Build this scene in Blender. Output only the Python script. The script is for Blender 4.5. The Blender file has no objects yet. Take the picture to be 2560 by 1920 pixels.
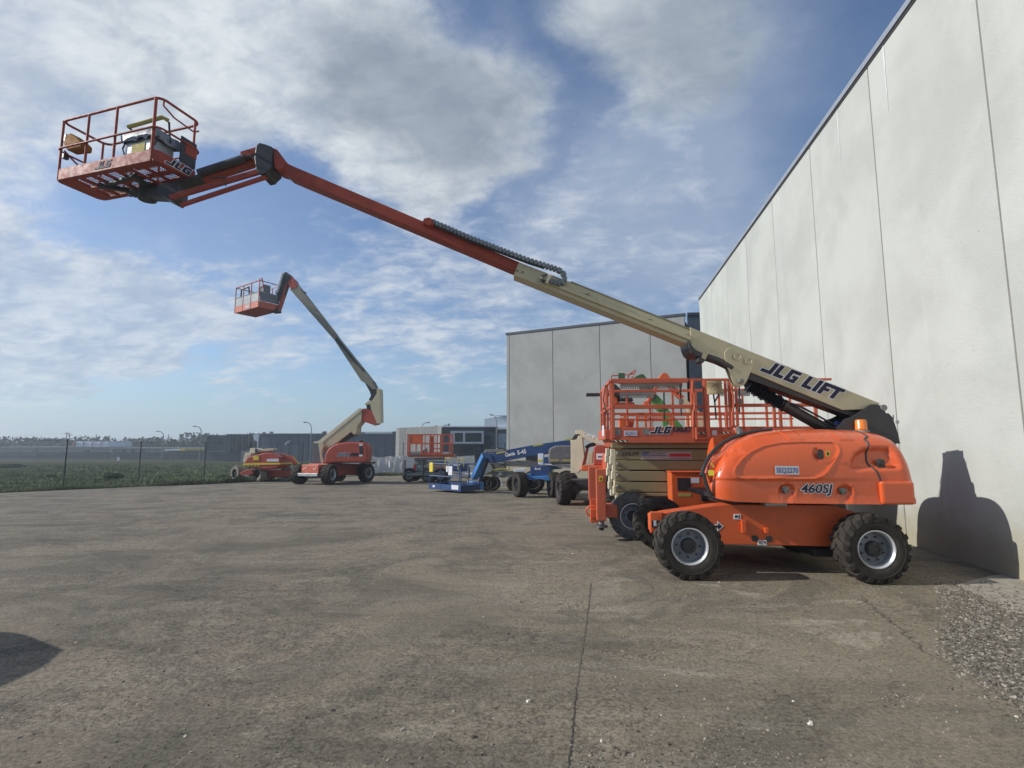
import bpy, bmesh, math, random
from mathutils import Vector, Matrix
R = math.radians
random.seed(7)
scene = bpy.context.scene
COL = scene.collection
# ------------------------------------------------------------------ camera
FPX, PITCH, EYE = 1300.0, math.atan(149/1300.0), Vector((0, 0, 1.7))
cam_d = bpy.data.cameras.new('camera'); cam = bpy.data.objects.new('camera', cam_d); COL.objects.link(cam)
cam_d.sensor_width = 36; cam_d.lens = 36*FPX/2560; cam_d.clip_start = 0.05; cam_d.clip_end = 3000
cam.location = EYE; cam.rotation_euler = (math.pi/2 + PITCH, 0, 0)
scene.camera = cam
# ------------------------------------------------------------------ light
SUN_EL, SUN_AZ = R(30.0), R(4.5)          # light travels towards +x, a little +y
L = Vector((math.cos(SUN_EL)*math.cos(SUN_AZ), math.cos(SUN_EL)*math.sin(SUN_AZ), -math.sin(SUN_EL)))
sd = bpy.data.lights.new('sun', 'SUN'); sd.energy = 4.3; sd.angle = R(0.55); sd.color = (1.0, 0.965, 0.915)
sun = bpy.data.objects.new('sun', sd); COL.objects.link(sun)
sun.rotation_euler = L.to_track_quat('-Z', 'Y').to_euler(); sun.location = (-20, -5, 30)
scene.view_settings.view_transform = 'Standard'; scene.view_settings.look = 'None'
scene.view_settings.gamma = 1; scene.view_settings.exposure = 0; scene.view_settings.use_curve_mapping = False
scene.cycles.use_denoising = True
scene.cycles.max_bounces = 6
scene.cycles.volume_bounces = 0

def ray(u, v):
    dx, dy = (u-1280)/FPX, (960-v)/FPX
    c, s = math.cos(PITCH), math.sin(PITCH)
    return Vector((dx, c - dy*s, s + dy*c))

# ---- world: physical sky with cloud cover laid over it by direction
world = bpy.data.worlds.new('World'); scene.world = world; world.use_nodes = True
nt = world.node_tree; nt.nodes.clear()
class NB:
    """tiny node-graph writer"""
    def __init__(s, nt): s.nt = nt
    def new(s, t, **k):
        n = s.nt.nodes.new(t)
        for a, b in k.items(): setattr(n, a, b)
        return n
    def put(s, sock, v):
        if isinstance(v, bpy.types.NodeSocket): s.nt.links.new(v, sock)
        elif v is not None: sock.default_value = v
    def math(s, op, a, b=None, c=None, clamp=False):
        n = s.new('ShaderNodeMath', operation=op, use_clamp=clamp)
        s.put(n.inputs[0], a); s.put(n.inputs[1], b); s.put(n.inputs[2], c)
        return n.outputs[0]
    def vmath(s, op, a, b=None, out=0):
        n = s.new('ShaderNodeVectorMath', operation=op)
        s.put(n.inputs[0], a); s.put(n.inputs[1], b)
        return n.outputs[out]
    def rng(s, v, a, b, c=0.0, d=1.0, smooth=True):
        n = s.new('ShaderNodeMapRange', interpolation_type='SMOOTHSTEP' if smooth else 'LINEAR')
        s.put(n.inputs[0], v); s.put(n.inputs[1], a); s.put(n.inputs[2], b); s.put(n.inputs[3], c); s.put(n.inputs[4], d)
        return n.outputs[0]
    def noise(s, vec, scale, detail=5, rough=0.5, dist=0.0):
        n = s.new('ShaderNodeTexNoise'); s.put(n.inputs['Vector'], vec)
        n.inputs['Scale'].default_value = scale; n.inputs['Detail'].default_value = detail
        n.inputs['Roughness'].default_value = rough; n.inputs['Distortion'].default_value = dist
        return n.outputs['Fac']
    def mix(s, f, a, b, blend='MIX'):
        n = s.new('ShaderNodeMix', data_type='RGBA', blend_type=blend)
        s.put(n.inputs[0], f); s.put(n.inputs[6], a if not isinstance(a, tuple) else (*a[:3], 1)); s.put(n.inputs[7], b if not isinstance(b, tuple) else (*b[:3], 1))
        return n.outputs[2]
    def map(s, vec, scale=(1, 1, 1), rot=(0, 0, 0), loc=(0, 0, 0)):
        n = s.new('ShaderNodeMapping'); s.put(n.inputs[0], vec)
        n.inputs['Location'].default_value = loc; n.inputs['Rotation'].default_value = rot; n.inputs['Scale'].default_value = scale
        return n.outputs[0]
W_ = NB(nt)
sky = W_.new('ShaderNodeTexSky', sky_type='NISHITA', sun_disc=False)
sky.sun_elevation = SUN_EL; sky.sun_rotation = R(-85) - 0.0
sky.air_density = 1.0; sky.dust_density = 0.6; sky.ozone_density = 1.6; sky.altitude = 50
tc = W_.new('ShaderNodeTexCoord'); D = tc.outputs['Generated']
sep = W_.new('ShaderNodeSeparateXYZ'); W_.put(sep.inputs[0], D)
dz = W_.math('MAXIMUM', sep.outputs[2], 0.0)
def plane_coords(off):
    den = W_.math('ADD', dz, off); c = W_.new('ShaderNodeCombineXYZ')
    W_.put(c.inputs[0], W_.math('DIVIDE', sep.outputs[0], den)); W_.put(c.inputs[1], W_.math('DIVIDE', sep.outputs[1], den)); return c.outputs[0]
PA = plane_coords(0.30); PB = plane_coords(0.16)
n_big = W_.noise(W_.map(PA, rot=(0, 0, R(-25)), loc=(0.7, 2.2, 0)), 1.5, 10, 0.55, 0.25)
n_mid = W_.noise(W_.map(PA, rot=(0, 0, R(30)), scale=(1.0, 1.35, 1), loc=(3, 1, 4)), 5.0, 10, 0.60, 0.3)
n_puf = W_.noise(W_.map(PA, rot=(0, 0, R(30)), scale=(1.0, 1.5, 1), loc=(9, 3, 1)), 12.0, 8, 0.62, 0.5)
n_str = W_.noise(W_.map(PB, rot=(0, 0, R(55)), scale=(1.0, 3.2, 1), loc=(1, 6, 2)), 1.6, 9, 0.6, 0.6)
# warp so that cloud masses have ragged rims
wx = W_.noise(W_.map(PA, loc=(5, 0, 0)), 3.0, 9, 0.62); wz = W_.noise(W_.map(PA, loc=(0, 8, 2)), 3.0, 9, 0.62)
wc = W_.new('ShaderNodeCombineXYZ'); W_.put(wc.inputs[0], W_.math('SUBTRACT', wx, 0.5)); W_.put(wc.inputs[2], W_.math('SUBTRACT', wz, 0.5))
Dw = W_.vmath('ADD', D, W_.vmath('SCALE', wc.outputs[0]))
Dw.node.inputs[1].links[0].from_node.inputs[3].default_value = 0.30
def blobs(lst):
    tot = None
    for (u, v, rad, w) in lst:
        c = ray(u, v).normalized()
        dist = W_.vmath('DISTANCE', Dw, tuple(c), out=1)
        b = W_.rng(dist, rad/FPX*0.9, 0.0, 0.0, w)
        tot = b if tot is None else W_.math('ADD', tot, b)
    return tot
# heavy cumulus masses
mass = blobs([(330, -60, 330, .45), (560, 110, 330, .75), (800, 90, 330, .95), (1030, 230, 340, 1.2), (1230, 340, 240, .85), (900, 380, 250, .75), (1090, 480, 200, .65), (560, 270, 160, .55),
              (1500, -40, 280, .75), (1640, 110, 270, .62), (1820, 60, 300, .5), (1560, 260, 110, .25), (-900, 100, 900, .9), (3300, 300, 700, .6)])
mass = W_.math('ADD', mass, W_.math('MULTIPLY', W_.math('SUBTRACT', n_big, 0.5), 0.9))
mass = W_.math('ADD', mass, W_.math('MULTIPLY', W_.math('SUBTRACT', n_mid, 0.5), 0.55))
cov1 = W_.rng(mass, 0.18, 0.92)
# broken puffs and banks over the left and lower sky
bank = blobs([(40, 740, 260, .62), (260, 770, 240, .50), (450, 790, 180, .35), (640, 740, 260, .14), (1000, 790, 300, .18), (100, 900, 150, .34), (300, 925, 150, .22), (560, 940, 220, .14), (1330, 640, 330, .12),
              (1250, 900, 300, .12), (60, 150, 330, .26), (250, 60, 260, .28), (830, 960, 260, .10), (-900, 800, 900, .2), (3200, 800, 900, .15), (20, 420, 220, .06)])
gap = blobs([(2080, 230, 330, .6), (1960, 350, 260, .45), (2250, 60, 300, .3), (1290, 160, 200, .45), (1330, 320, 160, .3), (450, 330, 200, .04), (120, 540, 200, .20), (330, 590, 220, .20), (560, 560, 240, .16), (700, 520, 200, .12), (150, 430, 160, .10), (760, 880, 200, .08), (350, 1030, 300, .28), (900, 1070, 300, .22), (1250, 1060, 260, .12), (60, 860, 90, .15), (1250, 480, 200, .1)])
veil = blobs([(1500, 520, 420, .60), (1750, 620, 400, .60), (1300, 640, 340, .35), (1180, 160, 300, .25), (1880, 150, 330, .55), (1650, 340, 300, .40), (350, 500, 500, .18), (700, 650, 400, .15)])
pv_ = W_.math('ADD', W_.math('MULTIPLY', n_mid, 0.50), W_.math('MULTIPLY', n_puf, 0.42))
pv_ = W_.math('ADD', pv_, W_.math('MULTIPLY', n_str, 0.46))
pv_ = W_.math('SUBTRACT', W_.math('ADD', pv_, bank), gap)
cov2 = W_.rng(pv_, 0.60, 1.0)
hz = W_.rng(sep.outputs[2], 0.0, 0.20)
cov2 = W_.math('MULTIPLY', cov2, W_.rng(sep.outputs[2], 0.015, 0.12, 0.25, 0.92))
# colours
tex = W_.rng(W_.math('ADD', W_.math('MULTIPLY', n_mid, 0.6), W_.math('MULTIPLY', n_puf, 0.4)), 0.36, 0.66)
dark = W_.math('MINIMUM', blobs([(1040, 230, 290, 1.2), (1220, 320, 230, .8), (880, 150, 200, .45), (1640, 110, 300, .7), (1850, 60, 300, .7), (1480, 20, 220, .3)]), 1.0)
white = W_.mix(tex, (4.5, 5.2, 6.1), (7.9, 8.3, 8.6))
puffc = W_.mix(tex, (4.1, 5.0, 6.4), (7.0, 7.5, 8.1))
mcol = W_.mix(W_.math('MULTIPLY', dark, 0.92), white, W_.mix(tex, (2.7, 3.3, 4.0), (3.5, 4.1, 4.75)))
skyc = W_.mix(1.0, sky.outputs[0], (1.0, 1.10, 1.26), 'MULTIPLY')
skyc = W_.mix(W_.math('MULTIPLY', W_.math('SUBTRACT', 1.0, hz), 0.65), skyc, (3.1, 4.75, 6.5))
vl = W_.math('MULTIPLY', W_.math('MINIMUM', veil, 0.8), W_.rng(n_big, 0.25, 0.75, 0.5, 1.1))
fin = W_.mix(vl, skyc, (3.9, 4.7, 6.1))
fin = W_.mix(W_.math('MULTIPLY', cov2, 0.90), fin, puffc)
fin = W_.mix(W_.math('MULTIPLY', cov1, 0.96), fin, mcol)
bg = W_.new('ShaderNodeBackground'); W_.put(bg.inputs[0], fin); bg.inputs[1].default_value = 0.10
out = W_.new('ShaderNodeOutputWorld'); nt.links.new(bg.outputs[0], out.inputs[0])

# ------------------------------------------------------------------ terrain height, frames that turn a sight line into a place
def g(y): return -0.02*(min(max(y, 10.0), 160.0) - 10.0)
def gp(u, v):
    d = ray(u, v); lo, hi = 0.5, 900.0
    for _ in range(50):
        m = (lo+hi)/2; p = EYE + d*m
        if p.z > g(p.y): lo = m
        else: hi = m
    return EYE + d*lo
class Frame:
    def __init__(s, x, y, rot=0.0, z=None, slope=True):
        zz = g(y) if z is None else z
        s.M = Matrix.Translation((x, y, zz))
        if slope and y > 10: s.M = s.M @ Matrix.Rotation(-math.atan(0.02), 4, 'X')
        s.M = s.M @ Matrix.Rotation(rot, 4, 'Z'); s.I = s.M.inverted()
    def px(s, u, v, y=0.0):
        o = s.I @ EYE; d = s.I.to_3x3() @ ray(u, v); t = (y-o.y)/d.y
        return o + d*t
    def pxx(s, u, v, x=0.0):
        o = s.I @ EYE; d = s.I.to_3x3() @ ray(u, v); t = (x-o.x)/d.x
        return o + d*t
def crop(x0, y0, k): return lambda x, y: (x0 + x/k, y0 + y/k)
C1 = crop(1450, 900, 2.458); C2 = crop(100, 200, 3.352); C3 = crop(540, 650, 2.811); C4 = crop(980, 1020, 4.254)
C5 = crop(0, 1020, 3.95); C6 = crop(1440, 900, 4.254); C7 = crop(560, 1020, 4.254); C8 = crop(1600, 780, 3.16)
D1 = crop(1000, 520, 2.765); D3 = crop(640, 350, 4.254); D8 = crop(980, 1040, 7.373)
E1 = crop(1440, 1080, 5.183); E2 = crop(1760, 1060, 3.95); E3 = crop(1480, 920, 5.821); E4 = crop(560, 660, 8.295)
E5 = crop(1180, 1060, 6.144); E6 = crop(2080, 980, 9.217)

# ------------------------------------------------------------------ materials
def mat(name, col, rough=0.5, metal=0.0, var=0.12, vscale=3.0, bump=0.0, bscale=40.0, coat=0.0, dirt=None, dirt_amt=0.35, spec=0.5, alpha=None, streak=False):
    m = bpy.data.materials.new(name); m.use_nodes = True; nt = m.node_tree
    b = NB(nt); bs = nt.nodes['Principled BSDF']
    t = b.new('ShaderNodeTexCoord').outputs['Object']
    if streak: t2 = b.map(t, scale=(1, 1, 0.15))
    else: t2 = t
    n = b.noise(t2, vscale, 6, 0.6)
    f = b.rng(n, 0.3, 0.7)
    c = b.mix(f, tuple(x*(1-var) for x in col), tuple(min(1, x*(1+var)) for x in col))
    if dirt:
        n2 = b.noise(t2, vscale*2.7, 8, 0.65)
        c = b.mix(b.math('MULTIPLY', b.rng(n2, 0.5, 0.75), dirt_amt), c, dirt)
    b.put(bs.inputs['Base Color'], c)
    b.put(bs.inputs['Roughness'], b.rng(b.noise(t, vscale*4, 4), 0.3, 0.7, max(0, rough-0.08), min(1, rough+0.08)))
    bs.inputs['Metallic'].default_value = metal
    bs.inputs['Coat Weight'].default_value = coat; bs.inputs['Coat Roughness'].default_value = 0.12
    bs.inputs['Specular IOR Level'].default_value = spec
    if bump:
        bn = b.new('ShaderNodeBump'); bn.inputs['Strength'].default_value = 1.0; bn.inputs['Distance'].default_value = bump
        b.put(bn.inputs['Height'], b.noise(t, bscale, 5, 0.6)); b.put(bs.inputs['Normal'], bn.outputs[0])
    return m
M = {}
M['orange'] = mat('orange_paint', (0.67, 0.105, 0.024), 0.30, var=0.03, coat=0.4, dirt=(0.5, 0.12, 0.04), dirt_amt=0.15)
M['orange_flat'] = mat('orange_chassis_paint', (0.62, 0.108, 0.028), 0.42, var=0.06, dirt=(0.3, 0.12, 0.06), dirt_amt=0.35)
M['orange_old'] = mat('faded_orange_paint', (0.50, 0.108, 0.050), 0.5, var=0.10, dirt=(0.40, 0.13, 0.08), dirt_amt=0.4)
M['orange_boom'] = mat('backlit_orange_boom_paint', (0.32, 0.064, 0.040), 0.55, var=0.14, spec=0.2, dirt=(0.22, 0.07, 0.05), dirt_amt=0.5)  # orange darkened so the colour carries the backlit look of boom and platform
M['red_orange'] = mat('worn_red_orange_paint', (0.38, 0.062, 0.034), 0.5, var=0.1, dirt=(0.3, 0.1, 0.06), dirt_amt=0.4)
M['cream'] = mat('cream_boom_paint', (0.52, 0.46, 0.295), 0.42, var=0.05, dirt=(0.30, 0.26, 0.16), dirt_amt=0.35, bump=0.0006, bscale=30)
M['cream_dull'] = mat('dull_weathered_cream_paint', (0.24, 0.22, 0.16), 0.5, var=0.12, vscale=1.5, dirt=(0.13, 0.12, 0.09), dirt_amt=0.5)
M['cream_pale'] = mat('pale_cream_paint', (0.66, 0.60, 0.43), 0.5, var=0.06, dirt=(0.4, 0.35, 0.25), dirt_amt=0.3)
M['olive'] = mat('tan_scissor_paint', (0.25, 0.22, 0.115), 0.45, var=0.06, dirt=(0.22, 0.19, 0.11), dirt_amt=0.35)
M['black'] = mat('black_paint', (0.025, 0.024, 0.026), 0.5, var=0.15)
M['grease'] = mat('dark_greasy_steel', (0.045, 0.04, 0.038), 0.45, var=0.3)
M['rubber'] = mat('tyre_rubber', (0.040, 0.034, 0.028), 0.8, spec=0.25, var=0.25, vscale=9, dirt=(0.08, 0.068, 0.052), dirt_amt=0.4, bump=0.002)
M['rubber_worn'] = mat('worn_tyre_rubber', (0.10, 0.10, 0.09), 0.85, var=0.3, vscale=6, dirt=(0.2, 0.2, 0.18), dirt_amt=0.6, bump=0.002)
M['rubber_dusty'] = mat('dusty_tyre_rubber', (0.23, 0.215, 0.17), 0.9, var=0.2, vscale=6, dirt=(0.08, 0.075, 0.06), dirt_amt=0.6, bump=0.002)
M['rim'] = mat('grey_wheel_paint', (0.21, 0.22, 0.235), 0.4, var=0.1, dirt=(0.1, 0.09, 0.08), dirt_amt=0.3)
M['rim_lip'] = mat('bare_metal_rim_edge', (0.66, 0.67, 0.68), 0.35, metal=0.45, var=0.06)
M['hub'] = mat('hub_black', (0.03, 0.03, 0.032), 0.4, var=0.3)
M['blue'] = mat('blue_machine_paint', (0.028, 0.065, 0.17), 0.42, var=0.1, dirt=(0.05, 0.08, 0.15), dirt_amt=0.4)
M['blue_light'] = mat('light_blue_jib_paint', (0.06, 0.21, 0.50), 0.4, var=0.1, dirt=(0.08, 0.12, 0.2), dirt_amt=0.3)
M['hoodgrey'] = mat('grey_plastic_hood', (0.15, 0.14, 0.145), 0.35, var=0.08)
M['greymetal'] = mat('grey_metal', (0.22, 0.22, 0.21), 0.5, metal=0.3, var=0.15, dirt=(0.1, 0.09, 0.08))
M['galv'] = mat('galvanised_steel', (0.42, 0.44, 0.45), 0.45, metal=0.5, var=0.1)
M['chain'] = mat('power_track_steel', (0.17, 0.19, 0.20), 0.5, metal=0.2, var=0.2, vscale=8)
M['green'] = mat('green_boom_paint', (0.07, 0.22, 0.045), 0.45, var=0.12, dirt=(0.06, 0.12, 0.04))
M['green_dark'] = mat('dark_green_paint', (0.045, 0.10, 0.04), 0.5, var=0.15)
M['yellow'] = mat('yellow_paint', (0.72, 0.55, 0.05), 0.5, var=0.08)
M['yellow_dull'] = mat('dull_yellow_foam', (0.42, 0.36, 0.10), 0.8, var=0.15)
M['ochre'] = mat('ochre_plastic', (0.30, 0.13, 0.02), 0.7, spec=0.1, var=0.1)
M['white'] = mat('white_print', (0.78, 0.78, 0.78), 0.5, var=0.04)
M['label'] = mat('label_sheet', (0.66, 0.66, 0.70), 0.5, var=0.05)
M['navy'] = mat('navy_print', (0.035, 0.035, 0.06), 0.6, var=0.1, spec=0.1)
M['blueprint'] = mat('blue_print', (0.03, 0.06, 0.28), 0.5, var=0.05)
M['redprint'] = mat('red_print', (0.45, 0.03, 0.03), 0.5, var=0.05)
M['amber'] = mat('amber_lens', (0.72, 0.20, 0.03), 0.25, var=0.12, coat=0.4)
M['bag'] = mat('canvas_bag', (0.34, 0.27, 0.15), 0.8, var=0.2, vscale=12, bump=0.004, bscale=20, dirt=(0.2, 0.15, 0.08))
M['glass'] = mat('dark_glass', (0.03, 0.035, 0.04), 0.12, var=0.1)
M['seal'] = mat('joint_sealant', (0.20, 0.20, 0.165), 0.8, var=0.12)
M['flash'] = mat('roof_flashing', (0.32, 0.35, 0.40), 0.45, metal=0.3, var=0.06)
M['slate'] = mat('slate_cladding', (0.055, 0.065, 0.08), 0.6, var=0.08)
M['slate2'] = mat('blue_grey_cladding', (0.085, 0.10, 0.125), 0.6, var=0.06)
M['charcoal'] = mat('charcoal_cladding', (0.035, 0.038, 0.045), 0.6, var=0.08)
M['pgrey'] = mat('pale_grey_panel', (0.27, 0.27, 0.255), 0.75, var=0.05)
M['pgrey2'] = mat('mid_grey_panel', (0.21, 0.21, 0.20), 0.75, var=0.05)
M['bwhite'] = mat('white_cladding', (0.70, 0.74, 0.78), 0.6, var=0.04)
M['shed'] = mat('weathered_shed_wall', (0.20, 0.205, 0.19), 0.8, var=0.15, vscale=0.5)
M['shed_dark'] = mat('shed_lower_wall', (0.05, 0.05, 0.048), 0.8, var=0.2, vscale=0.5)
M['post'] = mat('fence_post_steel', (0.03, 0.028, 0.028), 0.6, var=0.15)
M['wire'] = mat('fence_wire', (0.12, 0.12, 0.12), 0.5, metal=0.4)
M['wood'] = mat('power_pole_wood', (0.07, 0.06, 0.05), 0.85, var=0.2)
M['bark'] = mat('tree_bark', (0.07, 0.055, 0.045), 0.9, var=0.25)
M['leaf'] = mat('eucalypt_foliage', (0.045, 0.052, 0.03), 0.8, var=0.35, vscale=1.2)
M['leaf2'] = mat('dry_foliage', (0.065, 0.062, 0.045), 0.85, var=0.35, vscale=1.2)
M['hedge'] = mat('weed_foliage', (0.04, 0.065, 0.02), 0.85, var=0.4, vscale=2.0)
M['earth'] = mat('brown_earth', (0.16, 0.10, 0.06), 0.95, var=0.25, vscale=3, bump=0.02, bscale=12)
M['silver'] = mat('crumpled_silver_cover', (0.20, 0.23, 0.26), 0.5, metal=0.0, var=0.4, vscale=14)
M['salmon'] = mat('door_salmon', (0.40, 0.16, 0.12), 0.6)
M['stone'] = mat('loose_stone', (0.27, 0.245, 0.195), 0.9, var=0.45, vscale=25)
M['stone_dark'] = mat('dark_loose_stone', (0.11, 0.097, 0.075), 0.9, var=0.4, vscale=25)

# concrete panels, tarp, asphalt, grass field
def concrete(name, base, seed, stain=(0.36, 0.365, 0.33), cov=0.5):
    m = bpy.data.materials.new(name); m.use_nodes = True; nt = m.node_tree; b = NB(nt); bs = nt.nodes['Principled BSDF']
    t = b.new('ShaderNodeTexCoord').outputs['Object']
    oi = b.new('ShaderNodeObjectInfo').outputs['Random']
    sh = b.new('ShaderNodeCombineXYZ'); b.put(sh.inputs[0], b.math('MULTIPLY', oi, 37.0)); b.put(sh.inputs[2], b.math('MULTIPLY', oi, 11.0))
    tt = b.vmath('ADD', t, sh.outputs[0])
    n1 = b.noise(tt, 0.55, 7, 0.6, 0.3); n2 = b.noise(tt, 3.5, 8, 0.7); n3 = b.noise(b.map(tt, scale=(1, 1, 0.07)), 2.6, 7, 0.65)
    c = b.mix(b.rng(n1, 0.35, 0.65), tuple(x*0.90 for x in base), tuple(x*1.07 for x in base))
    c = b.mix(b.math('MULTIPLY', b.rng(n2, 0.5, 0.8), cov*0.5), c, stain)
    c = b.mix(b.math('MULTIPLY', b.rng(n3, 0.56, 0.8), cov*0.9), c, tuple(min(1, x*1.25) for x in base))
    tint = b.mix(b.math('MULTIPLY', b.rng(oi, 0, 1, 0, 1, False), 0.16), c, tuple(x*0.8 for x in base))
    # grime just above the ground
    sp = b.new('ShaderNodeSeparateXYZ'); b.put(sp.inputs[0], b.new('ShaderNodeNewGeometry').outputs['Position'])
    low = b.rng(b.math('ADD', sp.outputs[2], b.math('MULTIPLY', n2, -0.9)), 0.55, -0.35)
    tint = b.mix(b.math('MULTIPLY', low, 0.8), tint, (0.33, 0.29, 0.19))
    vor = b.new('ShaderNodeTexVoronoi'); vor.inputs['Scale'].default_value = 2.3; b.put(vor.inputs['Vector'], tt)
    spot = b.rng(vor.outputs['Distance'], 0.035, 0.015)
    tint = b.mix(b.math('MULTIPLY', spot, 0.5), tint, (0.16, 0.15, 0.13))
    b.put(bs.inputs['Base Color'], tint); bs.inputs['Roughness'].default_value = 0.85
    bn = b.new('ShaderNodeBump'); bn.inputs['Distance'].default_value = 0.006
    b.put(bn.inputs['Height'], b.math('ADD', b.noise(tt, 28, 6, 0.6), b.noise(tt, 1.2, 4))); b.put(bs.inputs['Normal'], bn.outputs[0])
    return m
M['conc'] = concrete('pale_concrete', (0.46, 0.475, 0.44), 1, cov=0.5)
M['conc2'] = concrete('grey_concrete', (0.33, 0.335, 0.32), 2, stain=(0.24, 0.24, 0.23))

def tarp_mat():
    m = bpy.data.materials.new('white_shade_cloth'); m.use_nodes = True; nt = m.node_tree; b = NB(nt); bs = nt.nodes['Principled BSDF']
    t = b.new('ShaderNodeTexCoord').outputs['Object']
    n = b.noise(t, 1.5, 6, 0.6)
    b.put(bs.inputs['Base Color'], b.mix(b.rng(n, .35, .7), (0.66, 0.65, 0.645), (0.80, 0.79, 0.78)))
    bs.inputs['Roughness'].default_value = 0.7
    tr = b.new('ShaderNodeBsdfTranslucent'); tr.inputs[0].default_value = (0.5, 0.5, 0.48, 1)
    mx = b.new('ShaderNodeMixShader'); mx.inputs[0].default_value = 0.3
    nt.links.new(bs.outputs[0], mx.inputs[1]); nt.links.new(tr.outputs[0], mx.inputs[2])
    nt.links.new(mx.outputs[0], nt.nodes['Material Output'].inputs[0])
    return m
M['tarp'] = tarp_mat()

def asphalt_mat():
    m = bpy.data.materials.new('worn_yard_asphalt'); m.use_nodes = True; nt = m.node_tree; b = NB(nt); bs = nt.nodes['Principled BSDF']
    t = b.new('ShaderNodeTexCoord').outputs['Object']
    sp = b.new('ShaderNodeSeparateXYZ'); b.put(sp.inputs[0], t)
    big = b.noise(t, 0.22, 5, 0.55, 0.4)
    med = b.noise(b.map(t, rot=(0, 0, R(38)), scale=(0.45, 1.5, 1)), 0.9, 7, 0.6, 0.6)
    fine = b.noise(t, 34, 6, 0.78); grit = b.noise(t, 150, 3, 0.75)
    c = b.mix(b.rng(big, 0.38, 0.62), (0.168, 0.146, 0.112), (0.215, 0.186, 0.140))
    c = b.mix(b.math('MULTIPLY', b.rng(med, 0.50, 0.66), 0.55), c, (0.25, 0.22, 0.165))
    c = b.mix(b.math('MULTIPLY', b.rng(med, 0.46, 0.32), 0.55), c, (0.092, 0.086, 0.072))
    # dusty ground towards the warehouse wall
    dusty = b.rng(b.math('ADD', sp.outputs[0], b.math('MULTIPLY', big, 3.0)), -2.0, 6.0)
    c = b.mix(b.math('MULTIPLY', dusty, 0.55), c, (0.225, 0.190, 0.130))
    pale = b.noise(b.map(t, loc=(11, 4, 0), rot=(0, 0, R(15)), scale=(0.7, 1.2, 1)), 1.0, 9, 0.66, 1.0)
    c = b.mix(b.math('MULTIPLY', b.rng(pale, 0.575, 0.625), b.math('ADD', 0.22, b.math('MULTIPLY', dusty, 0.55))), c, (0.32, 0.285, 0.215))
    patch = b.noise(b.map(t, loc=(3, 14, 0), rot=(0, 0, R(-20))), 0.62, 7, 0.62, 1.4)
    c = b.mix(b.math('MULTIPLY', b.rng(patch, 0.53, 0.57), 0.38), c, (0.27, 0.225, 0.165))
    c = b.mix(b.math('MULTIPLY', b.rng(patch, 0.46, 0.42), 0.38), c, (0.088, 0.083, 0.068))
    sweep = b.noise(b.map(t, rot=(0, 0, R(-52)), scale=(0.12, 2.2, 1)), 1.3, 6, 0.6, 0.3)
    c = b.mix(b.math('MULTIPLY', b.rng(sweep, 0.52, 0.62), 0.24), c, (0.21, 0.195, 0.16))
    c = b.mix(b.math('MULTIPLY', b.rng(sweep, 0.46, 0.36), 0.20), c, (0.095, 0.09, 0.075))
    clump = b.noise(t, 9.0, 8, 0.8)
    area = b.rng(b.noise(b.map(t, loc=(5, 9, 2)), 0.55, 5, 0.6, 0.8), 0.40, 0.60, 0.35, 1.0)      # coarse texture comes and goes
    fac = b.math('MULTIPLY', b.rng(clump, 0.41, 0.59, -0.26, 0.26, False), area)
    fac = b.math('ADD', fac, b.math('MULTIPLY', b.rng(fine, 0.42, 0.58, -0.34, 0.40, False), b.math('ADD', 0.45, b.math('MULTIPLY', area, 0.55))))
    fac = b.math('ADD', fac, b.rng(grit, 0.40, 0.60, -0.22, 0.28, False))
    fac = b.math('MAXIMUM', b.math('ADD', fac, 1.0), 0.25)
    sc = b.new('ShaderNodeVectorMath', operation='SCALE'); b.put(sc.inputs[0], c); b.put(sc.inputs[3], fac); c = sc.outputs[0]
    vor = b.new('ShaderNodeTexVoronoi'); vor.inputs['Scale'].default_value = 7.0; b.put(vor.inputs['Vector'], t)
    vr = b.new('ShaderNodeSeparateColor'); b.put(vr.inputs[0], vor.outputs['Color'])
    chip = b.math('MULTIPLY', b.rng(vor.outputs['Distance'], 0.085, 0.055), b.math('GREATER_THAN', vr.outputs[0], 0.86))
    c = b.mix(b.math('MULTIPLY', chip, 0.75), c, (0.42, 0.38, 0.31))
    b.put(bs.inputs['Base Color'], c); b.put(bs.inputs['Roughness'], b.rng(big, .3, .7, .80, .93))
    bs.inputs['Specular IOR Level'].default_value = 0.12
    h = b.math('ADD', b.math('MULTIPLY', fine, 1.0), b.math('MULTIPLY', grit, 0.5)); h = b.math('ADD', h, b.math('MULTIPLY', clump, 1.2))
    bn = b.new('ShaderNodeBump'); bn.inputs['Distance'].default_value = 0.009; bn.inputs['Strength'].default_value = 0.8
    b.put(bn.inputs['Height'], h)
    b.put(bs.inputs['Normal'], bn.outputs[0])
    return m
M['asphalt'] = asphalt_mat()
def field_mat():
    m = bpy.data.materials.new('rough_grass_field'); m.use_nodes = True; nt = m.node_tree; b = NB(nt); bs = nt.nodes['Principled BSDF']
    t = b.new('ShaderNodeTexCoord').outputs['Object']
    n1 = b.noise(b.map(t, scale=(0.5, 1, 1)), 0.12, 6, 0.6, 0.5); n2 = b.noise(t, 1.5, 6, 0.7)
    c = b.mix(b.rng(n1, .35, .65), (0.055, 0.062, 0.032), (0.085, 0.08, 0.05))
    c = b.mix(b.math('MULTIPLY', b.rng(n2, .4, .7), .6), c, (0.045, 0.065, 0.022))
    b.put(bs.inputs['Base Color'], c); bs.inputs['Roughness'].default_value = 0.95; bs.inputs['Specular IOR Level'].default_value = 0.0
    bn = b.new('ShaderNodeBump'); bn.inputs['Distance'].default_value = 0.15
    b.put(bn.inputs['Height'], n2); b.put(bs.inputs['Normal'], bn.outputs[0])
    return m
M['field'] = field_mat()
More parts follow.
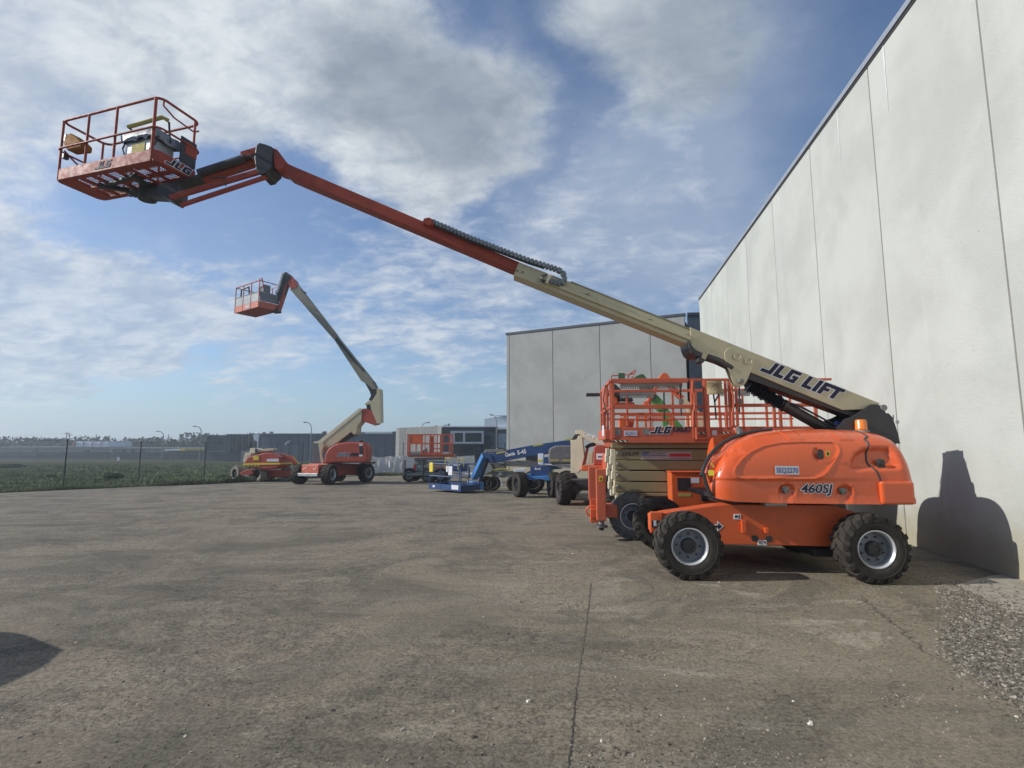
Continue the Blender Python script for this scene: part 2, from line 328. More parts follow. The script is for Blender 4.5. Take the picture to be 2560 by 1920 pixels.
M['grass'] = mat('grass_blades', (0.19, 0.215, 0.115), 0.9, spec=0.05, var=0.4, vscale=0.8, dirt=(0.20, 0.18, 0.11), dirt_amt=0.7)

# ------------------------------------------------------------------ mesh buffer
class MB:
    def __init__(s, T=None): s.v = []; s.f = []; s.T = T
    def add(s, vs, fs):
        o = len(s.v); s.v += [tuple(s.T @ Vector(p)) if s.T else tuple(p) for p in vs]; s.f += [tuple(i+o for i in f) for f in fs]; return s
    def box(s, x0, x1, y0, y1, z0, z1):
        return s.add([(x0, y0, z0), (x1, y0, z0), (x1, y1, z0), (x0, y1, z0), (x0, y0, z1), (x1, y0, z1), (x1, y1, z1), (x0, y1, z1)],
                     [(0, 3, 2, 1), (4, 5, 6, 7), (0, 1, 5, 4), (1, 2, 6, 5), (2, 3, 7, 6), (3, 0, 4, 7)])
    def beam(s, p, q, w, h, up=(0, 0, 1)):
        p = Vector(p); q = Vector(q); a = (q-p).normalized(); up = Vector(up)
        side = a.cross(up)
        if side.length < 1e-4: side = a.cross(Vector((1, 0, 0)))
        side.normalize(); up = side.cross(a)
        c = []
        for e in (p, q):
            for sx, sz in ((-1, -1), (1, -1), (1, 1), (-1, 1)): c.append(e + side*sx*w/2 + up*sz*h/2)
        return s.add(c, [(0, 1, 2, 3), (7, 6, 5, 4), (0, 4, 5, 1), (1, 5, 6, 2), (2, 6, 7, 3), (3, 7, 4, 0)])
    def prism(s, poly, y0, y1, ax='y'):
        n = len(poly)
        if ax == 'y': a = [(x, y0, z) for x, z in poly]; b = [(x, y1, z) for x, z in poly]
        elif ax == 'z': a = [(x, y, y0) for x, y in poly]; b = [(x, y, y1) for x, y in poly]
        else: a = [(y0, x, z) for x, z in poly]; b = [(y1, x, z) for x, z in poly]
        return s.add(a+b, [tuple(range(n)), tuple(range(2*n-1, n-1, -1))] + [(i, (i+1) % n, (i+1) % n+n, i+n) for i in range(n)])
    def tube(s, pts, r, n=8, closed=False):
        pts = [Vector(p) for p in pts]; m = len(pts); rings = []
        up = None
        for i, p in enumerate(pts):
            if closed: d = (pts[(i+1) % m]-pts[i-1])
            else: d = (pts[min(i+1, m-1)]-pts[max(i-1, 0)])
            d.normalize()
            if up is None:
                up = d.orthogonal().normalized()
            up = (up - d*up.dot(d))
            if up.length < 1e-5: up = d.orthogonal()
            up.normalize(); sd_ = d.cross(up)
            rr = r if not isinstance(r, (list, tuple)) else r[i]
            rings.append([p + (up*math.cos(2*math.pi*k/n) + sd_*math.sin(2*math.pi*k/n))*rr for k in range(n)])
        vs = [v for rg in rings for v in rg]; fs = []
        for i in range(m if closed else m-1):
            j = (i+1) % m
            for k in range(n): fs.append((i*n+k, i*n+(k+1) % n, j*n+(k+1) % n, j*n+k))
        if not closed: fs += [tuple(range(n-1, -1, -1)), tuple((m-1)*n+k for k in range(n))]
        return s.add(vs, fs)
    def cyl(s, p, q, r, n=16): return s.tube([p, q], r, n)
    def lathe(s, prof, n=32, o=(0, 0, 0), ax=(0, -1, 0), closed=False):
        """prof: (along axis, radius) pairs"""
        a = Vector(ax).normalized(); e1 = a.orthogonal().normalized(); e2 = a.cross(e1); o = Vector(o); vs = []; m = len(prof)
        for (d, r) in prof:
            for k in range(n): vs.append(o + a*d + (e1*math.cos(2*math.pi*k/n) + e2*math.sin(2*math.pi*k/n))*max(r, 1e-4))
        fs = [(i*n+k, i*n+(k+1) % n, ((i+1) % m)*n+(k+1) % n, ((i+1) % m)*n+k) for i in range(m if closed else m-1) for k in range(n)]
        return s.add(vs, fs)
    def mesh(s, name, m, smooth=None):
        me = bpy.data.meshes.new(name); me.from_pydata(s.v, [], s.f)
        bm = bmesh.new(); bm.from_mesh(me); bmesh.ops.recalc_face_normals(bm, faces=bm.faces); bm.to_mesh(me); bm.free()
        if smooth is not None:
            for p in me.polygons: p.use_smooth = True
            me.set_sharp_from_angle(angle=R(smooth))
        me.materials.append(M[m] if isinstance(m, str) else m)
        return me
    def build(s, name, m, parent=None, bevel=0.0, smooth=None, label=None, stuff=False):
        return link(name, s.mesh(name, m, smooth), parent, bevel, label, stuff)
def link(name, me, parent=None, bevel=0.0, label=None, stuff=False):
    o = bpy.data.objects.new(name, me); COL.objects.link(o)
    if parent is not None: o.parent = parent
    if bevel:
        md = o.modifiers.new('bevel', 'BEVEL'); md.width = bevel; md.segments = 2; md.limit_method = 'ANGLE'; md.angle_limit = R(40)
    if label: o['label'] = label
    if stuff: o['kind'] = 'stuff'
    return o
def thing(name, label, cat, frame=None, loc=None, rotz=0, group=None):
    o = bpy.data.objects.new(name, None); COL.objects.link(o); o.empty_display_size = 0.2
    if frame is not None: o.matrix_world = frame.M
    elif loc is not None: o.location = loc; o.rotation_euler = (0, 0, rotz)
    o['label'] = label; o['category'] = cat
    if group: o['group'] = group
    return o
def tag(o, label=None, cat=None, group=None, kind=None):
    if label: o['label'] = label
    if cat: o['category'] = cat
    if group: o['group'] = group
    if kind: o['kind'] = kind
    return o
def copy_tree(o, parent=None):
    c = o.copy(); COL.objects.link(c); c.parent = parent
    for ch in o.children: copy_tree(ch, c)
    return c

# ------------------------------------------------------------------ lettering
def shrink_poly(poly, d):
    """offset a closed outline outwards by d (counter-clockwise input)"""
    a = sum(poly[i][0]*poly[(i+1) % len(poly)][1]-poly[(i+1) % len(poly)][0]*poly[i][1] for i in range(len(poly)))
    if a < 0: poly = poly[::-1]
    res = []
    n = len(poly)
    for i in range(n):
        p0, p1, p2 = Vector(poly[i-1]), Vector(poly[i]), Vector(poly[(i+1) % n])
        e1 = (p1-p0).normalized(); e2 = (p2-p1).normalized()
        n1 = Vector((e1.y, -e1.x)); n2 = Vector((e2.y, -e2.x)); b = n1+n2
        b = b/max(b.length_squared, 0.35)*2 if b.length > 1e-6 else n1
        res.append(tuple(p1 + b*d))
    return res
GL = {'J': ([(.36, 1), (.36, .27), (-.22, .27), (-.22, 0), (.70, 0), (.70, 1)], .82),
      'L': ([(0, 1), (0, 0), (.78, 0), (.78, .27), (.34, .27), (.34, 1)], .90),
      'G': ([(0, 0), (.92, 0), (.92, .60), (.46, .60), (.46, .38), (.60, .38), (.60, .26), (.34, .26), (.34, .74), (.92, .74), (.92, 1), (0, 1)], 1.04),
      'I': ([(0, 0), (.34, 0), (.34, 1), (0, 1)], .46),
      'F': ([(0, 0), (.34, 0), (.34, .36), (.70, .36), (.70, .60), (.34, .60), (.34, .74), (.78, .74), (.78, 1), (0, 1)], .80),
      'T': ([(.26, 0), (.60, 0), (.60, .73), (.92, .73), (.92, 1), (-.04, 1), (-.04, .73), (.26, .73)], 1.0), ' ': (None, .45)}
def block_word(word, shear=0.42, grow=0.0):
    x = 0; out = []
    for ch in word:
        poly, adv = GL[ch]
        if poly:
            p = shrink_poly(poly, grow) if grow else poly
            out.append([(x + a + b*shear, b) for a, b in p])
        x += adv
    return out, x
def place_logo(word, org, r, u, h, parent, mat_in='navy', mat_out='white', outline=0.07, width=None, name='lettering', T=None):
    """block logo: org lower-left, r/u unit vectors, h cap height"""
    org = Vector(org); r = Vector(r).normalized(); u = Vector(u).normalized(); n = r.cross(u)
    w0 = block_word(word)[1]; kx = (width/w0) if width else h
    for grow, mt, dn in ((outline, mat_out, 0.002), (0.0, mat_in, 0.0045)):
        if mt is None: continue
        mb = MB(T)
        for poly in block_word(word, grow=grow)[0]:
            N = len(poly)
            a = [org + r*(x*kx) + u*(y*h) + n*dn for x, y in poly]; b_ = [p - n*0.0015 for p in a]
            mb.add(a+b_, [tuple(range(N)), tuple(range(2*N-1, N-1, -1))] + [(i, (i+1) % N, (i+1) % N+N, i+N) for i in range(N)])
        mb.build(name if mt == mat_in else name + '_outline', mt, parent)
def text_part(s, org, r, u, h, parent, m='navy', outline=None, width=None, bold=0.02, shear=0.0, name='lettering', T=None, dn=0.003, sp=1.0, align='LEFT'):
    org = Vector(org); r = Vector(r).normalized(); u = Vector(u).normalized(); n = r.cross(u)
    w0 = None
    for off, mt, d_ in ((bold+0.045 if outline else None, outline, dn*0.6), (bold, m, dn*1.6)):
        if off is None: continue
        cu = bpy.data.curves.new('t', 'FONT'); cu.body = s; cu.offset = off; cu.shear = shear; cu.extrude = 0.0; cu.space_character = sp; cu.resolution_u = 3
        cu.align_x = align
        o = bpy.data.objects.new('t', cu); COL.objects.link(o); bpy.context.view_layer.update()
        me = bpy.data.meshes.new_from_object(o.evaluated_get(bpy.context.evaluated_depsgraph_get()))
        bpy.data.objects.remove(o); bpy.data.curves.remove(cu)
        xs = [v.co.x for v in me.vertices]
        if w0 is None: w0 = (max(xs)-min(xs)) or 1; x_0 = min(xs)
        k = h/0.70; kx = (width/w0) if width else k
        for v in me.vertices:
            p = org + r*((v.co.x - (x_0 if align == 'LEFT' else 0))*kx) + u*(v.co.y*k) + n*d_
            v.co = T @ p if T else p
        me.materials.append(M[mt])
        link(name if mt == m else name + '_outline', me, parent)
def plate(org, r, u, w, h, parent, m='label', name='label_plate', th=0.003, T=None, bevel=0):
    org = Vector(org); r = Vector(r).normalized(); u = Vector(u).normalized(); n = r.cross(u)
    mb = MB(T); c = [org, org+r*w, org+r*w+u*h, org+u*h]
    mb.add(c + [p+n*th for p in c], [(3, 2, 1, 0), (4, 5, 6, 7), (0, 1, 5, 4), (1, 2, 6, 5), (2, 3, 7, 6), (3, 0, 4, 7)])
    return mb.build(name, m, parent)

# ------------------------------------------------------------------ wheels
_wc = {}
def wheel(parent, x, y, z, Rr=0.42, w=0.31, out=-1, steer=0.0, tyre='rubber', rim='rim', lugs=19, lip='rim_lip'):
    key = (round(Rr, 3), round(w, 3), tyre, rim, lugs)
    if key not in _wc:
        h = w/2
        t = MB(); t.lathe([(-h+.03, .54*Rr), (-h, .60*Rr), (-h-.004, .76*Rr), (-h+.01, .87*Rr), (-h+.03, .945*Rr), (0, .962*Rr), (h-.03, .945*Rr), (h-.01, .87*Rr), (h+.006, .80*Rr), (h+.002, .785*Rr), (h+.004, .68*Rr), (h-.004, .60*Rr), (h-.02, .555*Rr), (h-.03, .53*Rr)], 56)
        for sgn in (-1, 1):
            for k in range(lugs):
                th = 2*math.pi*(k + (0.5 if sgn > 0 else 0))/lugs; dth = math.pi*2/lugs*0.56; sk = 0.20
                vs = []
                for (a, rt, rb, dt) in ((-0.01, 1.0, .92, 0), (h*0.55, .997, .92, sk*0.5), (h-.005, .975, .90, sk), (h+.008, .86, .82, sk*1.1)):
                    for q in (0, dth*(1.0 if a < h*0.9 else 0.8)):
                        for rr in (rt, rb):
                            an = th+dt+q; vs.append((math.cos(an)*rr*Rr, -a*sgn, math.sin(an)*rr*Rr))
                fs = [(0, 1, 3, 2), (12, 14, 15, 13)]
                for i in range(3):
                    b0 = i*4; b1 = b0+4
                    fs += [(b0, b0+2, b1+2, b1), (b0+1, b1+1, b1+3, b0+3), (b0, b1, b1+1, b0+1), (b0+2, b0+3, b1+3, b1+2)]
                t.add(vs, fs)
        tm = t.mesh('tyre', tyre, 35)
        r_ = MB(); r_.lathe([(h-.045, .545*Rr), (h-.05, .50*Rr), (h-.075, .475*Rr), (h-.12, .455*Rr), (h-.125, .43*Rr), (h-.115, .30*Rr), (h-.10, .25*Rr), (h-.10, .0)], 40)
        rm = r_.mesh('rim', rim, 30)
        l_ = MB(); l_.lathe([(h-.028, .558*Rr), (h-.012, .550*Rr), (h-.010, .525*Rr), (h-.022, .512*Rr), (h-.03, .495*Rr), (h-.06, .483*Rr), (h-.075, .478*Rr), (h-.078, .50*Rr), (h-.05, .53*Rr)], 40, closed=True)
        lm = l_.mesh('rim_edge', lip, 60)
        hb = MB(); hb.lathe([(h-.13, .235*Rr), (h-.055, .225*Rr), (h-.04, .205*Rr), (h-.038, .12*Rr), (h-.05, .11*Rr), (h-.05, 0)], 24)
        for k in range(6):
            a = k*math.pi/3+.3; hb.cyl((math.cos(a)*.17*Rr, -(h-.04), math.sin(a)*.17*Rr), (math.cos(a)*.17*Rr, -(h-.028), math.sin(a)*.17*Rr), .018*Rr, 6)
        hm = hb.mesh('hub', 'hub', 35)
        nb = MB(); nb.cyl((0, 0, 0), (0, -.03, 0), .028*Rr, 6); nm = nb.mesh('wheel_nut', 'hub')
        _wc[key] = (tm, rm, lm, hm, nm, h)
    tm, rm, lm, hm, nm, h = _wc[key]
    o = link('wheel', tm, parent); o.location = (x, y, z); o.rotation_euler = (0, random.random()*6, (0 if out < 0 else math.pi) + steer)
    o.rotation_mode = 'ZYX' if False else 'XYZ'
    o.rotation_euler = (0, random.uniform(0, 6), (0 if out < 0 else math.pi) + steer)
    link('rim', rm, o); link('rim_edge', lm, o); link('hub', hm, o)
    for k in range(8):
        a = 2*math.pi*k/8+.2; n = link('wheel_nut', nm, o); n.location = (math.cos(a)*.345*Rr, -(h-.118), math.sin(a)*.345*Rr)
    return o
def pxz(fr, cr, pts, y): return [(q.x, q.z) for q in (fr.px(*cr(a, b), y) for a, b in pts)]
def round_pts(a, b, c, r, n=5):
    """arc joining a-b-c at b"""
    a, b, c = Vector(a), Vector(b), Vector(c); p = b+(a-b).normalized()*r; q = b+(c-b).normalized()*r
    return [tuple(p*(1-t)**2 + b*2*t*(1-t) + q*t*t) for t in [i/n for i in range(n+1)]]
# ================================================================== SETTING
def sheet(name, poly, dz, m, kind='structure', cuts=()):
    bm = bmesh.new(); vs = [bm.verts.new((x, y, 0)) for x, y in poly]; bm.faces.new(vs)
    for yc in (10.0, 160.0, *cuts):
        bmesh.ops.bisect_plane(bm, geom=bm.verts[:]+bm.edges[:]+bm.faces[:], plane_co=(0, yc, 0), plane_no=(0, 1, 0))
    for v in bm.verts: v.co.z = g(v.co.y)+dz
    bmesh.ops.triangulate(bm, faces=bm.faces)
    bmesh.ops.recalc_face_normals(bm, faces=bm.faces)
    for f in bm.faces:
        if f.normal.z < 0: f.normal_flip()
    me = bpy.data.meshes.new(name); bm.to_mesh(me); bm.free(); me.materials.append(M[m])
    o = link(name, me); tag(o, kind=kind); return o
sheet('ground', [(-1600, -300), (1600, -300), (1600, 2200), (-1600, 2200)], -0.02, 'field')
e0, e1_, e2_, e3_ = gp(0, 1232), gp(560, 1208), gp(900, 1190), gp(1240, 1187)
e0b = e0 + (e0-e1_)*6
YARD = [(e0b.x, e0b.y), (e0.x, e0.y), (e1_.x, e1_.y), (e2_.x, e2_.y), (e3_.x, e3_.y), (30, e3_.y), (30, -40), (e0b.x, -40)]
sheet('yard_asphalt', YARD, 0.0, 'asphalt')
# raised seam between two pours of paving, running away from the camera, and a gritty crack
def seam(u0, v0, u1, v1, w, name, m, lift=0.004, wob=0.02, n=40):
    a, b = gp(u0, v0), gp(u1, v1); mb = MB(); d = (b-a); sd_ = Vector((d.y, -d.x, 0)).normalized(); vs = []; rnd = random.Random(u0)
    for i in range(n+1):
        p = a + d*(i/n) + sd_*rnd.uniform(-wob, wob); ww = w*rnd.uniform(.5, 1.4)
        vs += [(p.x-sd_.x*ww, p.y-sd_.y*ww, g(p.y)+lift), (p.x+sd_.x*ww, p.y+sd_.y*ww, g(p.y)+lift)]
    mb.add(vs, [(2*i, 2*i+1, 2*i+3, 2*i+2) for i in range(n)]); return tag(mb.build(name, m), kind='structure')
M['tar'] = mat('dark_joint_grit', (0.055, 0.05, 0.042), 0.9, var=0.4, vscale=20, bump=0.01, bscale=60)
M['tar_soft'] = mat('faint_joint_grit', (0.105, 0.092, 0.072), 0.9, var=0.3, vscale=20, bump=0.01, bscale=60)
M['dust'] = mat('pale_gravel_dust', (0.31, 0.28, 0.225), 0.95, var=0.22, vscale=5, bump=0.01, bscale=60, dirt=(0.16, 0.14, 0.11), dirt_amt=0.6)
seam(1478, 1456, 1466, 1560, 0.005, 'paving_seam', 'tar_soft', wob=.006); seam(1466, 1560, 1441, 1720, 0.003, 'paving_seam', 'tar_soft', wob=.006); seam(1441, 1720, 1416, 1990, 0.004, 'paving_seam', 'tar', n=60, wob=.007)
seam(2150, 1490, 2325, 1640, 0.009, 'paving_crack', 'tar_soft', wob=0.03)

# --- pale precast-concrete warehouse along the right
WF = Frame(6.74, 9.0, R(90-9.1), z=0, slope=False)
wh = thing('concrete_warehouse', 'tall pale concrete panel warehouse wall running along the right side of the yard', 'building', WF)
PW, S0, HT = 2.74, 16.6, 8.86
pm = MB().box(0.016, PW-0.016, -0.18, 0, -0.7, HT).mesh('panel', 'conc')
for k in range(12):
    o = link('panel', pm, wh, bevel=0.006); o.location.x = S0-(k+1)*PW; o.location.y = random.uniform(-0.002, 0.002)
sm_ = MB().box(-0.017, 0.017, -0.10, -0.012, -0.6, HT-0.01).mesh('sealant', 'seal')
for k in range(1, 12): link('sealant', sm_, wh).location.x = S0-k*PW
MB().box(S0-12*PW, S0+0.02, -0.24, 0.035, HT+0.012, HT+0.13).build('roof_flashing', 'flash', wh, bevel=0.004)
MB().box(S0-12*PW, S0, -0.2, 0.012, HT-0.05, HT+0.008).build('drip_edge', 'post', wh)
MB().box(S0-12*PW, S0-0.01, -14, -0.185, -0.7, HT-0.3).build('rear_body', 'conc', wh)
# white run-off streaks under the parapet
M['streak'] = mat('lime_streak', (0.62, 0.62, 0.60), 0.85, var=0.1)
for u0, v0, u1, v1, w in ((2206, 105, 2222, 300, .028), (2092, 275, 2103, 440, .022), (1947, 492, 1953, 540, .022)):
    a = WF.px(u0, v0, 0.004); b = WF.px(u1, v1, 0.004)
    MB().add([(a.x-w, .004, a.z), (a.x+w, .004, a.z), (a.x+w*.7, .004, (a.z+b.z)/2), (a.x+w*.1, .004, b.z), (a.x-w*.4, .004, (a.z+b.z)/2)], [(0, 1, 2, 3, 4)]).build('lime_streak', 'streak', wh)

# --- grey concrete building closing the yard
F2 = Frame(-0.19, 33.8, R(-27.5), z=0, slope=False)
gb = thing('grey_panel_building', 'grey concrete panel building with dark corner return at the far end of the yard', 'building', F2)
us = [1266, 1273, 1382, 1500, 1627, 1716]
xs = [F2.px(u, 900, 0).x for u in us]
for a, b in zip(xs[:-1], xs[1:]):
    MB().box(a+0.015, b-0.015, 0, 0.2, -1.5, 8.85).build('panel', 'conc2', gb, bevel=0.008)
for a in xs[1:-1]: MB().box(a-0.02, a+0.02, 0.02, 0.12, -1.4, 8.84).build('sealant', 'post', gb)
MB().box(xs[0]-0.05, xs[-1]+0.02, -0.05, 0.25, 8.86, 9.0).build('roof_flashing', 'slate', gb)
MB().box(xs[0]+.02, xs[-1]-.05, 0.21, 16, -1.5, 8.6).build('rear_body', 'conc2', gb)
p0 = F2.I @ Vector((9.83, 28.62, 0)); p1 = F2.I @ Vector((14.5, 28.3, 0))
MB().prism([(p0.x+.01, p0.y+.02), (p1.x, p1.y), (p1.x+2, p1.y+10), (p0.x+.01, p0.y+10)], -1.5, 8.84, 'z').build('corner_return', 'slate2', gb)
MB().prism([(p0.x+.03, p0.y-.03), (p1.x, p1.y-.05), (p1.x+2, p1.y+10), (p0.x+.03, p0.y+10)], 8.86, 9.02, 'z').build('parapet_cap', 'slate', gb)
MB().box(xs[0]+.1, xs[0]+.12, .02, .2, -1.5, 8.85).build('corner_trim', 'cream_pale', gb) if False else None

# ================================================================== MAIN BOOM LIFT
ROT = R(-4.9)
MF = MFc = Frame(3.38, 7.69, ROT, z=0, slope=False)
bl = thing('boom_lift', 'big orange and cream telescopic boom lift parked nearest, arm raised left over the yard', 'boom lift', MF)
# chassis
pc = pxz(MF, C1, [(435, 955), (520, 938), (830, 893), (900, 887), (1500, 890), (1560, 893), (1760, 960), (1760, 1080), (1700, 1150), (885, 1134), (600, 1125), (440, 1060)], -0.62)
def clipx(poly, xc, keep_right=True):
    out = []; n = len(poly)
    for i in range(n):
        a, b_ = poly[i], poly[(i+1) % n]; ia = (a[0] >= xc) == keep_right; ib = (b_[0] >= xc) == keep_right
        if ia: out.append(a)
        if ia != ib: t = (xc-a[0])/(b_[0]-a[0]); out.append((xc, a[1]+(b_[1]-a[1])*t))
    return out
mb = MB().prism(pc, -0.62, -0.36); mb.prism([(x, min(z, .66)) for x, z in clipx(pc, -.75)], -.3599, .62)
mb.build('chassis', 'orange_flat', bl, bevel=0.012)
xl = MF.px(*C1(435, 1000), -0.62).x
MB().box(xl-.02, xl+.16, -0.66, -0.615, .50, .79).build('end_bracket', 'orange_flat', bl, bevel=0.02)
for zz in (.62,): MB().box(xl+.0, xl+.11, -0.668, -0.658, zz-.035, zz+.055).build('bracket_slot', 'hub', bl, bevel=.004)
plate((xl+.03, -.669, .60), (1, 0, 0), (0, 0, 1), .035, .075, bl)
for x in (-1.10, 1.10):
    mb = MB().box(x-.11, x+.11, -.74, .74, .30, .54); mb.cyl((x, -.80, .42), (x, .80, .42), .10, 12); mb.build('axle', 'grease', bl, bevel=.01)
    if x > 0: MB().box(x-.42, x+.05, -.5, .5, .20, .31).build('axle_guard', 'black', bl, bevel=.02)
WX = [(-1.10, -1, 0), (1.10, -1, 0), (-1.10, 1, 0), (1.10, 1, 0)]
for x, s, st in ((-1.06, -1, R(1)), (1.155, -1, R(3.0)), (-1.06, 1, 0), (1.10, 1, 0)):
    wheel(bl, x, s*.93, .415, .42, .31, out=s, steer=st)
# details on the chassis side
yl = -0.622
def side_box(name, x0, y0, x1, y1, m, d=0.03, yy=yl, bev=.006, cr=C1, fr=MFc, par=None, label=None):
    a = fr.px(*cr(x0, y1), yy); b = fr.px(*cr(x1, y0), yy)
    return MB().box(a.x, b.x, yy-d, yy+.004, a.z, b.z).build(name, m, par or bl, bevel=bev, label=label)
side_box('tie_down_bar', 990, 980, 1013, 1060, 'orange', .045)
side_box('tie_down_bar', 1130, 1030, 1152, 1063, 'orange', .045)
def slot(name, cx, cy, w, h, m, yy, cr, fr, par, th=.004, n=6):
    a = fr.px(*cr(cx-w/2, cy+h/2), yy); b = fr.px(*cr(cx+w/2, cy-h/2), yy); r = min(b.x-a.x, b.z-a.z)/2
    pts = []
    for (ox, oz, a0) in ((b.x-r, b.z-r, 0), (a.x+r, b.z-r, 90), (a.x+r, a.z+r, 180), (b.x-r, a.z+r, 270)):
        pts += [(ox+r*math.cos(R(a0+t*90/n)), oz+r*math.sin(R(a0+t*90/n))) for t in range(n+1)]
    return MB().prism(pts, yy-th, yy+.002).build(name, m, par)
slot('fork_pocket', 1075, 1097, 42, 38, 'hub', yl, C1, MF, bl); slot('fork_pocket', 1162, 1099, 42, 38, 'hub', yl, C1, MF, bl)
side_box('label_plate', 945, 947, 988, 980, 'label', .004); side_box('label_plate', 1093, 1107, 1117, 1139, 'label', .006); side_box('label_plate', 1122, 1107, 1147, 1139, 'label', .006)
side_box('label_print', 951, 955, 968, 968, 'navy', .0055, bev=0); side_box('label_print', 974, 952, 980, 975, 'navy', .0055, bev=0)
side_box('label_print', 1127, 1112, 1142, 1128, 'greymetal', .0075, bev=0); side_box('label_print', 1098, 1113, 1113, 1130, 'greymetal', .0075, bev=0)
for k, (mt, gr, dn) in enumerate((('white', .012, .002), ('navy', 0, .004))):
    a = [(820, 1016), (848, 1016), (848, 1000), (874, 1023), (848, 1044), (848, 1030), (820, 1030)]
    q = shrink_poly(pxz(MF, C1, a, yl), gr); MB().prism(q, yl-dn, yl).build('direction_arrow' if k else 'arrow_border', mt, bl)
for o_ in [o for o in COL.objects if o.parent is bl]: o_['_c'] = 1
MF = Frame(3.38, 7.69, R(0.5), z=0, slope=False); bl.matrix_world = MF.M; Tc = MF.I @ MFc.M
bpy.context.view_layer.update()
for o_ in [o for o in COL.objects if o.parent is bl and '_c' in o]: o_.matrix_basis = Tc @ o_.matrix_basis; del o_['_c']
# turntable ring and base
MB().lathe([(0, .0), (0, .50), (.05, .52), (.12, .50), (.12, 0)], 40, o=(0, 0, .885), ax=(0, 0, 1)).build('slew_ring', 'grease', bl, smooth=35)
MB().box(-.55, 1.45, -.84, .84, .935, 1.0).build('turntable_plate', 'black', bl, bevel=.01)
MB().box(-.05, .25, -.70, -.55, .875, .935).build('slew_motor', 'galv', bl, bevel=.02)

# ---- hood : lofted shell with real recesses
top_px = [(785, 742), (792, 690), (808, 650), (838, 600), (880, 555), (935, 515), (1000, 482), (1100, 452), (1200, 436), (1300, 426), (1400, 421), (1600, 419), (1740, 424), (1850, 431), (1925, 446), (1965, 462), (1990, 486), (2014, 530), (2036, 610), (2052, 700), (2060, 760)]
bot_px = [(785, 742), (792, 790), (808, 830), (830, 853), (960, 872), (1200, 880), (1600, 884), (1860, 887), (2060, 887)]
YO, YI = 1.0, 0.33
topl = pxz(MF, C1, top_px, -0.93); botl = pxz(MF, C1, bot_px, -YO)
x_lo, x_hi = botl[0][0], topl[-1][0]
topl[0] = (x_lo, topl[0][1])
def interp(tab, x):
    if x <= tab[0][0]: return tab[0][1]
    for (a, za), (b, zb_) in zip(tab[:-1], tab[1:]):
        if x <= b: return za + (zb_-za)*(x-a)/max(b-a, 1e-6)
    return tab[-1][1]
def yout(x):
    t = min(1, max(0, (x-x_lo)/0.42)); s = 1-(1-t)**2.4
    t2 = min(1, max(0, (x_hi-x)/0.22)); s2 = 1-(1-t2)**2.5
    return YO*(0.80+0.20*s)*(0.90+0.10*s2)
NEXP = 3.4
def hood_y(x, z):
    zt, zb = interp(topl, x), interp(botl, x); q = min(1, max(0, (z-zb)/max(zt-zb, 1e-4)))
    c = (1-q**NEXP)**(1/NEXP) if q < 1 else 0
    return -(YI + (yout(x)-YI)*c)
def toC1(x, z, y=-1.0):
    p = MF.M @ Vector((x, y, z)) - EYE; c, s = math.cos(PITCH), math.sin(PITCH)
    f = p.y*c + p.z*s; up = -p.y*s + p.z*c
    u, v = 1280 + FPX*p.x/f, 960 - FPX*up/f
    return (u-1450)*2.458, (v-900)*2.458
def sdist(px, py, poly):
    d = 1e9; inside = False; n = len(poly)
    for i in range(n):
        x1, y1 = poly[i]; x2, y2 = poly[(i+1) % n]
        ex, ey = x2-x1, y2-y1; t = max(0, min(1, ((px-x1)*ex+(py-y1)*ey)/(ex*ex+ey*ey+1e-9)))
        d = min(d, math.hypot(px-x1-ex*t, py-y1-ey*t))
        if (y1 > py) != (y2 > py) and px < (x2-x1)*(py-y1)/(y2-y1)+x1: inside = not inside
    return d if inside else -d
def sst(a, b, x):
    t = max(0, min(1, (x-a)/(b-a))); return t*t*(3-2*t)
EYEBROW = [(968, 712), (958, 690), (972, 660), (1010, 615), (1070, 570), (1150, 535), (1260, 513), (1380, 507), (1585, 507), (1606, 520), (1612, 545), (1600, 575), (1525, 678), (1495, 705), (1450, 722), (1000, 722)]
REAR = [(1655, 672), (1668, 610), (1700, 565), (1760, 530), (1830, 520), (1945, 522), (1968, 560), (1992, 640), (1990, 668), (1960, 684), (1700, 692)]
HEAD = [(900, 600), (905, 570), (940, 545), (990, 540), (1030, 556), (1040, 575), (985, 590), (920, 608)]
def disp(x, z):
    a, b = toC1(x, z); d = 0
    s = sdist(a, b, EYEBROW); d += .014*sst(-2, 9, s) - .010*math.exp(-((s+7)/6)**2)
    s = sdist(a, b, REAR); d += .085*sst(0, 52, s)
    for cx, cy in ((1275, 803), (1630, 812)):
        e = math.hypot((a-cx)/57, (b-cy)/43); d += .040*(1-sst(.68, 1.0, e)) - .006*math.exp(-((e-1.06)/.06)**2)
    s = sdist(a, b, HEAD); d += .030*sst(0, 22, s)
    d += .012*sst(728, 742, b)*sst(2100, 1300, a) if b > 700 else 0          # body line
    d -= .020*sst(852, 862, b)*sst(1150, 1210, a)                             # bottom lip
    for cx in (1355, 1665):                                                   # ribs over the shoulder
        d -= .016*sst(52, 40, abs(a-cx-(b-450)*.35))*sst(500, 484, b)
    e = math.hypot((a-1478)/30, (b-580)/46); d += .022*(1-sst(.6, 1, e))
    return d
NX, NT = 250, 96
vs = []; fs = []
xsn = [x_lo + (x_hi-x_lo)*(0.5-0.5*math.cos(math.pi*min(1, max(0, (i/(NX-1))*0.80+.20*0.0))))/(0.5-0.5*math.cos(math.pi*.80)) for i in range(NX)]
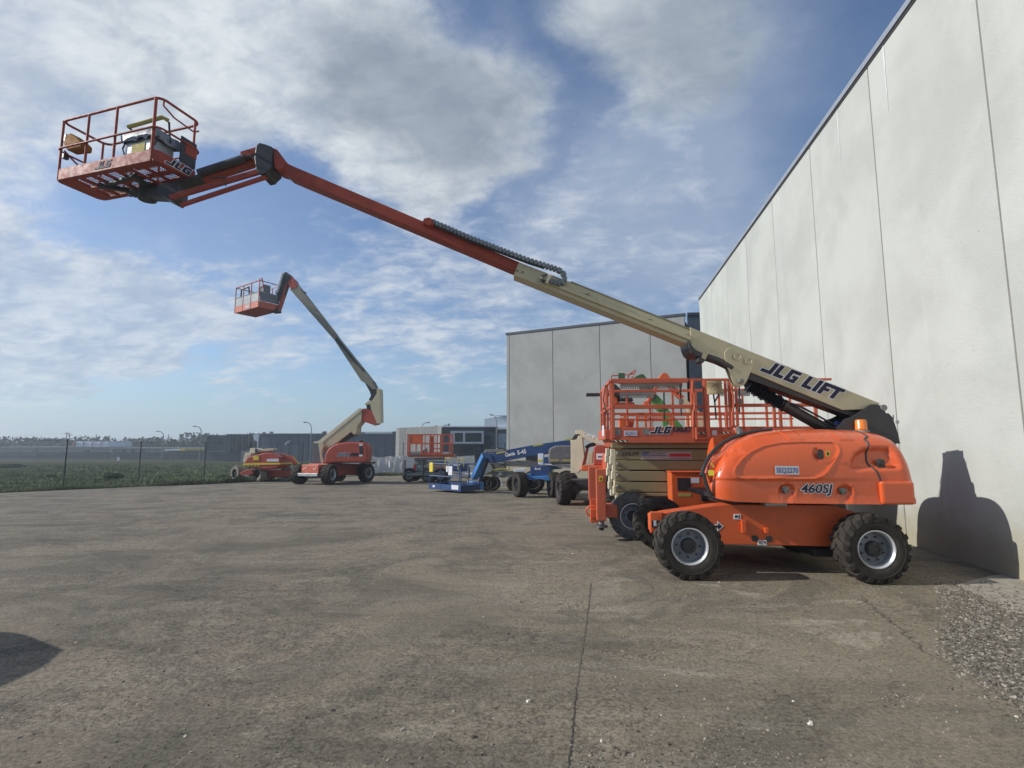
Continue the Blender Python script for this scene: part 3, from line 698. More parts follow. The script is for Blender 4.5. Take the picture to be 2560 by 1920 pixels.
for i in range(NX):
    x = x_lo + (x_hi-x_lo)*((i/(NX-1))**1.15)
    zt, zb = interp(topl, x), interp(botl, x); zt = max(zt, zb+.01)
    for j in range(NT):
        q = (j/(NT-1)); th = q*math.pi/2
        sz = math.sin(th)**(2/NEXP) if q > 0 else 0; cy = math.cos(th)**(2/NEXP) if q < 1 else 0
        # even spacing on the flat part of the side
        z = zb + (zt-zb)*sz; y = -(YI+(yout(x)-YI)*cy)
        if y < -0.6: y += disp(x, z)
        sw = .34*max(0, 1-(x-x_lo)/.95)**1.5*min(1, max(0, (y+.97)/.6)); vs.append((x+sw, y, z))
for i in range(NX-1):
    for j in range(NT-1): fs.append((i*NT+j, i*NT+j+1, (i+1)*NT+j+1, (i+1)*NT+j))
b0 = len(vs)
for i in range(NX):
    x = x_lo + (x_hi-x_lo)*((i/(NX-1))**1.15); sw = .34*max(0, 1-(x-x_lo)/.95)**1.5; vs.append((x+sw, -YI, interp(botl, x)))
for i in range(NX-1):
    fs.append((b0+i, b0+i+1, (i+1)*NT, i*NT)); fs.append((i*NT+NT-1, (i+1)*NT+NT-1, b0+i+1, b0+i))
fs.append(tuple(range((NX-1)*NT, NX*NT)) + (b0+NX-1,))
fs.append(tuple(range(NT-1, -1, -1)) + (b0,))
hd = MB().add(vs, fs).build('engine_hood', 'orange', bl, smooth=50)
# far-side hood, mirrored and plainer
vs2 = []; n1, n2 = 60, 20; x_f = x_lo+.75
for i in range(n1):
    x = x_f + (x_hi-x_f)*i/(n1-1); zt, zb = max(interp(topl, x), interp(botl, x)+.01), interp(botl, x)
    for j in range(n2):
        th = j/(n2-1)*math.pi/2; vs2.append((x, YI+(yout(x)-YI)*(math.cos(th)**(2/NEXP) if j < n2-1 else 0), zb+(zt-zb)*(math.sin(th)**(2/NEXP) if j else 0)))
fs2 = [(i*n2+j, (i+1)*n2+j, (i+1)*n2+j+1, i*n2+j+1) for i in range(n1-1) for j in range(n2-1)]
b0 = len(vs2)
vs2 += [(x_f + (x_hi-x_f)*i/(n1-1), YI, interp(botl, x_f + (x_hi-x_f)*i/(n1-1))) for i in range(n1)]
fs2 += [(b0+i, b0+i+1, (i+1)*n2, i*n2) for i in range(n1-1)] + [(b0+i, b0+i+1, (i+1)*n2+n2-1, i*n2+n2-1) for i in range(n1-1)]
fs2 += [tuple(range(n2)) + (b0,), tuple(range((n1-1)*n2, n1*n2)) + (b0+n1-1,)]
MB().add(vs2, fs2).build('engine_hood', 'orange', bl, smooth=50)
# rubber gasket round the open front edge + orange inner arch behind it
gpts = []
for i in range(0, 24):
    x = x_lo + (x_hi-x_lo)*.42*(i/23)**1.3; gpts.append((x-.035*(1-i/23)+.12*(i/23)*(1-i/23), -.86+.42*(i/23)**.7, interp(topl, x)+.012))
gz = [(x_lo-.03+.05*(1-k/6)**2, -.86, interp(botl, x_lo)-.0+.0*k) for k in range(0)]
lowg = [MF.px(*C1(a, b), -.86) for a, b in ((812, 838), (790, 800), (770, 745), (762, 700))]
MB().tube([tuple(p) for p in lowg] + gpts[1:], .026, 8).build('hood_gasket', 'hub', bl, smooth=50)
ip = pxz(MF, C1, [(806, 835), (782, 800), (757, 730), (752, 690), (762, 650), (790, 612), (830, 590), (870, 560), (880, 600), (830, 660), (800, 700), (800, 760)], -.62)
MB().prism(ip, -.78, -.60).build('inner_cowl', 'orange', bl, bevel=.02)
# seam strap wandering down the rear of the hood
sp_ = [(1768, 425), (1790, 436), (1800, 470), (1806, 520), (1803, 570), (1797, 620), (1808, 655), (1830, 690), (1846, 730), (1848, 790), (1849, 885)]
q = []
for k in range(len(sp_)-1):
    for t in (0, .33, .66):
        a_, b_ = sp_[k][0]+(sp_[k+1][0]-sp_[k][0])*t, sp_[k][1]+(sp_[k+1][1]-sp_[k][1])*t
        p = MF.px(*C1(a_, b_), -1.0 if b_ > 470 else -0.9); yy = hood_y(p.x, p.z) + (disp(p.x, p.z) if True else 0); q.append((p.x, yy+.002, p.z))
MB().tube(q, .014, 8).build('hood_seam', 'grease', bl, smooth=50)
# counterweight
cw0 = MF.px(*C1(1853, 887), -1.02); cw1 = MF.px(*C1(2070, 745), -1.02)
mb = MB().prism([(cw0.x, -1.05), (cw1.x-.06, -1.05), (cw1.x, -.93), (cw1.x+.12, -.6), (cw1.x+.17, 0), (cw1.x+.12, .6), (cw1.x, .93), (cw1.x-.06, 1.02), (cw0.x, 1.025)], cw0.z-.005, cw1.z, 'z')
mb.build('counterweight', 'orange', bl, bevel=.03)
mb = MB().prism([(cw0.x, -.33), (cw1.x-.05, -.33), (cw1.x+.12, 0), (cw1.x-.05, .33), (cw0.x, .33)], cw0.z, cw1.z+.45, 'z'); mb.build('turntable_frame', 'black', bl)
# hood furniture
slot('latch_opening', 1478, 580, 34, 66, 'hub', -1.0+.026, C1, MF, bl, th=.002)
for cx, cy in ((1272, 800), (1626, 808)):
    p = MF.px(*C1(cx, cy), -1.0)
    mb = MB().lathe([(-.0, .0), (.0, .045), (.012, .045), (.012, .03), (.022, .026), (.022, 0)], 20, o=(p.x, -1.0+.045, p.z)); mb.box(p.x-.05, p.x+.05, -.975, -.958, p.z+.022, p.z+.036); mb.build('hood_latch', 'greymetal', bl, smooth=35)
    MB().box(p.x-.04, p.x+.04, -.972, -.958, p.z-.028, p.z-.004).build('latch_opening', 'hub', bl, bevel=.003)
p = MF.px(*C1(1845, 635), -.93); MB().lathe([(0, 0), (0, .05), (.03, .048), (.045, .03), (.045, 0)], 16, o=(p.x, -.925, p.z+.012)).box(p.x-.045, p.x+.05, -.95, -.90, p.z-.06, p.z-.01).build('exhaust_cap', 'grease', bl, smooth=35)
plate(MF.px(*C1(1200, 703), -.992), (1, 0, -.012), (0, 0, 1), .305, .108, bl, name='number_plate')
text_part('SEQ2270', MF.px(*C1(1207, 692), -.9955), (1, 0, -.012), (0, 0, 1), .062, bl, 'blueprint', width=.278, bold=.012)
text_part('460SJ', MF.px(*C1(1352, 815), -.997), (1, 0, -.01), (0, 0, 1), .108, bl, 'navy', outline='white', width=.43, bold=.022, shear=.22)
plate(MF.px(*C1(1512, 591), -.99), (1, 0, 0), (0, 0, 1), .052, .066, bl, 'yellow', 'warning_label'); plate(MF.px(*C1(1517, 585), -.9945), (1, 0, 0), (0, 0, 1), .026, .036, bl, 'black', 'warning_symbol')
plate(MF.px(*C1(789, 710), -.845), (.93, -.36, 0), (0, 0, 1), .07, .07, bl, 'yellow', 'warning_label')
plate(MF.px(*C1(820, 662), -.90), (.75, -.36, .62), (-.6, 0, .8), .02, .07, bl, 'yellow', 'warning_label')
p = MF.px(*C1(990, 475), -.45); MB().tube([(p.x, -.45, p.z-.12), (p.x, -.45, p.z), (p.x-.02, -.45, p.z+.09), (p.x-.05, -.45, p.z+.13)], [.03, .04, .042, .03], 12).build('filler_neck', 'greymetal', bl, smooth=50)
# beacon
p = MF.px(*C8(1748, 915), -.34)
MB().lathe([(0, .0), (0, .075), (.02, .08), (.03, .075), (.13, .072), (.15, .06), (.155, 0)], 24, o=(p.x, -.34, p.z-.035), ax=(0, 0, 1)).build('beacon_lamp', 'amber', bl, smooth=35)
MB().lathe([(0, 0), (0, .10), (.02, .09), (.02, 0)], 24, o=(p.x, -.34, p.z-.057), ax=(0, 0, 1)).build('beacon_base', 'greymetal', bl, smooth=35)
# tower plates round the boom pivot
tp = pxz(MF, E6, [(210, 830), (440, 610), (600, 560), (850, 420), (960, 360), (1050, 295), (1120, 262), (1260, 258), (1350, 300), (1400, 370), (1425, 470), (1490, 475), (1560, 570), (1600, 800), (1620, 1000), (1625, 1190), (400, 1190)], -.38)
zt_ = max(z for x, z in tp); N_ = len(tp)
for sg in (-1, 1):
    yy = [.165+.26*(zt_-z) for x, z in tp]
    MB().add([(x, sg*y, z) for (x, z), y in zip(tp, yy)]+[(x, sg*(y+.03), z) for (x, z), y in zip(tp, yy)], [tuple(range(N_)), tuple(range(2*N_-1, N_-1, -1))]+[(i, (i+1) % N_, (i+1) % N_+N_, i+N_) for i in range(N_)]).build('boom_support', 'black', bl, bevel=.006)
xc_ = MF.px(*E6(1150, 700), -.2).x; MB().prism([(-.15, zt_-.12), (.15, zt_-.12), (.36, zt_-.85), (-.36, zt_-.85)], xc_, xc_+.06, 'x').build('support_core', 'black', bl)
pv = MF.px(*E6(1270, 355), -.28); MB().cyl((pv.x, -.225, pv.z), (pv.x, .225, pv.z), .045, 20).build('pivot_pin', 'greymetal', bl, smooth=40)
p = MF.px(*E6(1518, 690), -.272); slot('lifting_eye', 1518, 690, 40, 140, 'white', -.272, E6, MF, bl) if False else MB().lathe([(0, 0), (0, .028), (.004, .028), (.004, 0)], 20, o=(p.x, -.262, p.z)).build('lifting_eye', 'galv', bl)
p = MF.px(*E6(150, 860), .1); MB().cyl((p.x, .1, p.z-.1), (p.x, .1, p.z+.12), .05, 12).build('fuel_cap', 'blueprint', bl, smooth=40)
# ---- boom sections
HB = .15
bp = pxz(MF, C8, [(398, 120), (1900, 722), (1862, 748), (1800, 768), (1700, 772), (1600, 775), (880, 478), (405, 290)], -HB)
MB().prism(bp, -HB, HB).build('boom_base_section', 'cream', bl, bevel=.006)
MB().prism(pxz(MF, C8, [(880, 476), (1600, 773), (1690, 790), (1760, 800), (1690, 835), (1600, 800), (862, 533)], -.12), -.12, .12).build('boom_underplate', 'grease', bl, bevel=.004)
mp = pxz(MF, D1, [(822, 374), (2110, 872), (2090, 975), (1960, 930), (786, 462)], -.135)
MB().prism(mp, -.135, .135).build('boom_mid_section', 'cream', bl, bevel=.006)
a = MF.px(*D1(1010, 508), -.155); b_ = MF.px(*D1(2010, 905), -.155)
MB().beam(a, b_, .05, .055).build('cable_conduit', 'cream', bl, bevel=.006)
a = MF.px(*D1(1180, 510), -.137); b_ = MF.px(*D1(2000, 836), -.137)
MB().beam(a, b_, .012, .02).build('boom_rib', 'olive', bl)
for (cx, cy) in ((1297, 603), (1728, 778), (1985, 884)):
    p = MF.px(*D1(cx, cy), -.17); MB().box(p.x-.03, p.x+.03, -.17, -.134, p.z-.03, p.z+.03).build('inspection_block', 'olive', bl, bevel=.006)
p = MF.px(*D1(812, 432), -.157)
for q_ in ((812, 432), (848, 443)):
    p = MF.px(*D1(*q_), -.157); MB().cyl((p.x, -.165, p.z), (p.x, -.15, p.z), .012, 8).build('wear_pad_bolt', 'hub', bl)
fp = [MF.px(*D3(380, 262), -.15), MF.px(*D1(900, 400), -.15), MF.px(*D1(890, 470), -.15), MF.px(*D3(340, 375), -.15), MF.px(*D3(250, 300), -.15), MF.px(*D3(285, 215), -.15)]
MB().prism([(p.x, p.z) for p in fp], -.122, .122).build('boom_fly_section', 'orange_boom', bl, bevel=.012)
# cradle block for the track, power track links, cable loop
a = MF.px(*D1(160, 105), -.16); b_ = MF.px(*D1(235, 108), -.16)
MB().prism(pxz(MF, D1, [(158, 112), (172, 84), (205, 78), (238, 95), (240, 125), (200, 132)], -.17), -.24, -.10).build('track_anchor', 'orange_boom', bl, bevel=.006)
path = [MF.px(*D1(*q_), -.19) for q_ in ((225, 98), (480, 208), (790, 328), (900, 368), (1010, 402), (1085, 425), (1122, 445), (1140, 480), (1135, 512), (1110, 527), (1060, 515), (1000, 492))]
pts = []
for i in range(len(path)-1):
    seg = (path[i+1]-path[i]).length; k = max(1, round(seg/.062))
    pts += [path[i].lerp(path[i+1], t/k) for t in range(k)]
mb = MB()
for i in range(len(pts)-1):
    d = pts[i+1]-pts[i]; mb.beam(pts[i]+d*.06, pts[i]+d*.74, .10, .066); mb.beam(pts[i]+d*.2, pts[i]+d*1.1, .08, .036)
mb.build('power_track', 'chain', bl)
tpath = [MF.px(*D1(*q_), -.19) for q_ in ((240, 118), (480, 224), (790, 343), (900, 383), (1000, 414))]
MB().tube(tpath, .022, 6).build('track_tray', 'hub', bl)
for k in range(4): MB().tube([MF.px(*D1(*q_), -.21-k*.012) for q_ in ((1000+k*5, 460), (975+k*3, 470+k*3), (968+k*4, 490), (985, 512-k*4), (1010, 520-k*5))], .010, 6).build('hydraulic_hose', 'hub', bl, smooth=50)
MB().beam(MF.px(*D1(1040, 462), -.22), MF.px(*D1(1008, 520), -.22), .05, .05).build('hose_clamp', 'cream_pale', bl, bevel=.008)
# hose stop under the base section
MB().prism(pxz(MF, C8, [(383, 228), (410, 268), (440, 300), (485, 322), (490, 350), (450, 350), (412, 320), (392, 275)], -.19), -.2, .2).build('section_stop', 'hub', bl, bevel=.006)
MB().prism(pxz(MF, C8, [(470, 340), (500, 322), (520, 375), (495, 405), (455, 395), (460, 360)], -.15), -.17, -.02).build('stop_block', 'hub', bl, bevel=.008)
MB().prism(pxz(MF, C8, [(490, 322), (532, 338), (512, 380), (478, 362)], -.15), -.18, -.16).build('stop_bracket', 'cream', bl, bevel=.004)
MB().tube([MF.px(*C8(*q_), -.12) for q_ in ((525, 358), (600, 382), (680, 420), (722, 448))], .06, 10).build('hydraulic_hose', 'grease', bl, smooth=50)
# cylinder lug plate
lp = pxz(MF, C8, [(676, 318), (688, 296), (705, 284), (722, 281), (740, 285), (905, 365), (914, 380), (908, 420), (852, 545), (835, 572), (810, 585), (782, 586), (757, 572), (742, 548), (700, 440), (676, 350)], -.2)
for y0, y1 in ((-.168, -.151), (-.08, -.065)): MB().prism(lp, y0, y1).build('cylinder_lug', 'cream', bl, bevel=.006)
for c in ((770, 350), (858, 386)):
    p = MF.px(*C8(*c), -.2); MB().lathe([(0, .0), (0, .055), (.006, .055), (.008, .045), (.002, .04), (.001, 0)], 24, o=(p.x, -.2, p.z)).build('lug_boss', 'cream', bl, smooth=30)
p = MF.px(*C8(797, 547), -.2); MB().cyl((p.x, -.235, p.z), (p.x, -.07, p.z), .033, 14).cyl((p.x, -.245, p.z), (p.x, -.23, p.z), .018, 6).build('lug_pin', 'greymetal', bl, smooth=40)
# lift cylinder with torn bellows
A = MF.px(*C8(800, 548), 0); Bm = MF.px(*C8(1118, 745), 0); Cc = MF.px(*C8(1620, 1010), 0); ax = (Cc-A).normalized()
Ln = (Bm-A).length; prof = [(0.05, .03)]
nb_ = 15
for k in range(nb_): prof += [(.10+(Ln-.12)*k/nb_, .055), (.10+(Ln-.12)*(k+.45)/nb_, .098+.012*math.sin(k*2.1))]
prof += [(Ln, .07), (Ln+.02, .088)]
MB().lathe(prof, 22, o=A, ax=ax).build('cylinder_bellows', 'black', bl, smooth=25)
MB().lathe([(Ln+.0, .0), (Ln, .09), (Ln+.05, .092), (Ln+.06, .08), ((Cc-A).length, .08)], 24, o=A, ax=ax).build('lift_cylinder', 'grease', bl, smooth=35)
MB().tube([A+ax*(Ln+.1)+Vector((0, -.09, .06)), A+ax*(Ln+.25)+Vector((0, -.10, .09)), Cc+Vector((0, -.10, .10))], .014, 8).build('cylinder_pipe', 'hub', bl, smooth=50)
MB().tube([A+ax*(Ln+.12)+Vector((0, -.05, .08)), Cc+Vector((.02, -.05, .13))], .008, 6).build('cylinder_pipe', 'galv', bl, smooth=50)
# boom lettering
o1 = MF.px(*C8(958, 468), -.1515); o2 = MF.px(*C8(1590, 712), -.1515); rr = (o2-o1); wlen = rr.length
uu = Vector((-rr.z, 0, rr.x)); place_logo('JLG LIFT', o1+rr.normalized()*.015, rr, uu, .195, bl, width=wlen*.945, outline=.055)
# ---- knuckle and jib
kp = pxz(MF, C2, [(1852, 600), (1880, 575), (1930, 588), (1978, 606), (2002, 640), (1990, 700), (1990, 780), (1950, 815), (1935, 835), (1890, 842), (1850, 790), (1838, 700)], 0)
MB().prism(kp, -.17, .17).build('jib_knuckle', 'black', bl, bevel=.015)
MB().prism(pxz(MF, C2, [(1975, 606), (2020, 625), (2075, 700), (2090, 720), (2060, 800), (2000, 780), (1990, 700)], 0), -.155, .155).build('boom_head', 'orange_boom', bl, bevel=.02)
MB().prism(pxz(MF, C2, [(1700, 625), (1878, 573), (1855, 640), (1700, 690)], 0), -.09, .09).build('jib_rest', 'orange_boom', bl, bevel=.01)
def strut(name, p, q_, w, h, m, y=0, par=bl, fr=MF, cr=C2, bev=.008):
    return MB().beam(fr.px(*cr(*p), y), fr.px(*cr(*q_), y), w, h).build(name, m, par, bevel=bev)
strut('jib_arm', (1870, 665), (1330, 840), .14, .11, 'orange_boom', .05)
strut('jib_arm', (1880, 755), (1090, 988), .05, .085, 'orange_boom', -.12)
strut('jib_arm', (1900, 812), (1180, 1050), .05, .062, 'orange_boom', -.12)
MB().tube([MF.px(*C2(1720, 655), -.06), MF.px(*C2(1330, 782), -.06)], .062, 12).tube([MF.px(*C2(1850, 612), -.06), MF.px(*C2(1700, 660), -.06)], .03, 10).build('jib_cylinder', 'grease', bl, smooth=40)
for pts_, yy_, rr_ in ((((1700, 628), (1760, 640), (1800, 670), (1780, 640), (1840, 660)), -.14, .008), (((1680, 740), (1670, 765), (1685, 768), (1700, 735)), -.17, .008), (((1420, 830), (1500, 815), (1560, 818)), -.17, .011), (((1540, 860), (1558, 885)), -.17, .012)):
    MB().tube([MF.px(*C2(*q_), yy_) for q_ in pts_], rr_, 6).build('hydraulic_hose', 'hub', bl, smooth=50)
MB().prism(pxz(MF, C2, [(1380, 830), (1200, 905), (1190, 1010), (1150, 1045), (1060, 1000), (1020, 970), (1050, 905), (1330, 860)], 0), -.14, .14).build('jib_end_bracket', 'black', bl, bevel=.02)
# ---- platform
HZ = 4.05; sD = ray(*C2(960, 665)); Dp = EYE + sD*(HZ/sD.z)
pa = R(163); PM = Matrix.Translation(Dp) @ Matrix(((math.cos(pa), math.sin(pa), 0, 0), (math.sin(pa), -math.cos(pa), 0, 0), (0, 0, 1, 0), (0, 0, 0, 1))) @ Matrix.Scale(.91, 4)
PT = MF.I @ PM
LX, LY, HR = 2.27, .80, 1.08
rc = .13
def rrect(x0, x1, y0, y1, r, n=4):
    out = []
    for cx, cy, a0 in ((x1-r, y1-r, 0), (x0+r, y1-r, 90), (x0+r, y0+r, 180), (x1-r, y0+r, 270)):
        out += [(cx+r*math.cos(R(a0+90*k/n)), cy+r*math.sin(R(a0+90*k/n))) for k in range(n+1)]
    return out
ol = rrect(0, LX, 0, LY, rc, 6); N = len(ol); il = rrect(.012, LX-.012, .012, LY-.012, rc-.012, 6)
TB = .19
mb = MB(PT); mb.add([(x, y, 0) for x, y in ol]+[(x, y, TB) for x, y in ol]+[(x, y, 0) for x, y in il]+[(x, y, TB) for x, y in il],
    [(i, (i+1) % N, (i+1) % N+N, i+N) for i in range(N)]+[(i+2*N, i+3*N, (i+1) % N+3*N, (i+1) % N+2*N) for i in range(N)]+[(i+N, (i+1) % N+N, (i+1) % N+3*N, i+3*N) for i in range(N)]+[(i, i+2*N, (i+1) % N+2*N, (i+1) % N) for i in range(N)])
plat = mb.build('work_platform', 'orange_boom', bl, smooth=35)
# floor frame with perforated deck
mb = MB(PT)
mb.box(.05, LX-.05, .012, .10, .0, .03); mb.box(.05, LX-.05, LY-.10, LY-.012, .0, .03); mb.box(.012, .12, .10, LY-.10, 0, .03); mb.box(LX-.30, LX-.012, .10, LY-.10, 0, .03)
for k in range(1, 7): mb.box(.12+k*.27, .12+k*.27+.045, .10, LY-.10, -.005, .03)
mb.box(.12, LX-.3, LY/2-.03, LY/2+.03, -.004, .026)
mb.build('floor_frame', 'orange_boom', plat)
mb = MB(PT)
nx_, ny_ = 40, 13
for i in range(nx_+1): x = .12+(LX-.42)*i/nx_; mb.box(x-.006, x+.006, .10, LY-.10, .031, .036)
for j in range(ny_+1): y = .10+(LY-.20)*j/ny_; mb.box(.12, LX-.30, y-.005, y+.005, .037, .041)
mb.build('deck_mesh', 'orange_boom', plat, stuff=True)
# dark solid tread plates under part of the floor, with slots
mb = MB(PT)
for x0, x1 in ((.13, .36), (.44, .62), (.68, .90)):
    for y0, y1 in ((.11, .19), (.34, .42), (.58, .66)): mb.box(x0, x1, y0, y1, .014, .028)
mb.build('tread_plate', 'orange_boom', plat)
# support arms and rotator
mb = MB(PT); cxp, cyp = .98, LY+.02
mb.beam((cxp, cyp, -.07), (1.62, .28, -.04), .07, .07); mb.beam((cxp-.05, cyp, -.07), (.72, .22, -.04), .07, .07); mb.beam((.68, .24, -.03), (1.70, .36, -.03), .06, .05); mb.beam((.72, LY-.1, -.035), (1.5, LY-.08, -.035), .06, .05)
mb.build('platform_support', 'black', plat, bevel=.008)
pr = MF.I @ Vector((0, 0, 0))
ra = MF.px(*C2(905, 950), .28); rb = MF.px(*C2(1100, 960), .1)
mb = MB(); mb.cyl((ra.x, ra.y, ra.z-.12), (ra.x, ra.y, ra.z+.14), .13, 20); mb.beam(ra, rb, .2, .18); mb.beam((ra.x-.25, ra.y, ra.z-.0), (ra.x+.1, ra.y, ra.z), .12, .10)
mb.build('platform_rotator', 'black', plat, bevel=.012)
mb = MB(PT)
mb.tube([(-.0+rc, .02, HR)] + [(x, y, HR) for x, y in rrect(.02, LX-.02, .02, LY-.02, rc, 5)][::-1][:0] , .019, 8) if False else None
topr = [(x, y, HR) for x, y in rrect(.02, LX-.02, .02, LY-.02, rc, 5)]
mb.tube(topr, .021, 10, closed=True)
mb.build('top_rail', 'orange_boom', plat, smooth=50)
mid = [(x, y, .56) for x, y in rrect(-.012, LX+.012, -.012, LY+.012, rc, 5)]
MB(PT).tube(mid, .017, 8, closed=True).build('mid_rail', 'orange_boom', plat, smooth=50)
MB(PT).tube([(.03, .10, HR-.02), (.06, .12, HR-.08), (.10, .35, HR-.14), (.12, LY-.05, HR-.15), (.05, LY-.02, HR-.12)], .014, 8).build('inner_rail', 'orange_boom', plat, smooth=50)
for (x, y) in ((LX-.07, .02), (LX-.68, .02), (LX-1.33, .02), (.10, .02), (.03, LY-.12), (LX-.03, LY-.1), (LX-.7, LY-.02), (LX-1.35, LY-.02)):
    MB(PT).tube([(x, y, .02), (x, y, HR)], .020 if (x, y) != (.10, .02) else .024, 8).build('rail_post', 'orange_boom', plat, smooth=50)
# diagonal/entry rails
MB(PT).tube([(LX-.1, .05, .55), (LX-.16, .2, .40), (LX-.3, .45, .22), (LX-.45, .60, .2)], .015, 8).tube([(LX-.55, .76, .03), (LX-.62, .76, .75), (LX-.7, .7, .84)], .017, 8).tube([(LX-.7, .76, .03), (LX-.71, .76, .60), (LX-.95, .76, .58), (LX-1.25, .76, .60)], .017, 8).build('entry_rail', 'orange_boom', plat, smooth=50)
# console with cover and yellow pad
mb = MB(PT); mb.box(.22, .80, .10, .50, .24, .50); mb.build('control_console', 'galv', plat, bevel=.03)
rnd = random.Random(3)
mb = MB(PT); vs = []
for i in range(11):
    for j in range(7): vs.append((.14+.72*i/10+rnd.uniform(-.01, .01), .04+.50*j/6+rnd.uniform(-.01, .01), .60+.10*math.sin(math.pi*i/10)**.5*math.sin(math.pi*j/6)**.5*1.2+rnd.uniform(-.02, .02)))
n0 = len(vs); bd = [i*7 for i in range(11)] + [70+j for j in range(1, 7)] + [i*7+6 for i in range(9, -1, -1)] + [j for j in range(5, 0, -1)]
vs += [(vs[k][0]*.97+.015, vs[k][1]*.96+.01, .46+rnd.uniform(-.03, .03)) for k in bd]
fs = [(i*7+j, i*7+j+1, i*7+8+j, i*7+7+j) for i in range(10) for j in range(6)] + [(bd[k], bd[(k+1) % len(bd)], n0+(k+1) % len(bd), n0+k) for k in range(len(bd))]
mb.add(vs, fs); mb.build('console_cover', 'silver', plat, smooth=70)
MB(PT).box(.24, .78, .085, .098, .26, .42).build('console_face', 'white', plat, bevel=.005); MB(PT).box(.34, .62, .075, .084, .25, .40).build('instruction_label', 'yellow_dull', plat)
MB(PT).tube([(.14, .14, .50), (.16, .10, .34), (.24, .08, .26)], .014, 6).tube([(.84, .12, .5), (.86, .1, .38), (.80, .1, .25)], .014, 6).build('console_cable', 'hub', plat)
mb = MB(PT); mb.tube([(.16, .30, .87), (.22, .24, .905), (.92, .20, .84)], .034, 8); mb.build('foam_bar', 'yellow_dull', plat, smooth=50)
MB(PT).tube([(.90, .20, .83), (.78, .3, .66), (.80, .35, .5)], .016, 8).tube([(.17, .32, .86), (.15, .35, .5)], .016, 8).build('bar_bracket', 'hub', plat, smooth=50)
mb = MB(PT); mb.prism([(LX-.55, .50), (LX-.20, .53), (LX-.10, .66), (LX-.12, .80), (LX-.24, .84), (LX-.42, .72), (LX-.56, .60)], .02, .20, 'y'); mb.build('manual_box', 'ochre', plat, bevel=.02)
MB(PT).box(LX-.115, LX-.045, .05, .13, .42, .52).box(LX-.115, LX-.045, .05, .13, .72, .86).build('manual_box_bracket', 'hub', plat, bevel=.01)
MB(PT).box(-.005, .02, .42, .72, .20, .66).build('side_panel', 'black', plat, bevel=.015); MB(PT).box(-.012, -.005, .50, .72, .38, .60).build('side_panel_face', 'orange_boom', plat, bevel=.006)
# logos on the toe board
def pdir(v): return (PT.to_3x3() @ Vector(v))
place_logo('JLG', PT @ Vector((LX-.98, -.001, .035)), pdir((-1, 0, 0)), pdir((0, 0, 1)), .115, plat, width=.30, outline=.0, mat_out=None)
place_logo('JLG', PT @ Vector((-.002, .20, .045)), pdir((0, 1, 0)), pdir((0, 0, 1)), .11, plat, width=.38, outline=.07)
# ================================================================== SCISSOR LIFT beside the big boom lift
SF = Frame(2.16, 9.41, ROT, z=0, slope=False)
sl = thing('scissor_lift', 'orange rough-terrain scissor lift with stacked tan arms, standing behind the big boom lift', 'scissor lift', SF)
def sx(cr, a, b, y): return SF.px(*cr(a, b), y)
x0 = sx(C6, 378, 700, 0).x; x1 = sx(C6, 1255, 700, 0).x; x2 = sx(C6, 1680, 700, 0).x; x3 = SF.px(2120, 1060, 0).x
ztop, zdk, zbt = sx(C6, 378, 225, 0).z, sx(C6, 800, 715, 0).z, sx(C6, 800, 833, 0).z
SW = 1.86
# deck
deck = MB().box(x0+.05, x3, .03, SW-.03, zbt-.06, zbt-.01).build('deck', 'orange_old', sl, bevel=.01)
MB().prism([(x0-.02, zbt), (x1+.02, zbt), (x1+.02, zbt-.085), (x0+.06, zbt-.085), (x0-.02, zbt-.03)], -.005, .05).build('deck_edge', 'orange_old', sl, bevel=.008)
MB().box(x1+.02, x3, .01, .06, zbt-.07, zbt-.005).build('deck_edge', 'orange_old', sl, bevel=.006)
MB().box(x0+.03, x1-.03, .0, .03, zbt, zdk).build('kick_plate', 'orange_old', sl, bevel=.006)
MB().box(x1+.03, x2-.03, .02, .05, zbt+.01, zdk).build('kick_plate', 'orange_old', sl, bevel=.006)
MB().box(x2+.03, x3, .03, .06, zbt, zdk+.01).build('kick_plate', 'orange_old', sl, bevel=.006)
MB().box(x0+.03, x3, SW-.03, SW, zbt, zdk).build('kick_plate', 'orange_old', sl, bevel=.006)
# left end: tilted skirt panel
MB().box(x0-.10, x0+.02, .25, SW-.05, zbt-.02, zdk-.03).build('end_kick_plate', 'orange_old', sl, bevel=.01)
MB().prism([(x0-.02, zbt-.02), (x0+.15, zbt-.02), (x0+.13, zbt-.2), (x0+.04, zbt-.16)], .3, SW-.15).build('end_skirt', 'orange_old', sl, bevel=.01)
plate((x0-.104, .75, zbt+.05), (0, -1, 0), (0, 0, 1), .38, .2, sl)
def post(x, y, z0, z1, w=.045, d=.04, m='orange_old', name='rail_post'): return MB().box(x-w/2, x+w/2, y-d/2, y+d/2, z0, z1).build(name, m, sl, bevel=.006)
for x, w in ((x0+.03, .06), (x0+1.78*.95, .075), (x1+.0, .06)): post(x, .0, zbt, ztop, w)
xg = sx(C6, 1228, 500, 0).x
for a in (1235, 1370, 1408, 1602, 1640, 1670, 1715): post(sx(C6, a, 600, .03).x, .03, zdk-.02, ztop-.01, .045)
for a, yy in ((2110, .05), (2175, .05)): post(sx(C6, a, 600, yy).x, yy, zdk-.02, ztop-.02, .05)
post(SF.px(2040, 1040, SW).x, SW, zdk-.02, ztop, .07)
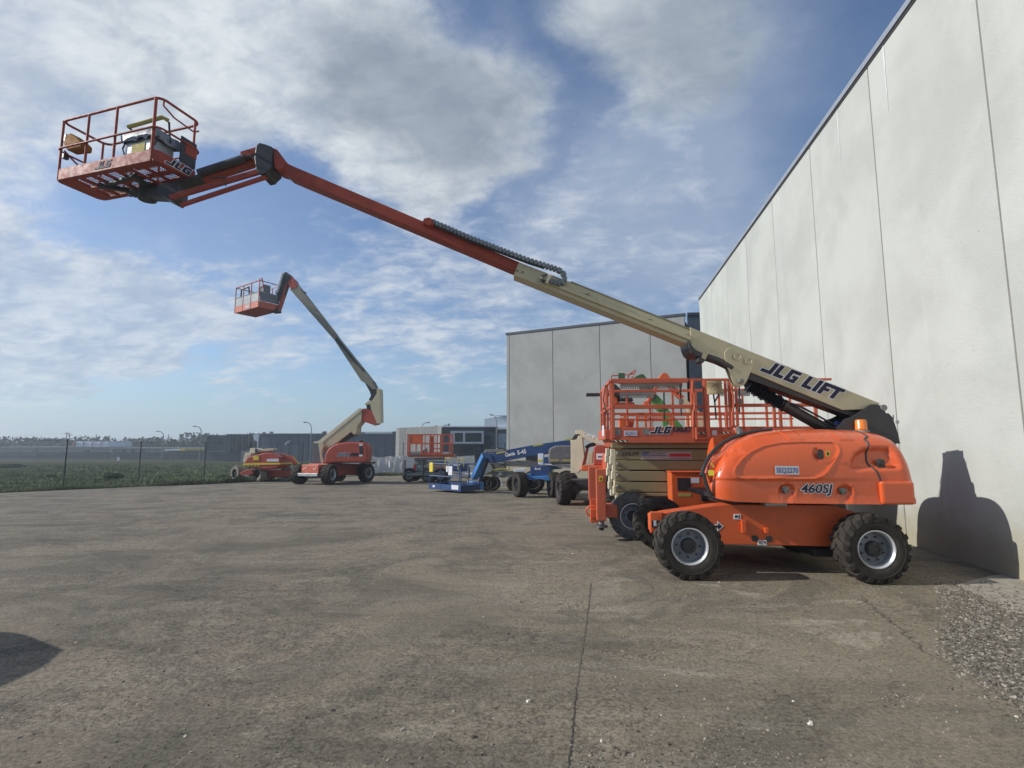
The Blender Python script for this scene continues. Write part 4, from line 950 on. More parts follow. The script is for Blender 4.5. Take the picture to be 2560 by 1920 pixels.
# bent galvanised-bright grab tubes in front of the posts
for a in (1245, 1660):
    MB().tube([sx(C6, a-6, 220, -.04), sx(C6, a-6, 330, -.04), sx(C6, a+14, 372, -.04), sx(C6, a+16, 510, -.04), sx(C6, a+2, 560, -.04), sx(C6, a+4, 700, -.04)], .017, 8).build('gate_tube', 'orange_old', sl, smooth=50)
    MB().box(sx(C6, a-2, 0, -.05).x, sx(C6, a+26, 0, -.05).x, -.05, -.005, sx(C6, 0, 845, -.05).z if False else zbt-.03, zdk+.03).build('gate_channel', 'orange_old', sl, bevel=.014)
def rail(z, xa, xb, y, h=.05, d=.04): return MB().box(xa, xb, y-d/2, y+d/2, z-h/2, z+h/2).build('guard_rail', 'orange_old', sl, bevel=.006)
zmid = sx(C6, 800, 498, 0).z
rail(ztop, x0, sx(C6, 1190, 220, 0).x, 0, .085); rail(zmid, x0+.03, x1, 0, .075)
rail(ztop+.01, sx(C6, 1190, 220, 0).x, x2, .03, .045); rail(zmid, x1, x2, .03, .035)
rail(ztop, x2, x3-.2, .05, .04); rail(zmid+.02, x2, x3-.2, .05, .06)
rail(ztop, x0, x3-.1, SW, .06); rail(zmid-.02, x0, x3-.1, SW, .05); rail(zmid-.14, x0, x3-.1, SW, .035)
for k in range(9): post(x0+.05+(x3-x0-.2)*k/8, SW, zdk-.02, ztop, .045)
# left end gate
for yy in (.06, .5, SW-.5, SW-.02): post(x0-.02 if yy > .1 else x0, yy, zbt if yy < .2 or yy > 1.7 else zbt, ztop, .045, .045)
for zz, h in ((ztop, .05), (zmid, .045)): MB().box(x0-.03, x0+.01, .02, SW, zz-h/2, zz+h/2).build('guard_rail', 'orange_old', sl, bevel=.006)
MB().box(x0-.055, x0-.035, .55, 1.15, zmid+.05, ztop-.04).build('gate_panel', 'orange_old', sl, bevel=.01)
MB().tube([(x0-.05, .45, ztop-.02), (x0-.10, .42, ztop-.3), (x0-.06, .38, zmid-.05), (x0+.03, .25, zmid-.3), (x0+.05, .2, zbt+.2)], .012, 6).build('hanging_cable', 'hub', sl, smooth=50)
# serrated cable racks
for (a, b_, cyv, yy, n) in ((470, 1130, 268, .10, 34), (470, 830, 372, SW-.08, 22), (1500, 1590, 350, SW-.08, 5), (1690, 1850, 350, SW-.08, 10), (1860, 1980, 240, .10, 8)):
    pa_, pb_ = sx(C6, a, cyv, yy), sx(C6, b_, cyv, yy); mb = MB(); mb.box(pa_.x, pb_.x, yy-.015, yy+.015, pa_.z-.02, pa_.z+.05)
    for k in range(n):
        xx = pa_.x + (pb_.x-pa_.x)*(k+.15)/n; w = (pb_.x-pa_.x)/n*.62; mb.box(xx, xx+w, yy-.012, yy+.012, pa_.z-.07, pa_.z-.018)
    mb.build('toothed_rack', 'greymetal', sl)
# map bag, hanging rods
mb = MB(); rnd = random.Random(5); pa_, pb_ = sx(C6, 1395, 365, -.03), sx(C6, 1550, 222, -.03); vs = []
for i in range(7):
    for j in range(7): vs.append((pa_.x+(pb_.x-pa_.x)*i/6+rnd.uniform(-.006, .006), -.03-.035*math.sin(math.pi*i/6)-.02*(1-j/6)+rnd.uniform(-.006, .006), pa_.z+(pb_.z-pa_.z)*j/6))
vs += [(v[0], .0, v[2]) for v in vs]
fs = [(i*7+j, i*7+j+7, i*7+j+8, i*7+j+1) for i in range(6) for j in range(6)] + [(49+i*7+j, 49+i*7+j+1, 49+i*7+j+8, 49+i*7+j+7) for i in range(6) for j in range(6)]
bd = [i*7 for i in range(7)]+[42+j for j in range(1, 7)]+[i*7+6 for i in range(5, -1, -1)]+[j for j in range(5, 0, -1)]
fs += [(bd[k], bd[(k+1) % 24], bd[(k+1) % 24]+49, bd[k]+49) for k in range(24)]
mb.add(vs, fs); mb.build('document_bag', 'bag', sl, smooth=60)
z_ = sx(C6, 0, 262, -.07).z; MB().box(pa_.x-.005, pb_.x+.005, -.085, -.075, z_-.006, z_+.006).build('bag_flap_seam', 'olive', sl)
for pts in (((1462, 366), (1478, 470), (1490, 628)), ((1520, 368), (1478, 440)), ((935, 345), (940, 640)), ((1110, 250), (1120, 590)), ((1735, 250), (1738, 560))):
    MB().tube([sx(C6, a, b_, .08) for a, b_ in pts], .014, 6).build('hanging_rod', 'hub', sl)
for c in ((1118, 440), (1742, 440)):
    p = sx(C6, *c, .05); MB().box(p.x-.045, p.x+.045, .04, .075, p.z-.05, p.z+.05).build('switch_box', 'greymetal', sl, bevel=.008)
# decals on deck
zl = lambda a, b_, y=-.004: sx(C6, a, b_, y)
def deck_plate(a, b_, c, d, m, name, y=-.0042):
    p, q_ = sx(C6, a, d, y), sx(C6, c, b_, y); return plate((p.x, y, p.z), (1, 0, 0), (0, 0, 1), q_.x-p.x, q_.z-p.z, sl, m, name)
deck_plate(512, 752, 650, 806, 'label', 'number_plate'); p = sx(C6, 520, 797, -.008); text_part('SEQ2013', p, (1, 0, 0), (0, 0, 1), .062, sl, 'blueprint', width=.205, bold=.012)
deck_plate(412, 732, 470, 800, 'greymetal', 'deck_fitting'); deck_plate(712, 728, 778, 794, 'greymetal', 'deck_fitting')
p = sx(C6, 800, 784, -.005); place_logo('JLG', p, (1, 0, 0), (0, 0, 1), .128, sl, width=.33, outline=.08)
p = sx(C6, 1028, 762, -.005); text_part('530LRT', p, (1, 0, 0), (0, 0, 1), .085, sl, 'navy', width=.34, bold=.05, shear=.12)
def hazard(a, b_, c, d, y, n=3):
    p, q_ = sx(C6, a, d, y), sx(C6, c, b_, y); w = (q_.x-p.x)
    plate((p.x, y, p.z), (1, 0, 0), (0, 0, 1), w, q_.z-p.z, sl, 'black', 'hazard_strip')
    for k in range(n):
        xx = p.x + w*(k+.1)/n; dz_ = q_.z-p.z
        MB().prism([(xx+w/n*.45, p.z+.002), (xx+w/n*.85, p.z+.002), (xx+w/n*.45, q_.z-.002), (xx, q_.z-.002)], y-.006, y-.003).build('hazard_stripe', 'cream_pale', sl)
hazard(398, 852, 545, 874, -.006); hazard(1283, 764, 1378, 790, .018, 2); hazard(1548, 762, 1640, 786, .018, 2)
deck_plate(1448, 748, 1497, 800, 'label', 'label_plate', .018)
# scissor stack
rows = [(925, 1060, 960), (1066, 1166, 1078), (1186, 1290, 1195), (1300, 1402, 1310)]
YA = .16
zb = []
tabs = [(880, 938), (948, 1062), (1068, 1170), (1183, 1290), (1302, 1405), (1412, 1450)]
for i, (a, b_) in enumerate(tabs):
    z1_, z0_ = sx(C6, 700, a, YA).z, sx(C6, 700, b_, YA).z; xa = sx(C6, 412, a, YA).x; xb = sx(C6, 1395, a, YA).x + (0 if i else .3)
    if i == 5: xa = sx(C6, 440, a, YA).x
    MB().box(xa-(.06 if i == 0 else 0), xb, YA-(.03 if i == 0 else 0), YA+.09, z0_, z1_).build('scissor_arm', 'olive', sl, bevel=.012)
    MB().box(xa+.02, xb-.02, 1.50, 1.59, z0_, z1_).build('scissor_arm', 'olive', sl, bevel=.012)
    if 0 < i < 5:
        p = sx(C6, 445, (a+b_)/2-12, YA); MB().lathe([(0, 0), (0, .035), (.015, .03), (.03, .022), (.03, 0)], 16, o=(p.x, YA, p.z)).build('pivot_pin', 'greymetal', sl, smooth=40)
    zb.append((z0_, z1_))
MB().box(x0+.35, x3-.3, YA+.11, 1.45, zb[-1][0]+.05, zbt-.08).build('scissor_core', 'hub', sl)
# stacked link ends facing left
rnd = random.Random(8)
for k in range(7):
    z1_ = zb[0][0]-.01-k*.135; dx_ = -.03*(k % 2)
    xa = sx(C6, 368, 1000, .2).x+dx_+.012*k
    MB().box(xa, xa+.10, YA+.02, YA+.14, z1_-.15, z1_-.005).build('link_end', 'cream_pale', sl, bevel=.012)
    MB().box(xa+.02, xa+.10, 1.3, 1.45, z1_-.15, z1_-.005).build('link_end', 'cream_pale', sl, bevel=.012)
p = sx(C6, 487, 1017, YA-.001); text_part('530LRT', p, (1, 0, 0), (0, 0, 1), .060, sl, 'black', width=.31, bold=.03, shear=.15)
def arm_plate(a, b_, c, d, m, name, y): 
    p, q_ = sx(C6, a, d, y), sx(C6, c, b_, y); return plate((p.x, y, p.z), (1, 0, 0), (0, 0, 1), q_.x-p.x, q_.z-p.z, sl, m, name)
M['faded_label'] = mat('faded_label_sheet', (0.42, 0.36, 0.34), 0.6, var=0.08)
arm_plate(690, 975, 1225, 1058, 'faded_label', 'company_sign', YA-.001)
arm_plate(993, 996, 1218, 1028, 'redprint', 'sign_bar', YA-.005); arm_plate(700, 1014, 960, 1019, 'blueprint', 'sign_line', YA-.005); arm_plate(1000, 1043, 1215, 1048, 'blueprint', 'sign_line', YA-.005)
p = sx(C6, 698, 1005, YA-.004); text_part('SWIFT', p, (1, 0, 0), (0, 0, 1), .048, sl, 'blueprint', width=.145, bold=.03); p = sx(C6, 792, 1005, YA-.004); text_part('EQUIPMENT', p, (1, 0, 0), (0, 0, 1), .044, sl, 'greymetal', width=.27, bold=.0)
# chassis, outrigger, tray box
MB().box(x0+.25, x3, .25, 1.65, .30, zb[-1][0]+.10).build('chassis', 'grease', sl, bevel=.02)
MB().box(x0+.15, x0+.55, .10, 1.75, .62, .76).build('front_crossmember', 'black', sl, bevel=.015)
zc = lambda b_, y=-.1: SF.px(*E1(0, b_), y).z
ya = -.10
xa, xb = SF.px(*E1(262, 600), ya).x, SF.px(*E1(385, 600), ya).x
MB().box(xa, xb, ya, ya+.16, zc(1150), zc(480)).build('outrigger_housing', 'orange_old', sl, bevel=.012)
xa2, xb2 = SF.px(*E1(162, 600), .35).x, SF.px(*E1(285, 600), .35).x
MB().box(xa2, xb2, .30, .44, SF.px(*E1(0, 880), .35).z, SF.px(*E1(0, 452), .35).z).build('outrigger_housing', 'orange_old', sl, bevel=.012)
MB().box(xa2+.02, xb2+.02, .29, .45, .26, SF.px(*E1(0, 860), .35).z).build('outrigger_leg', 'orange_flat', sl, bevel=.012)
MB().lathe([(0, 0), (0, .10), (-.03, .12), (-.05, .05), (-.09, .04), (-.09, 0)][::-1], 20, o=((xa+xb)/2, ya+.08, zc(1210)), ax=(0, 0, 1)).build('outrigger_foot', 'grease', sl, smooth=35)
MB().cyl(((xa+xb)/2, ya+.08, zc(1200)), ((xa+xb)/2, ya+.08, zc(1140)), .05, 14).build('outrigger_ram', 'greymetal', sl, smooth=40)
MB().box(xb-.02, xb+.2, ya+.05, .3, zc(1110), zc(945)).build('outrigger_beam', 'orange_old', sl, bevel=.012)
mb = MB().tube([SF.px(*E1(240, 960), .2), SF.px(*E1(170, 965), .2), SF.px(*E1(132, 1010), .2), SF.px(*E1(150, 1070), .2), SF.px(*E1(235, 1105), .2)], .018, 8); mb.build('tow_loop', 'orange_flat', sl, smooth=50)
MB().box(SF.px(*E1(180, 1000), .25).x, xa+.02, .15, .3, zc(1110, .2), zc(990, .2)).build('tow_bracket', 'orange_flat', sl, bevel=.012)
plate(SF.px(*E1(298, 640), ya-.001), (1, 0, 0), (0, 0, 1), .07, .095, sl, 'yellow', 'warning_label'); plate(SF.px(*E1(306, 628), ya-.005), (1, 0, 0), (0, 0, 1), .042, .055, sl, 'ochre', 'warning_symbol')
wheel(sl, SF.px(*E1(745, 1100), 0).x, .155, .415, .42, .31, out=-1, tyre='rubber_worn')
wheel(sl, SF.px(*E1(745, 1100), 0).x+.05, 1.75, .415, .42, .31, out=1)
wheel(sl, x3-.75, .155, .415, .42, .31, out=-1); wheel(sl, x3-.75, 1.75, .415, .42, .31, out=1)
# control tray box with lit left face
yb = -.22
p, q_ = SF.px(*E1(1285, 1000), yb), SF.px(*E1(1800, 530), yb)
MB().box(p.x-.045, p.x+1.15, yb, .14, .50, q_.z).build('side_tray', 'orange_flat', sl, bevel=.01)
a, b2 = SF.px(*E1(1315, 760), yb), SF.px(*E1(1482, 595), yb); MB().box(a.x, b2.x, yb-.006, yb+.01, a.z, b2.z).build('tray_window', 'hub', sl, bevel=.004)
MB().box(p.x-.06, p.x+1.2, yb-.02, .14, q_.z+.004, q_.z+.02).build('tray_lid', 'orange_flat', sl, bevel=.006)
a, b2 = SF.px(*E1(1487, 662), yb), SF.px(*E1(1595, 592), yb); plate((a.x, yb-.001, a.z), (1, 0, 0), (0, 0, 1), b2.x-a.x, b2.z-a.z, sl)
a, b2 = SF.px(*E1(1322, 835), yb), SF.px(*E1(1490, 795), yb); plate((a.x, yb-.001, a.z), (1, 0, 0), (0, 0, 1), b2.x-a.x, b2.z-a.z, sl, 'yellow_dull', 'warning_label')
a, b2 = SF.px(*E1(1612, 885), yb), SF.px(*E1(1722, 812), yb); MB().box(a.x, b2.x, yb-.06, yb-.001, a.z, b2.z).build('tray_latch', 'hub', sl, bevel=.01)
MB().box(p.x-.09, p.x+1.2, -.02, .13, q_.z+.02, q_.z+.11).build('tray_shadow_gap', 'grease', sl) if False else None

# ================================================================== machines parked beyond the scissor lift
# generic small helpers
def prismp(fr, cr, pts, y0, y1, name, m, par, bev=0.01, yref=None, smooth=None):
    return MB().prism(pxz(fr, cr, pts, y0 if yref is None else yref), y0, y1).build(name, m, par, bevel=bev, smooth=smooth)
def fr_at(u, v_ground=None, y=None, rot=0.0):
    if y is None:
        p = gp(u, v_ground)
    else:
        d = ray(u, 1109); p = EYE + d*(y/d.y)
    return Frame(p.x, p.y, rot)
# orange boom lift with cream lower boom, arm folded down, seen through the rails
OF = fr_at(1700, y=14.6, rot=R(-5))
ob = thing('boom_lift', 'orange and cream boom lift with humped knuckle, seen through the scissor lift rails', 'boom lift', OF)
prismp(OF, E3, [(970, 170), (990, 120), (1030, 75), (1060, 65), (1095, 80), (1130, 130), (1150, 170), (1120, 260), (1010, 240)], -.12, .12, 'boom_head', 'orange_flat', ob)
prismp(OF, E3, [(1100, 250), (1190, 235), (1345, 420), (1330, 445), (1290, 465)], -.1, .1, 'boom_fly_section', 'orange_flat', ob)
prismp(OF, E3, [(930, 250), (985, 260), (860, 470), (800, 560), (760, 530), (755, 490), (800, 480)], -.08, .08, 'jib_arm', 'orange_flat', ob)
prismp(OF, E3, [(1290, 455), (1345, 430), (1620, 690), (1690, 800), (1690, 860), (1600, 860), (1450, 700)], -.13, .13, 'boom_base_section', 'cream', ob)
prismp(OF, E3, [(1440, 690), (1620, 690), (1620, 860), (1450, 860)], -.3, .4, 'boom_support', 'cream', ob)
prismp(OF, E3, [(1400, 870), (1750, 870), (1750, 1100), (1400, 1100)], -.6, .9, 'engine_hood', 'orange_old', ob)
o0 = OF.px(*E3(1450, 1000), 0); MB().box(o0.x-.9, o0.x+1.4, -.6, .8, .35, 1.0).build('chassis', 'orange_old', ob, bevel=.02)
for dx_ in (-.7, 1.2):
    for sy in (-1, 1): wheel(ob, o0.x+dx_, sy*.85, .42, .42, .31, out=sy)
MB().tube([OF.px(*E3(*q_), -.15) for q_ in ((1180, 265), (1260, 380))], .03, 6).build('hydraulic_hose', 'hub', ob)
# green boom lift
GF = fr_at(1660, y=17.0, rot=R(-8))
gl = thing('boom_lift', 'green boom lift with its arm slanting down to the right behind the scissor lift', 'boom lift', GF)
prismp(GF, E3, [(805, 395), (930, 370), (1075, 520), (1100, 600), (960, 620)], -.16, .16, 'boom_base_section', 'green', gl)
prismp(GF, E3, [(960, 600), (1100, 590), (1320, 850), (1330, 900), (1200, 900)], -.14, .14, 'boom_lower_section', 'green', gl)
prismp(GF, E3, [(590, 155), (640, 120), (720, 85), (755, 95), (805, 160), (700, 200)], -.14, .14, 'boom_head', 'green_dark', gl)
prismp(GF, E3, [(700, 240), (900, 230), (940, 380), (820, 400), (700, 300)], -.12, .12, 'jib_arm', 'green_dark', gl)
for a in (408, 455):
    pa_ = GF.px(*E3(a, 75), -.2); pb_ = GF.px(*E3(a, 230), -.2); MB().box(pa_.x-.06, pa_.x+.05, -.24, -.14, pb_.z, pa_.z).build('basket_post', 'green_dark', gl, bevel=.01)
MB().tube([GF.px(*E3(*q_), -.3) for q_ in ((278, 180), (278, 130), (295, 112), (385, 110))], .018, 6).build('basket_rail', 'red_orange', gl); MB().tube([GF.px(*E3(*q_), -.3) for q_ in ((475, 100), (540, 98))], .016, 6).build('basket_rail', 'red_orange', gl)
MB().tube([GF.px(*E3(*q_), -.25) for q_ in ((520, 150), (545, 90), (600, 50), (640, 28), (632, 60), (600, 100), (580, 150))], .022, 6).tube([GF.px(*E3(*q_), -.25) for q_ in ((545, 90), (610, 85))], .02, 6).build('basket_hoop', 'red_orange', gl)
text_part('JLG', GF.px(*E3(880, 405), -.165), (.62, 0, -.78), (.78, 0, .62), .2, gl, 'white', bold=.02) if False else None
MB().lathe([(0, 0), (0, .14), (.02, .14), (.02, .11), (.0, .11), (0, 0)], 20, o=tuple(GF.px(*E3(885, 425), -.165))).build('boom_badge', 'green_dark', gl)
prismp(GF, E3, [(1030, 765), (1060, 755), (1110, 780), (1100, 850), (1060, 860), (1035, 830)], -.1, .1, 'boom_pivot', 'green', gl)
g0 = GF.px(*E3(1250, 1000), 0); MB().box(g0.x-1.2, g0.x+1.2, -.6, .8, .35, 1.25).build('chassis', 'green', gl, bevel=.03)
for dx_ in (-.9, 1.0):
    for sy in (-1, 1): wheel(gl, g0.x+dx_, sy*.85, .42, .42, .31, out=sy)
# telehandler forks and carriage sticking out to the left
TF = fr_at(1560, y=15.5, rot=R(-5))
th = thing('telehandler', 'orange telehandler with black forks raised, poking out left above the scissor lift end', 'telehandler', TF)
for b_, yy in ((383, -.45), (405, .25)): MB().beam(TF.px(*E3(-85, b_-2), yy), TF.px(*E3(330, b_-8), yy), .12, .05).build('fork', 'black', th, bevel=.008)
prismp(TF, E3, [(300, 230), (345, 235), (430, 320), (448, 400), (440, 460), (405, 465), (400, 410), (320, 400), (298, 330)], -.5, .4, 'fork_carriage', 'black', th)
prismp(TF, E3, [(302, 420), (372, 405), (372, 500), (345, 535), (300, 530)], -.3, .3, 'boom_head', 'orange_flat', th)
prismp(TF, E3, [(370, 500), (610, 495), (625, 530), (900, 545), (900, 575), (300, 575), (300, 540)], -.25, .25, 'telescopic_boom', 'orange_old', th)
prismp(TF, E3, [(500, 420), (590, 430), (600, 480), (420, 470), (440, 440)], -.2, .2, 'tilt_cylinder', 'hub', th)
t0 = TF.px(*E3(800, 1000), 0); MB().box(t0.x-1.3, t0.x+1.5, -.6, .7, .45, 1.5).build('chassis', 'orange_old', th, bevel=.03)
MB().box(t0.x-.2, t0.x+.7, -.55, .05, 1.5, 2.1).build('cab', 'glass', th, bevel=.04)
for dx_ in (-1.0, 1.1):
    for sy in (-1, 1): wheel(th, t0.x+dx_, sy*.85, .5, .5, .35, out=sy)
# second orange scissor platform further back, lower
QF = fr_at(1620, y=13.0, rot=R(-6))
q2 = thing('scissor_lift', 'lower orange scissor lift parked just beyond the tall one, only its platform showing', 'scissor lift', QF)
qa, qb = QF.px(*E3(410, 800), 0).x, QF.px(*E3(2060, 800), 0).x; qz1, qz0 = QF.px(*E3(500, 720), 0).z, QF.px(*E3(500, 860), 0).z
mb = MB().box(qa, qb, 0, 1.6, .6, qz0-.02); mb.build('body', 'orange_old', q2, bevel=.02)
MB().box(qa-.02, qa+.14, -.02, .25, qz0-.05, qz1).build('corner_post', 'orange_flat', q2, bevel=.02)
for a in (480, 655, 780, 1140, 1400, 1640, 1870, 1950, 2040):
    xx = QF.px(*E3(a, 780), 0).x; MB().box(xx-.025, xx+.03, -.02, .03, qz0-.03, qz1+.04).build('rail_post', 'orange_flat', q2, bevel=.006)
for zz, xa_, xb_ in ((qz1+.05, qa, qb), (QF.px(*E3(500, 765), 0).z, QF.px(*E3(650, 780), 0).x, QF.px(*E3(1140, 780), 0).x)): MB().box(xa_, xb_, -.02, .03, zz-.02, zz+.02).build('guard_rail', 'orange_flat', q2, bevel=.006)
mb = MB(); n = 9
for k in range(n):
    for b_ in (707, 742):
        for (ua, ub) in ((665, 1045), ): 
            a0 = QF.px(*E3(ua+(ub-ua)*k/n, b_), .3); a1 = QF.px(*E3(ua+(ub-ua)*(k+.75)/n, b_), .3); mb.tube([(a0.x, .3, a0.z+.025), (a0.x+.02, .3, a0.z-.03), (a1.x-.02, .3, a0.z-.03), (a1.x, .3, a0.z+.025)], .013, 5)
mb.build('lattice_rail', 'orange_flat', q2)
prismp(QF, E3, [(510, 740), (620, 760), (600, 860), (540, 860)], .2, .5, 'control_box', 'orange_flat', q2)
for dx_ in (.4, qb-qa-.4):
    for sy, yy in ((-1, .1), (1, 1.5)): wheel(q2, qa+dx_, yy, .38, .38, .28, out=sy)
# ---- cream and orange boom lift at the left end of the scissor lift
JF = fr_at(1500, y=16.5, rot=R(-12))
jl = thing('boom_lift', 'faded orange and cream boom lift folded up between the blue machine and the scissor lift', 'boom lift', JF)
prismp(JF, E5, [(1517, 250), (1605, 240), (1640, 170), (1690, 200), (1725, 500), (1680, 690), (1625, 755), (1517, 755)], -.5, -.05, 'boom_upright', 'cream_pale', jl)
prismp(JF, E5, [(1580, 120), (1600, 92), (1680, 95), (2010, 250), (2150, 330), (2150, 360), (1900, 300), (1690, 215), (1650, 150), (1590, 160)], -.35, .05, 'main_boom', 'cream_pale', jl)
prismp(JF, E5, [(1550, 195), (1590, 150), (1650, 160), (1650, 250), (1530, 250)], -.25, .1, 'boom_knuckle', 'hub', jl)
text_part('LIFT', JF.px(*E5(1705, 168), -.352), (.93, 0, -.40), (.40, 0, .93), .11, jl, 'white', width=.38, bold=.03)
MB().tube([JF.px(*E5(*q_), -.25) for q_ in ((1750, 370), (1800, 330), (1900, 305))], .06, 8).build('lift_cylinder', 'hub', jl, smooth=50)
prismp(JF, E5, [(1870, 350), (1900, 320), (2200, 330), (2400, 350), (2400, 640), (1860, 640)], -.6, .6, 'engine_hood', 'red_orange', jl, .04)
prismp(JF, E5, [(1750, 380), (1790, 380), (1740, 620), (1690, 640), (1705, 560)], -.45, -.3, 'support_frame', 'red_orange', jl)
prismp(JF, E5, [(1785, 450), (1860, 420), (1850, 600), (1770, 600)], -.5, -.2, 'hydraulic_tank', 'cream', jl)
prismp(JF, E5, [(1690, 640), (2400, 630), (2400, 720), (1670, 720)], -.7, .7, 'turntable', 'orange_flat', jl, .02)
a, b2 = JF.px(*E5(1910, 545), -.602), JF.px(*E5(2095, 452), -.602); plate((a.x, -.602, a.z), (1, 0, 0), (0, 0, 1), b2.x-a.x, b2.z-a.z, jl, 'label', 'company_sign'); plate((a.x+.05, -.607, a.z+.06), (1, 0, 0), (0, 0, 1), (b2.x-a.x)*.8, .04, jl, 'black', 'sign_bar')
j0 = JF.px(*E5(1620, 880), 0)
MB().box(j0.x-.2, j0.x+2.6, -.45, .6, .40, .72).build('chassis', 'grease', jl, bevel=.02)
MB().box(j0.x-.35, j0.x+.1, -.85, .85, .32, .55).build('axle', 'grease', jl, bevel=.02)
for yy, st in ((-.85, R(-72)), (.85, R(-72))):
    w_ = wheel(jl, j0.x-.35+(0 if yy > 0 else .0), yy, .46, .46, .34, out=-1, steer=st, rim='grease', lip='grease')
for sy in (-1, 1): wheel(jl, j0.x+2.1, sy*.9, .46, .46, .34, out=sy)
# ================================================================== blue boom lift
BF = fr_at(1330, y=19.5, rot=R(-8))
bb = thing('boom_lift', 'blue boom lift with grey hood, its arm lowered so the basket hovers above the asphalt', 'boom lift', BF)
def bp_(pts, y0, y1, name, m, bev=.015, cr=E5): return prismp(BF, cr, pts, y0, y1, name, m, bb, bev)
bp_([(150, 445), (310, 455), (600, 385), (980, 315), (1500, 240), (1520, 330), (1180, 400), (1170, 460), (860, 500), (330, 600), (300, 560), (180, 500)], -.2, .2, 'main_boom', 'blue')
bp_([(160, 440), (230, 430), (300, 480), (330, 600), (300, 600), (250, 530), (200, 520)], -.24, .24, 'boom_knuckle', 'blue')
BF2 = BF
# jib going down to the left (towards the camera)
kn = BF.px(*E5(200, 480), -.05)
bsk = gp(1135, 1236)
bw = BF.I @ bsk
jl_end = BF.px(*E5(35, 830), bw.y+.75)
MB().beam(kn, jl_end, .24, .20).build('jib_arm', 'blue_light', bb, bevel=.015); MB().beam(kn+Vector((.12, .05, -.1)), jl_end+Vector((.22, .05, -.12)), .10, .10).build('jib_arm', 'blue', bb, bevel=.01)
MB().cyl(kn+Vector((.05, -.1, -.25)), (kn+jl_end)/2+Vector((.15, -.1, -.1)), .045, 10).build('jib_cylinder', 'hub', bb, smooth=40)
text_part('Genie', BF.px(*E5(515, 505), -.203), (.978, 0, .2), (-.2, 0, .978), .135, bb, 'white', width=.37, bold=.03)
text_part('S-45', BF.px(*E5(700, 470), -.203), (.985, 0, .16), (-.16, 0, .985), .15, bb, 'white', width=.335, bold=.03)
for c in ((375, 462), (940, 348), (1440, 258)):
    p = BF.px(*E5(*c), -.202); plate(p, (.98, 0, .17), (-.17, 0, .98), .38, .06, bb, 'yellow_dull', 'reflective_tape')
bp_([(1175, 400), (1200, 370), (1280, 330), (1500, 325), (1560, 340), (1560, 620), (1190, 615), (1172, 560)], -1.05, -.35, 'engine_hood', 'hoodgrey', .06)
bp_([(1100, 510), (1190, 500), (1190, 620), (1100, 620)], -.5, .4, 'turntable', 'blue')
bp_([(1100, 612), (1560, 632), (1560, 690), (1300, 650)], -.9, -.6, 'counterweight_skirt', 'bwhite')
bp_([(1015, 455), (1098, 455), (1098, 625), (1020, 625)], -.4, -.1, 'control_cabinet', 'bwhite')
bp_([(1010, 545), (1085, 545), (1085, 580), (1010, 580)], -.405, -.4, 'reflective_tape', 'yellow', 0)
for c in ((1205, 570), (1385, 572)): plate(BF.px(*E5(*c), -1.052), (1, 0, 0), (0, 0, 1), .30, .055, bb, 'yellow_dull', 'reflective_tape')
plate(BF.px(*E5(1395, 505), -1.052), (1, 0, 0), (0, 0, 1), .22, .10, bb, 'greymetal', 'label_plate')
bp_([(890, 660), (1060, 640), (1280, 650), (1380, 690), (1210, 700), (1200, 860), (1060, 800), (900, 800)], -.7, .7, 'chassis', 'blue', .02)
bp_([(790, 770), (905, 760), (920, 800), (1060, 800), (1200, 790), (1200, 880), (1040, 850), (880, 860), (790, 855)], -.85, -.6, 'axle', 'blue_light', .02)
text_part('4x4', BF.px(*E5(955, 705), -.702), (1, 0, 0), (0, 0, 1), .09, bb, 'label', width=.23, bold=.03)
for a, yy, st in ((735, -.9, R(-62)), (1255, -.9, R(-72))):
    p = BF.px(*E5(a, 830), yy); wheel(bb, p.x, yy, .44, .44, .32, out=-1, steer=st, rim='grease', lip='grease')
for a, yy in ((735, .9), (1300, .9)):
    p = BF.px(*E5(a, 830), -.9); wheel(bb, p.x+.3, yy, .44, .44, .32, out=1, rim='grease', lip='grease')
bp_([(930, 850), (1000, 850), (1000, 910), (950, 910)], -.5, .5, 'axle_housing', 'grease')
# basket
ba = R(-22); BM = Matrix.Translation(gp(1138, 1240)+Vector((0, 0, .10))) @ Matrix.Rotation(ba, 4, 'Z')
q0 = gp(1073, 1228); q1 = gp(1152, 1234); q2_ = gp(1195, 1223)
ex = (q1-q0); ang = math.atan2(ex.y, ex.x)
BM = Matrix.Translation((q0.x, q0.y, g(q0.y)+.10)) @ Matrix.Rotation(ang, 4, 'Z'); BT = BF.I @ BM; bl_, bw_ = ex.length, 1.0
bh = 1.55*bl_/2.0*.69
basket = MB(BT).box(0, bl_, 0, bw_, 0, .04).build('basket_floor', 'blue', bb)
kh = .20*bl_/1.7
for args in ((0, bl_, -.01, .02), (0, bl_, bw_-.02, bw_+.01)): MB(BT).box(*args, .0, kh).build('kick_plate', 'blue', basket)
for args in ((-.01, .02, 0, bw_), (bl_-.02, bl_+.01, 0, bw_)): MB(BT).box(*args, .0, kh).build('kick_plate', 'blue', basket)
for zz in (bh*.52, bh):
    MB(BT).tube([(0, 0, zz), (bl_, 0, zz), (bl_, bw_, zz), (0, bw_, zz)], .02, 8, closed=True).build('guard_rail', 'blue', basket)
for x in (0, bl_*.37, bl_*.66, bl_):
    for y in (0, bw_): MB(BT).tube([(x, y, 0), (x, y, bh)], .018, 6).build('rail_post', 'blue', basket)
MB(BT).box(bl_*.5, bl_*.92, .15, .5, bh*.72, bh*.98).build('control_console', 'blue', basket, bevel=.03)
for x in (bl_*.46, bl_*.86): MB(BT).tube([(x, .1, bh*.8), (x, .1, bh*1.22), (x+.3, .1, bh*1.22), (x+.3, .1, bh*.9)], .026, 6).build('console_hoop', 'yellow_dull', basket)
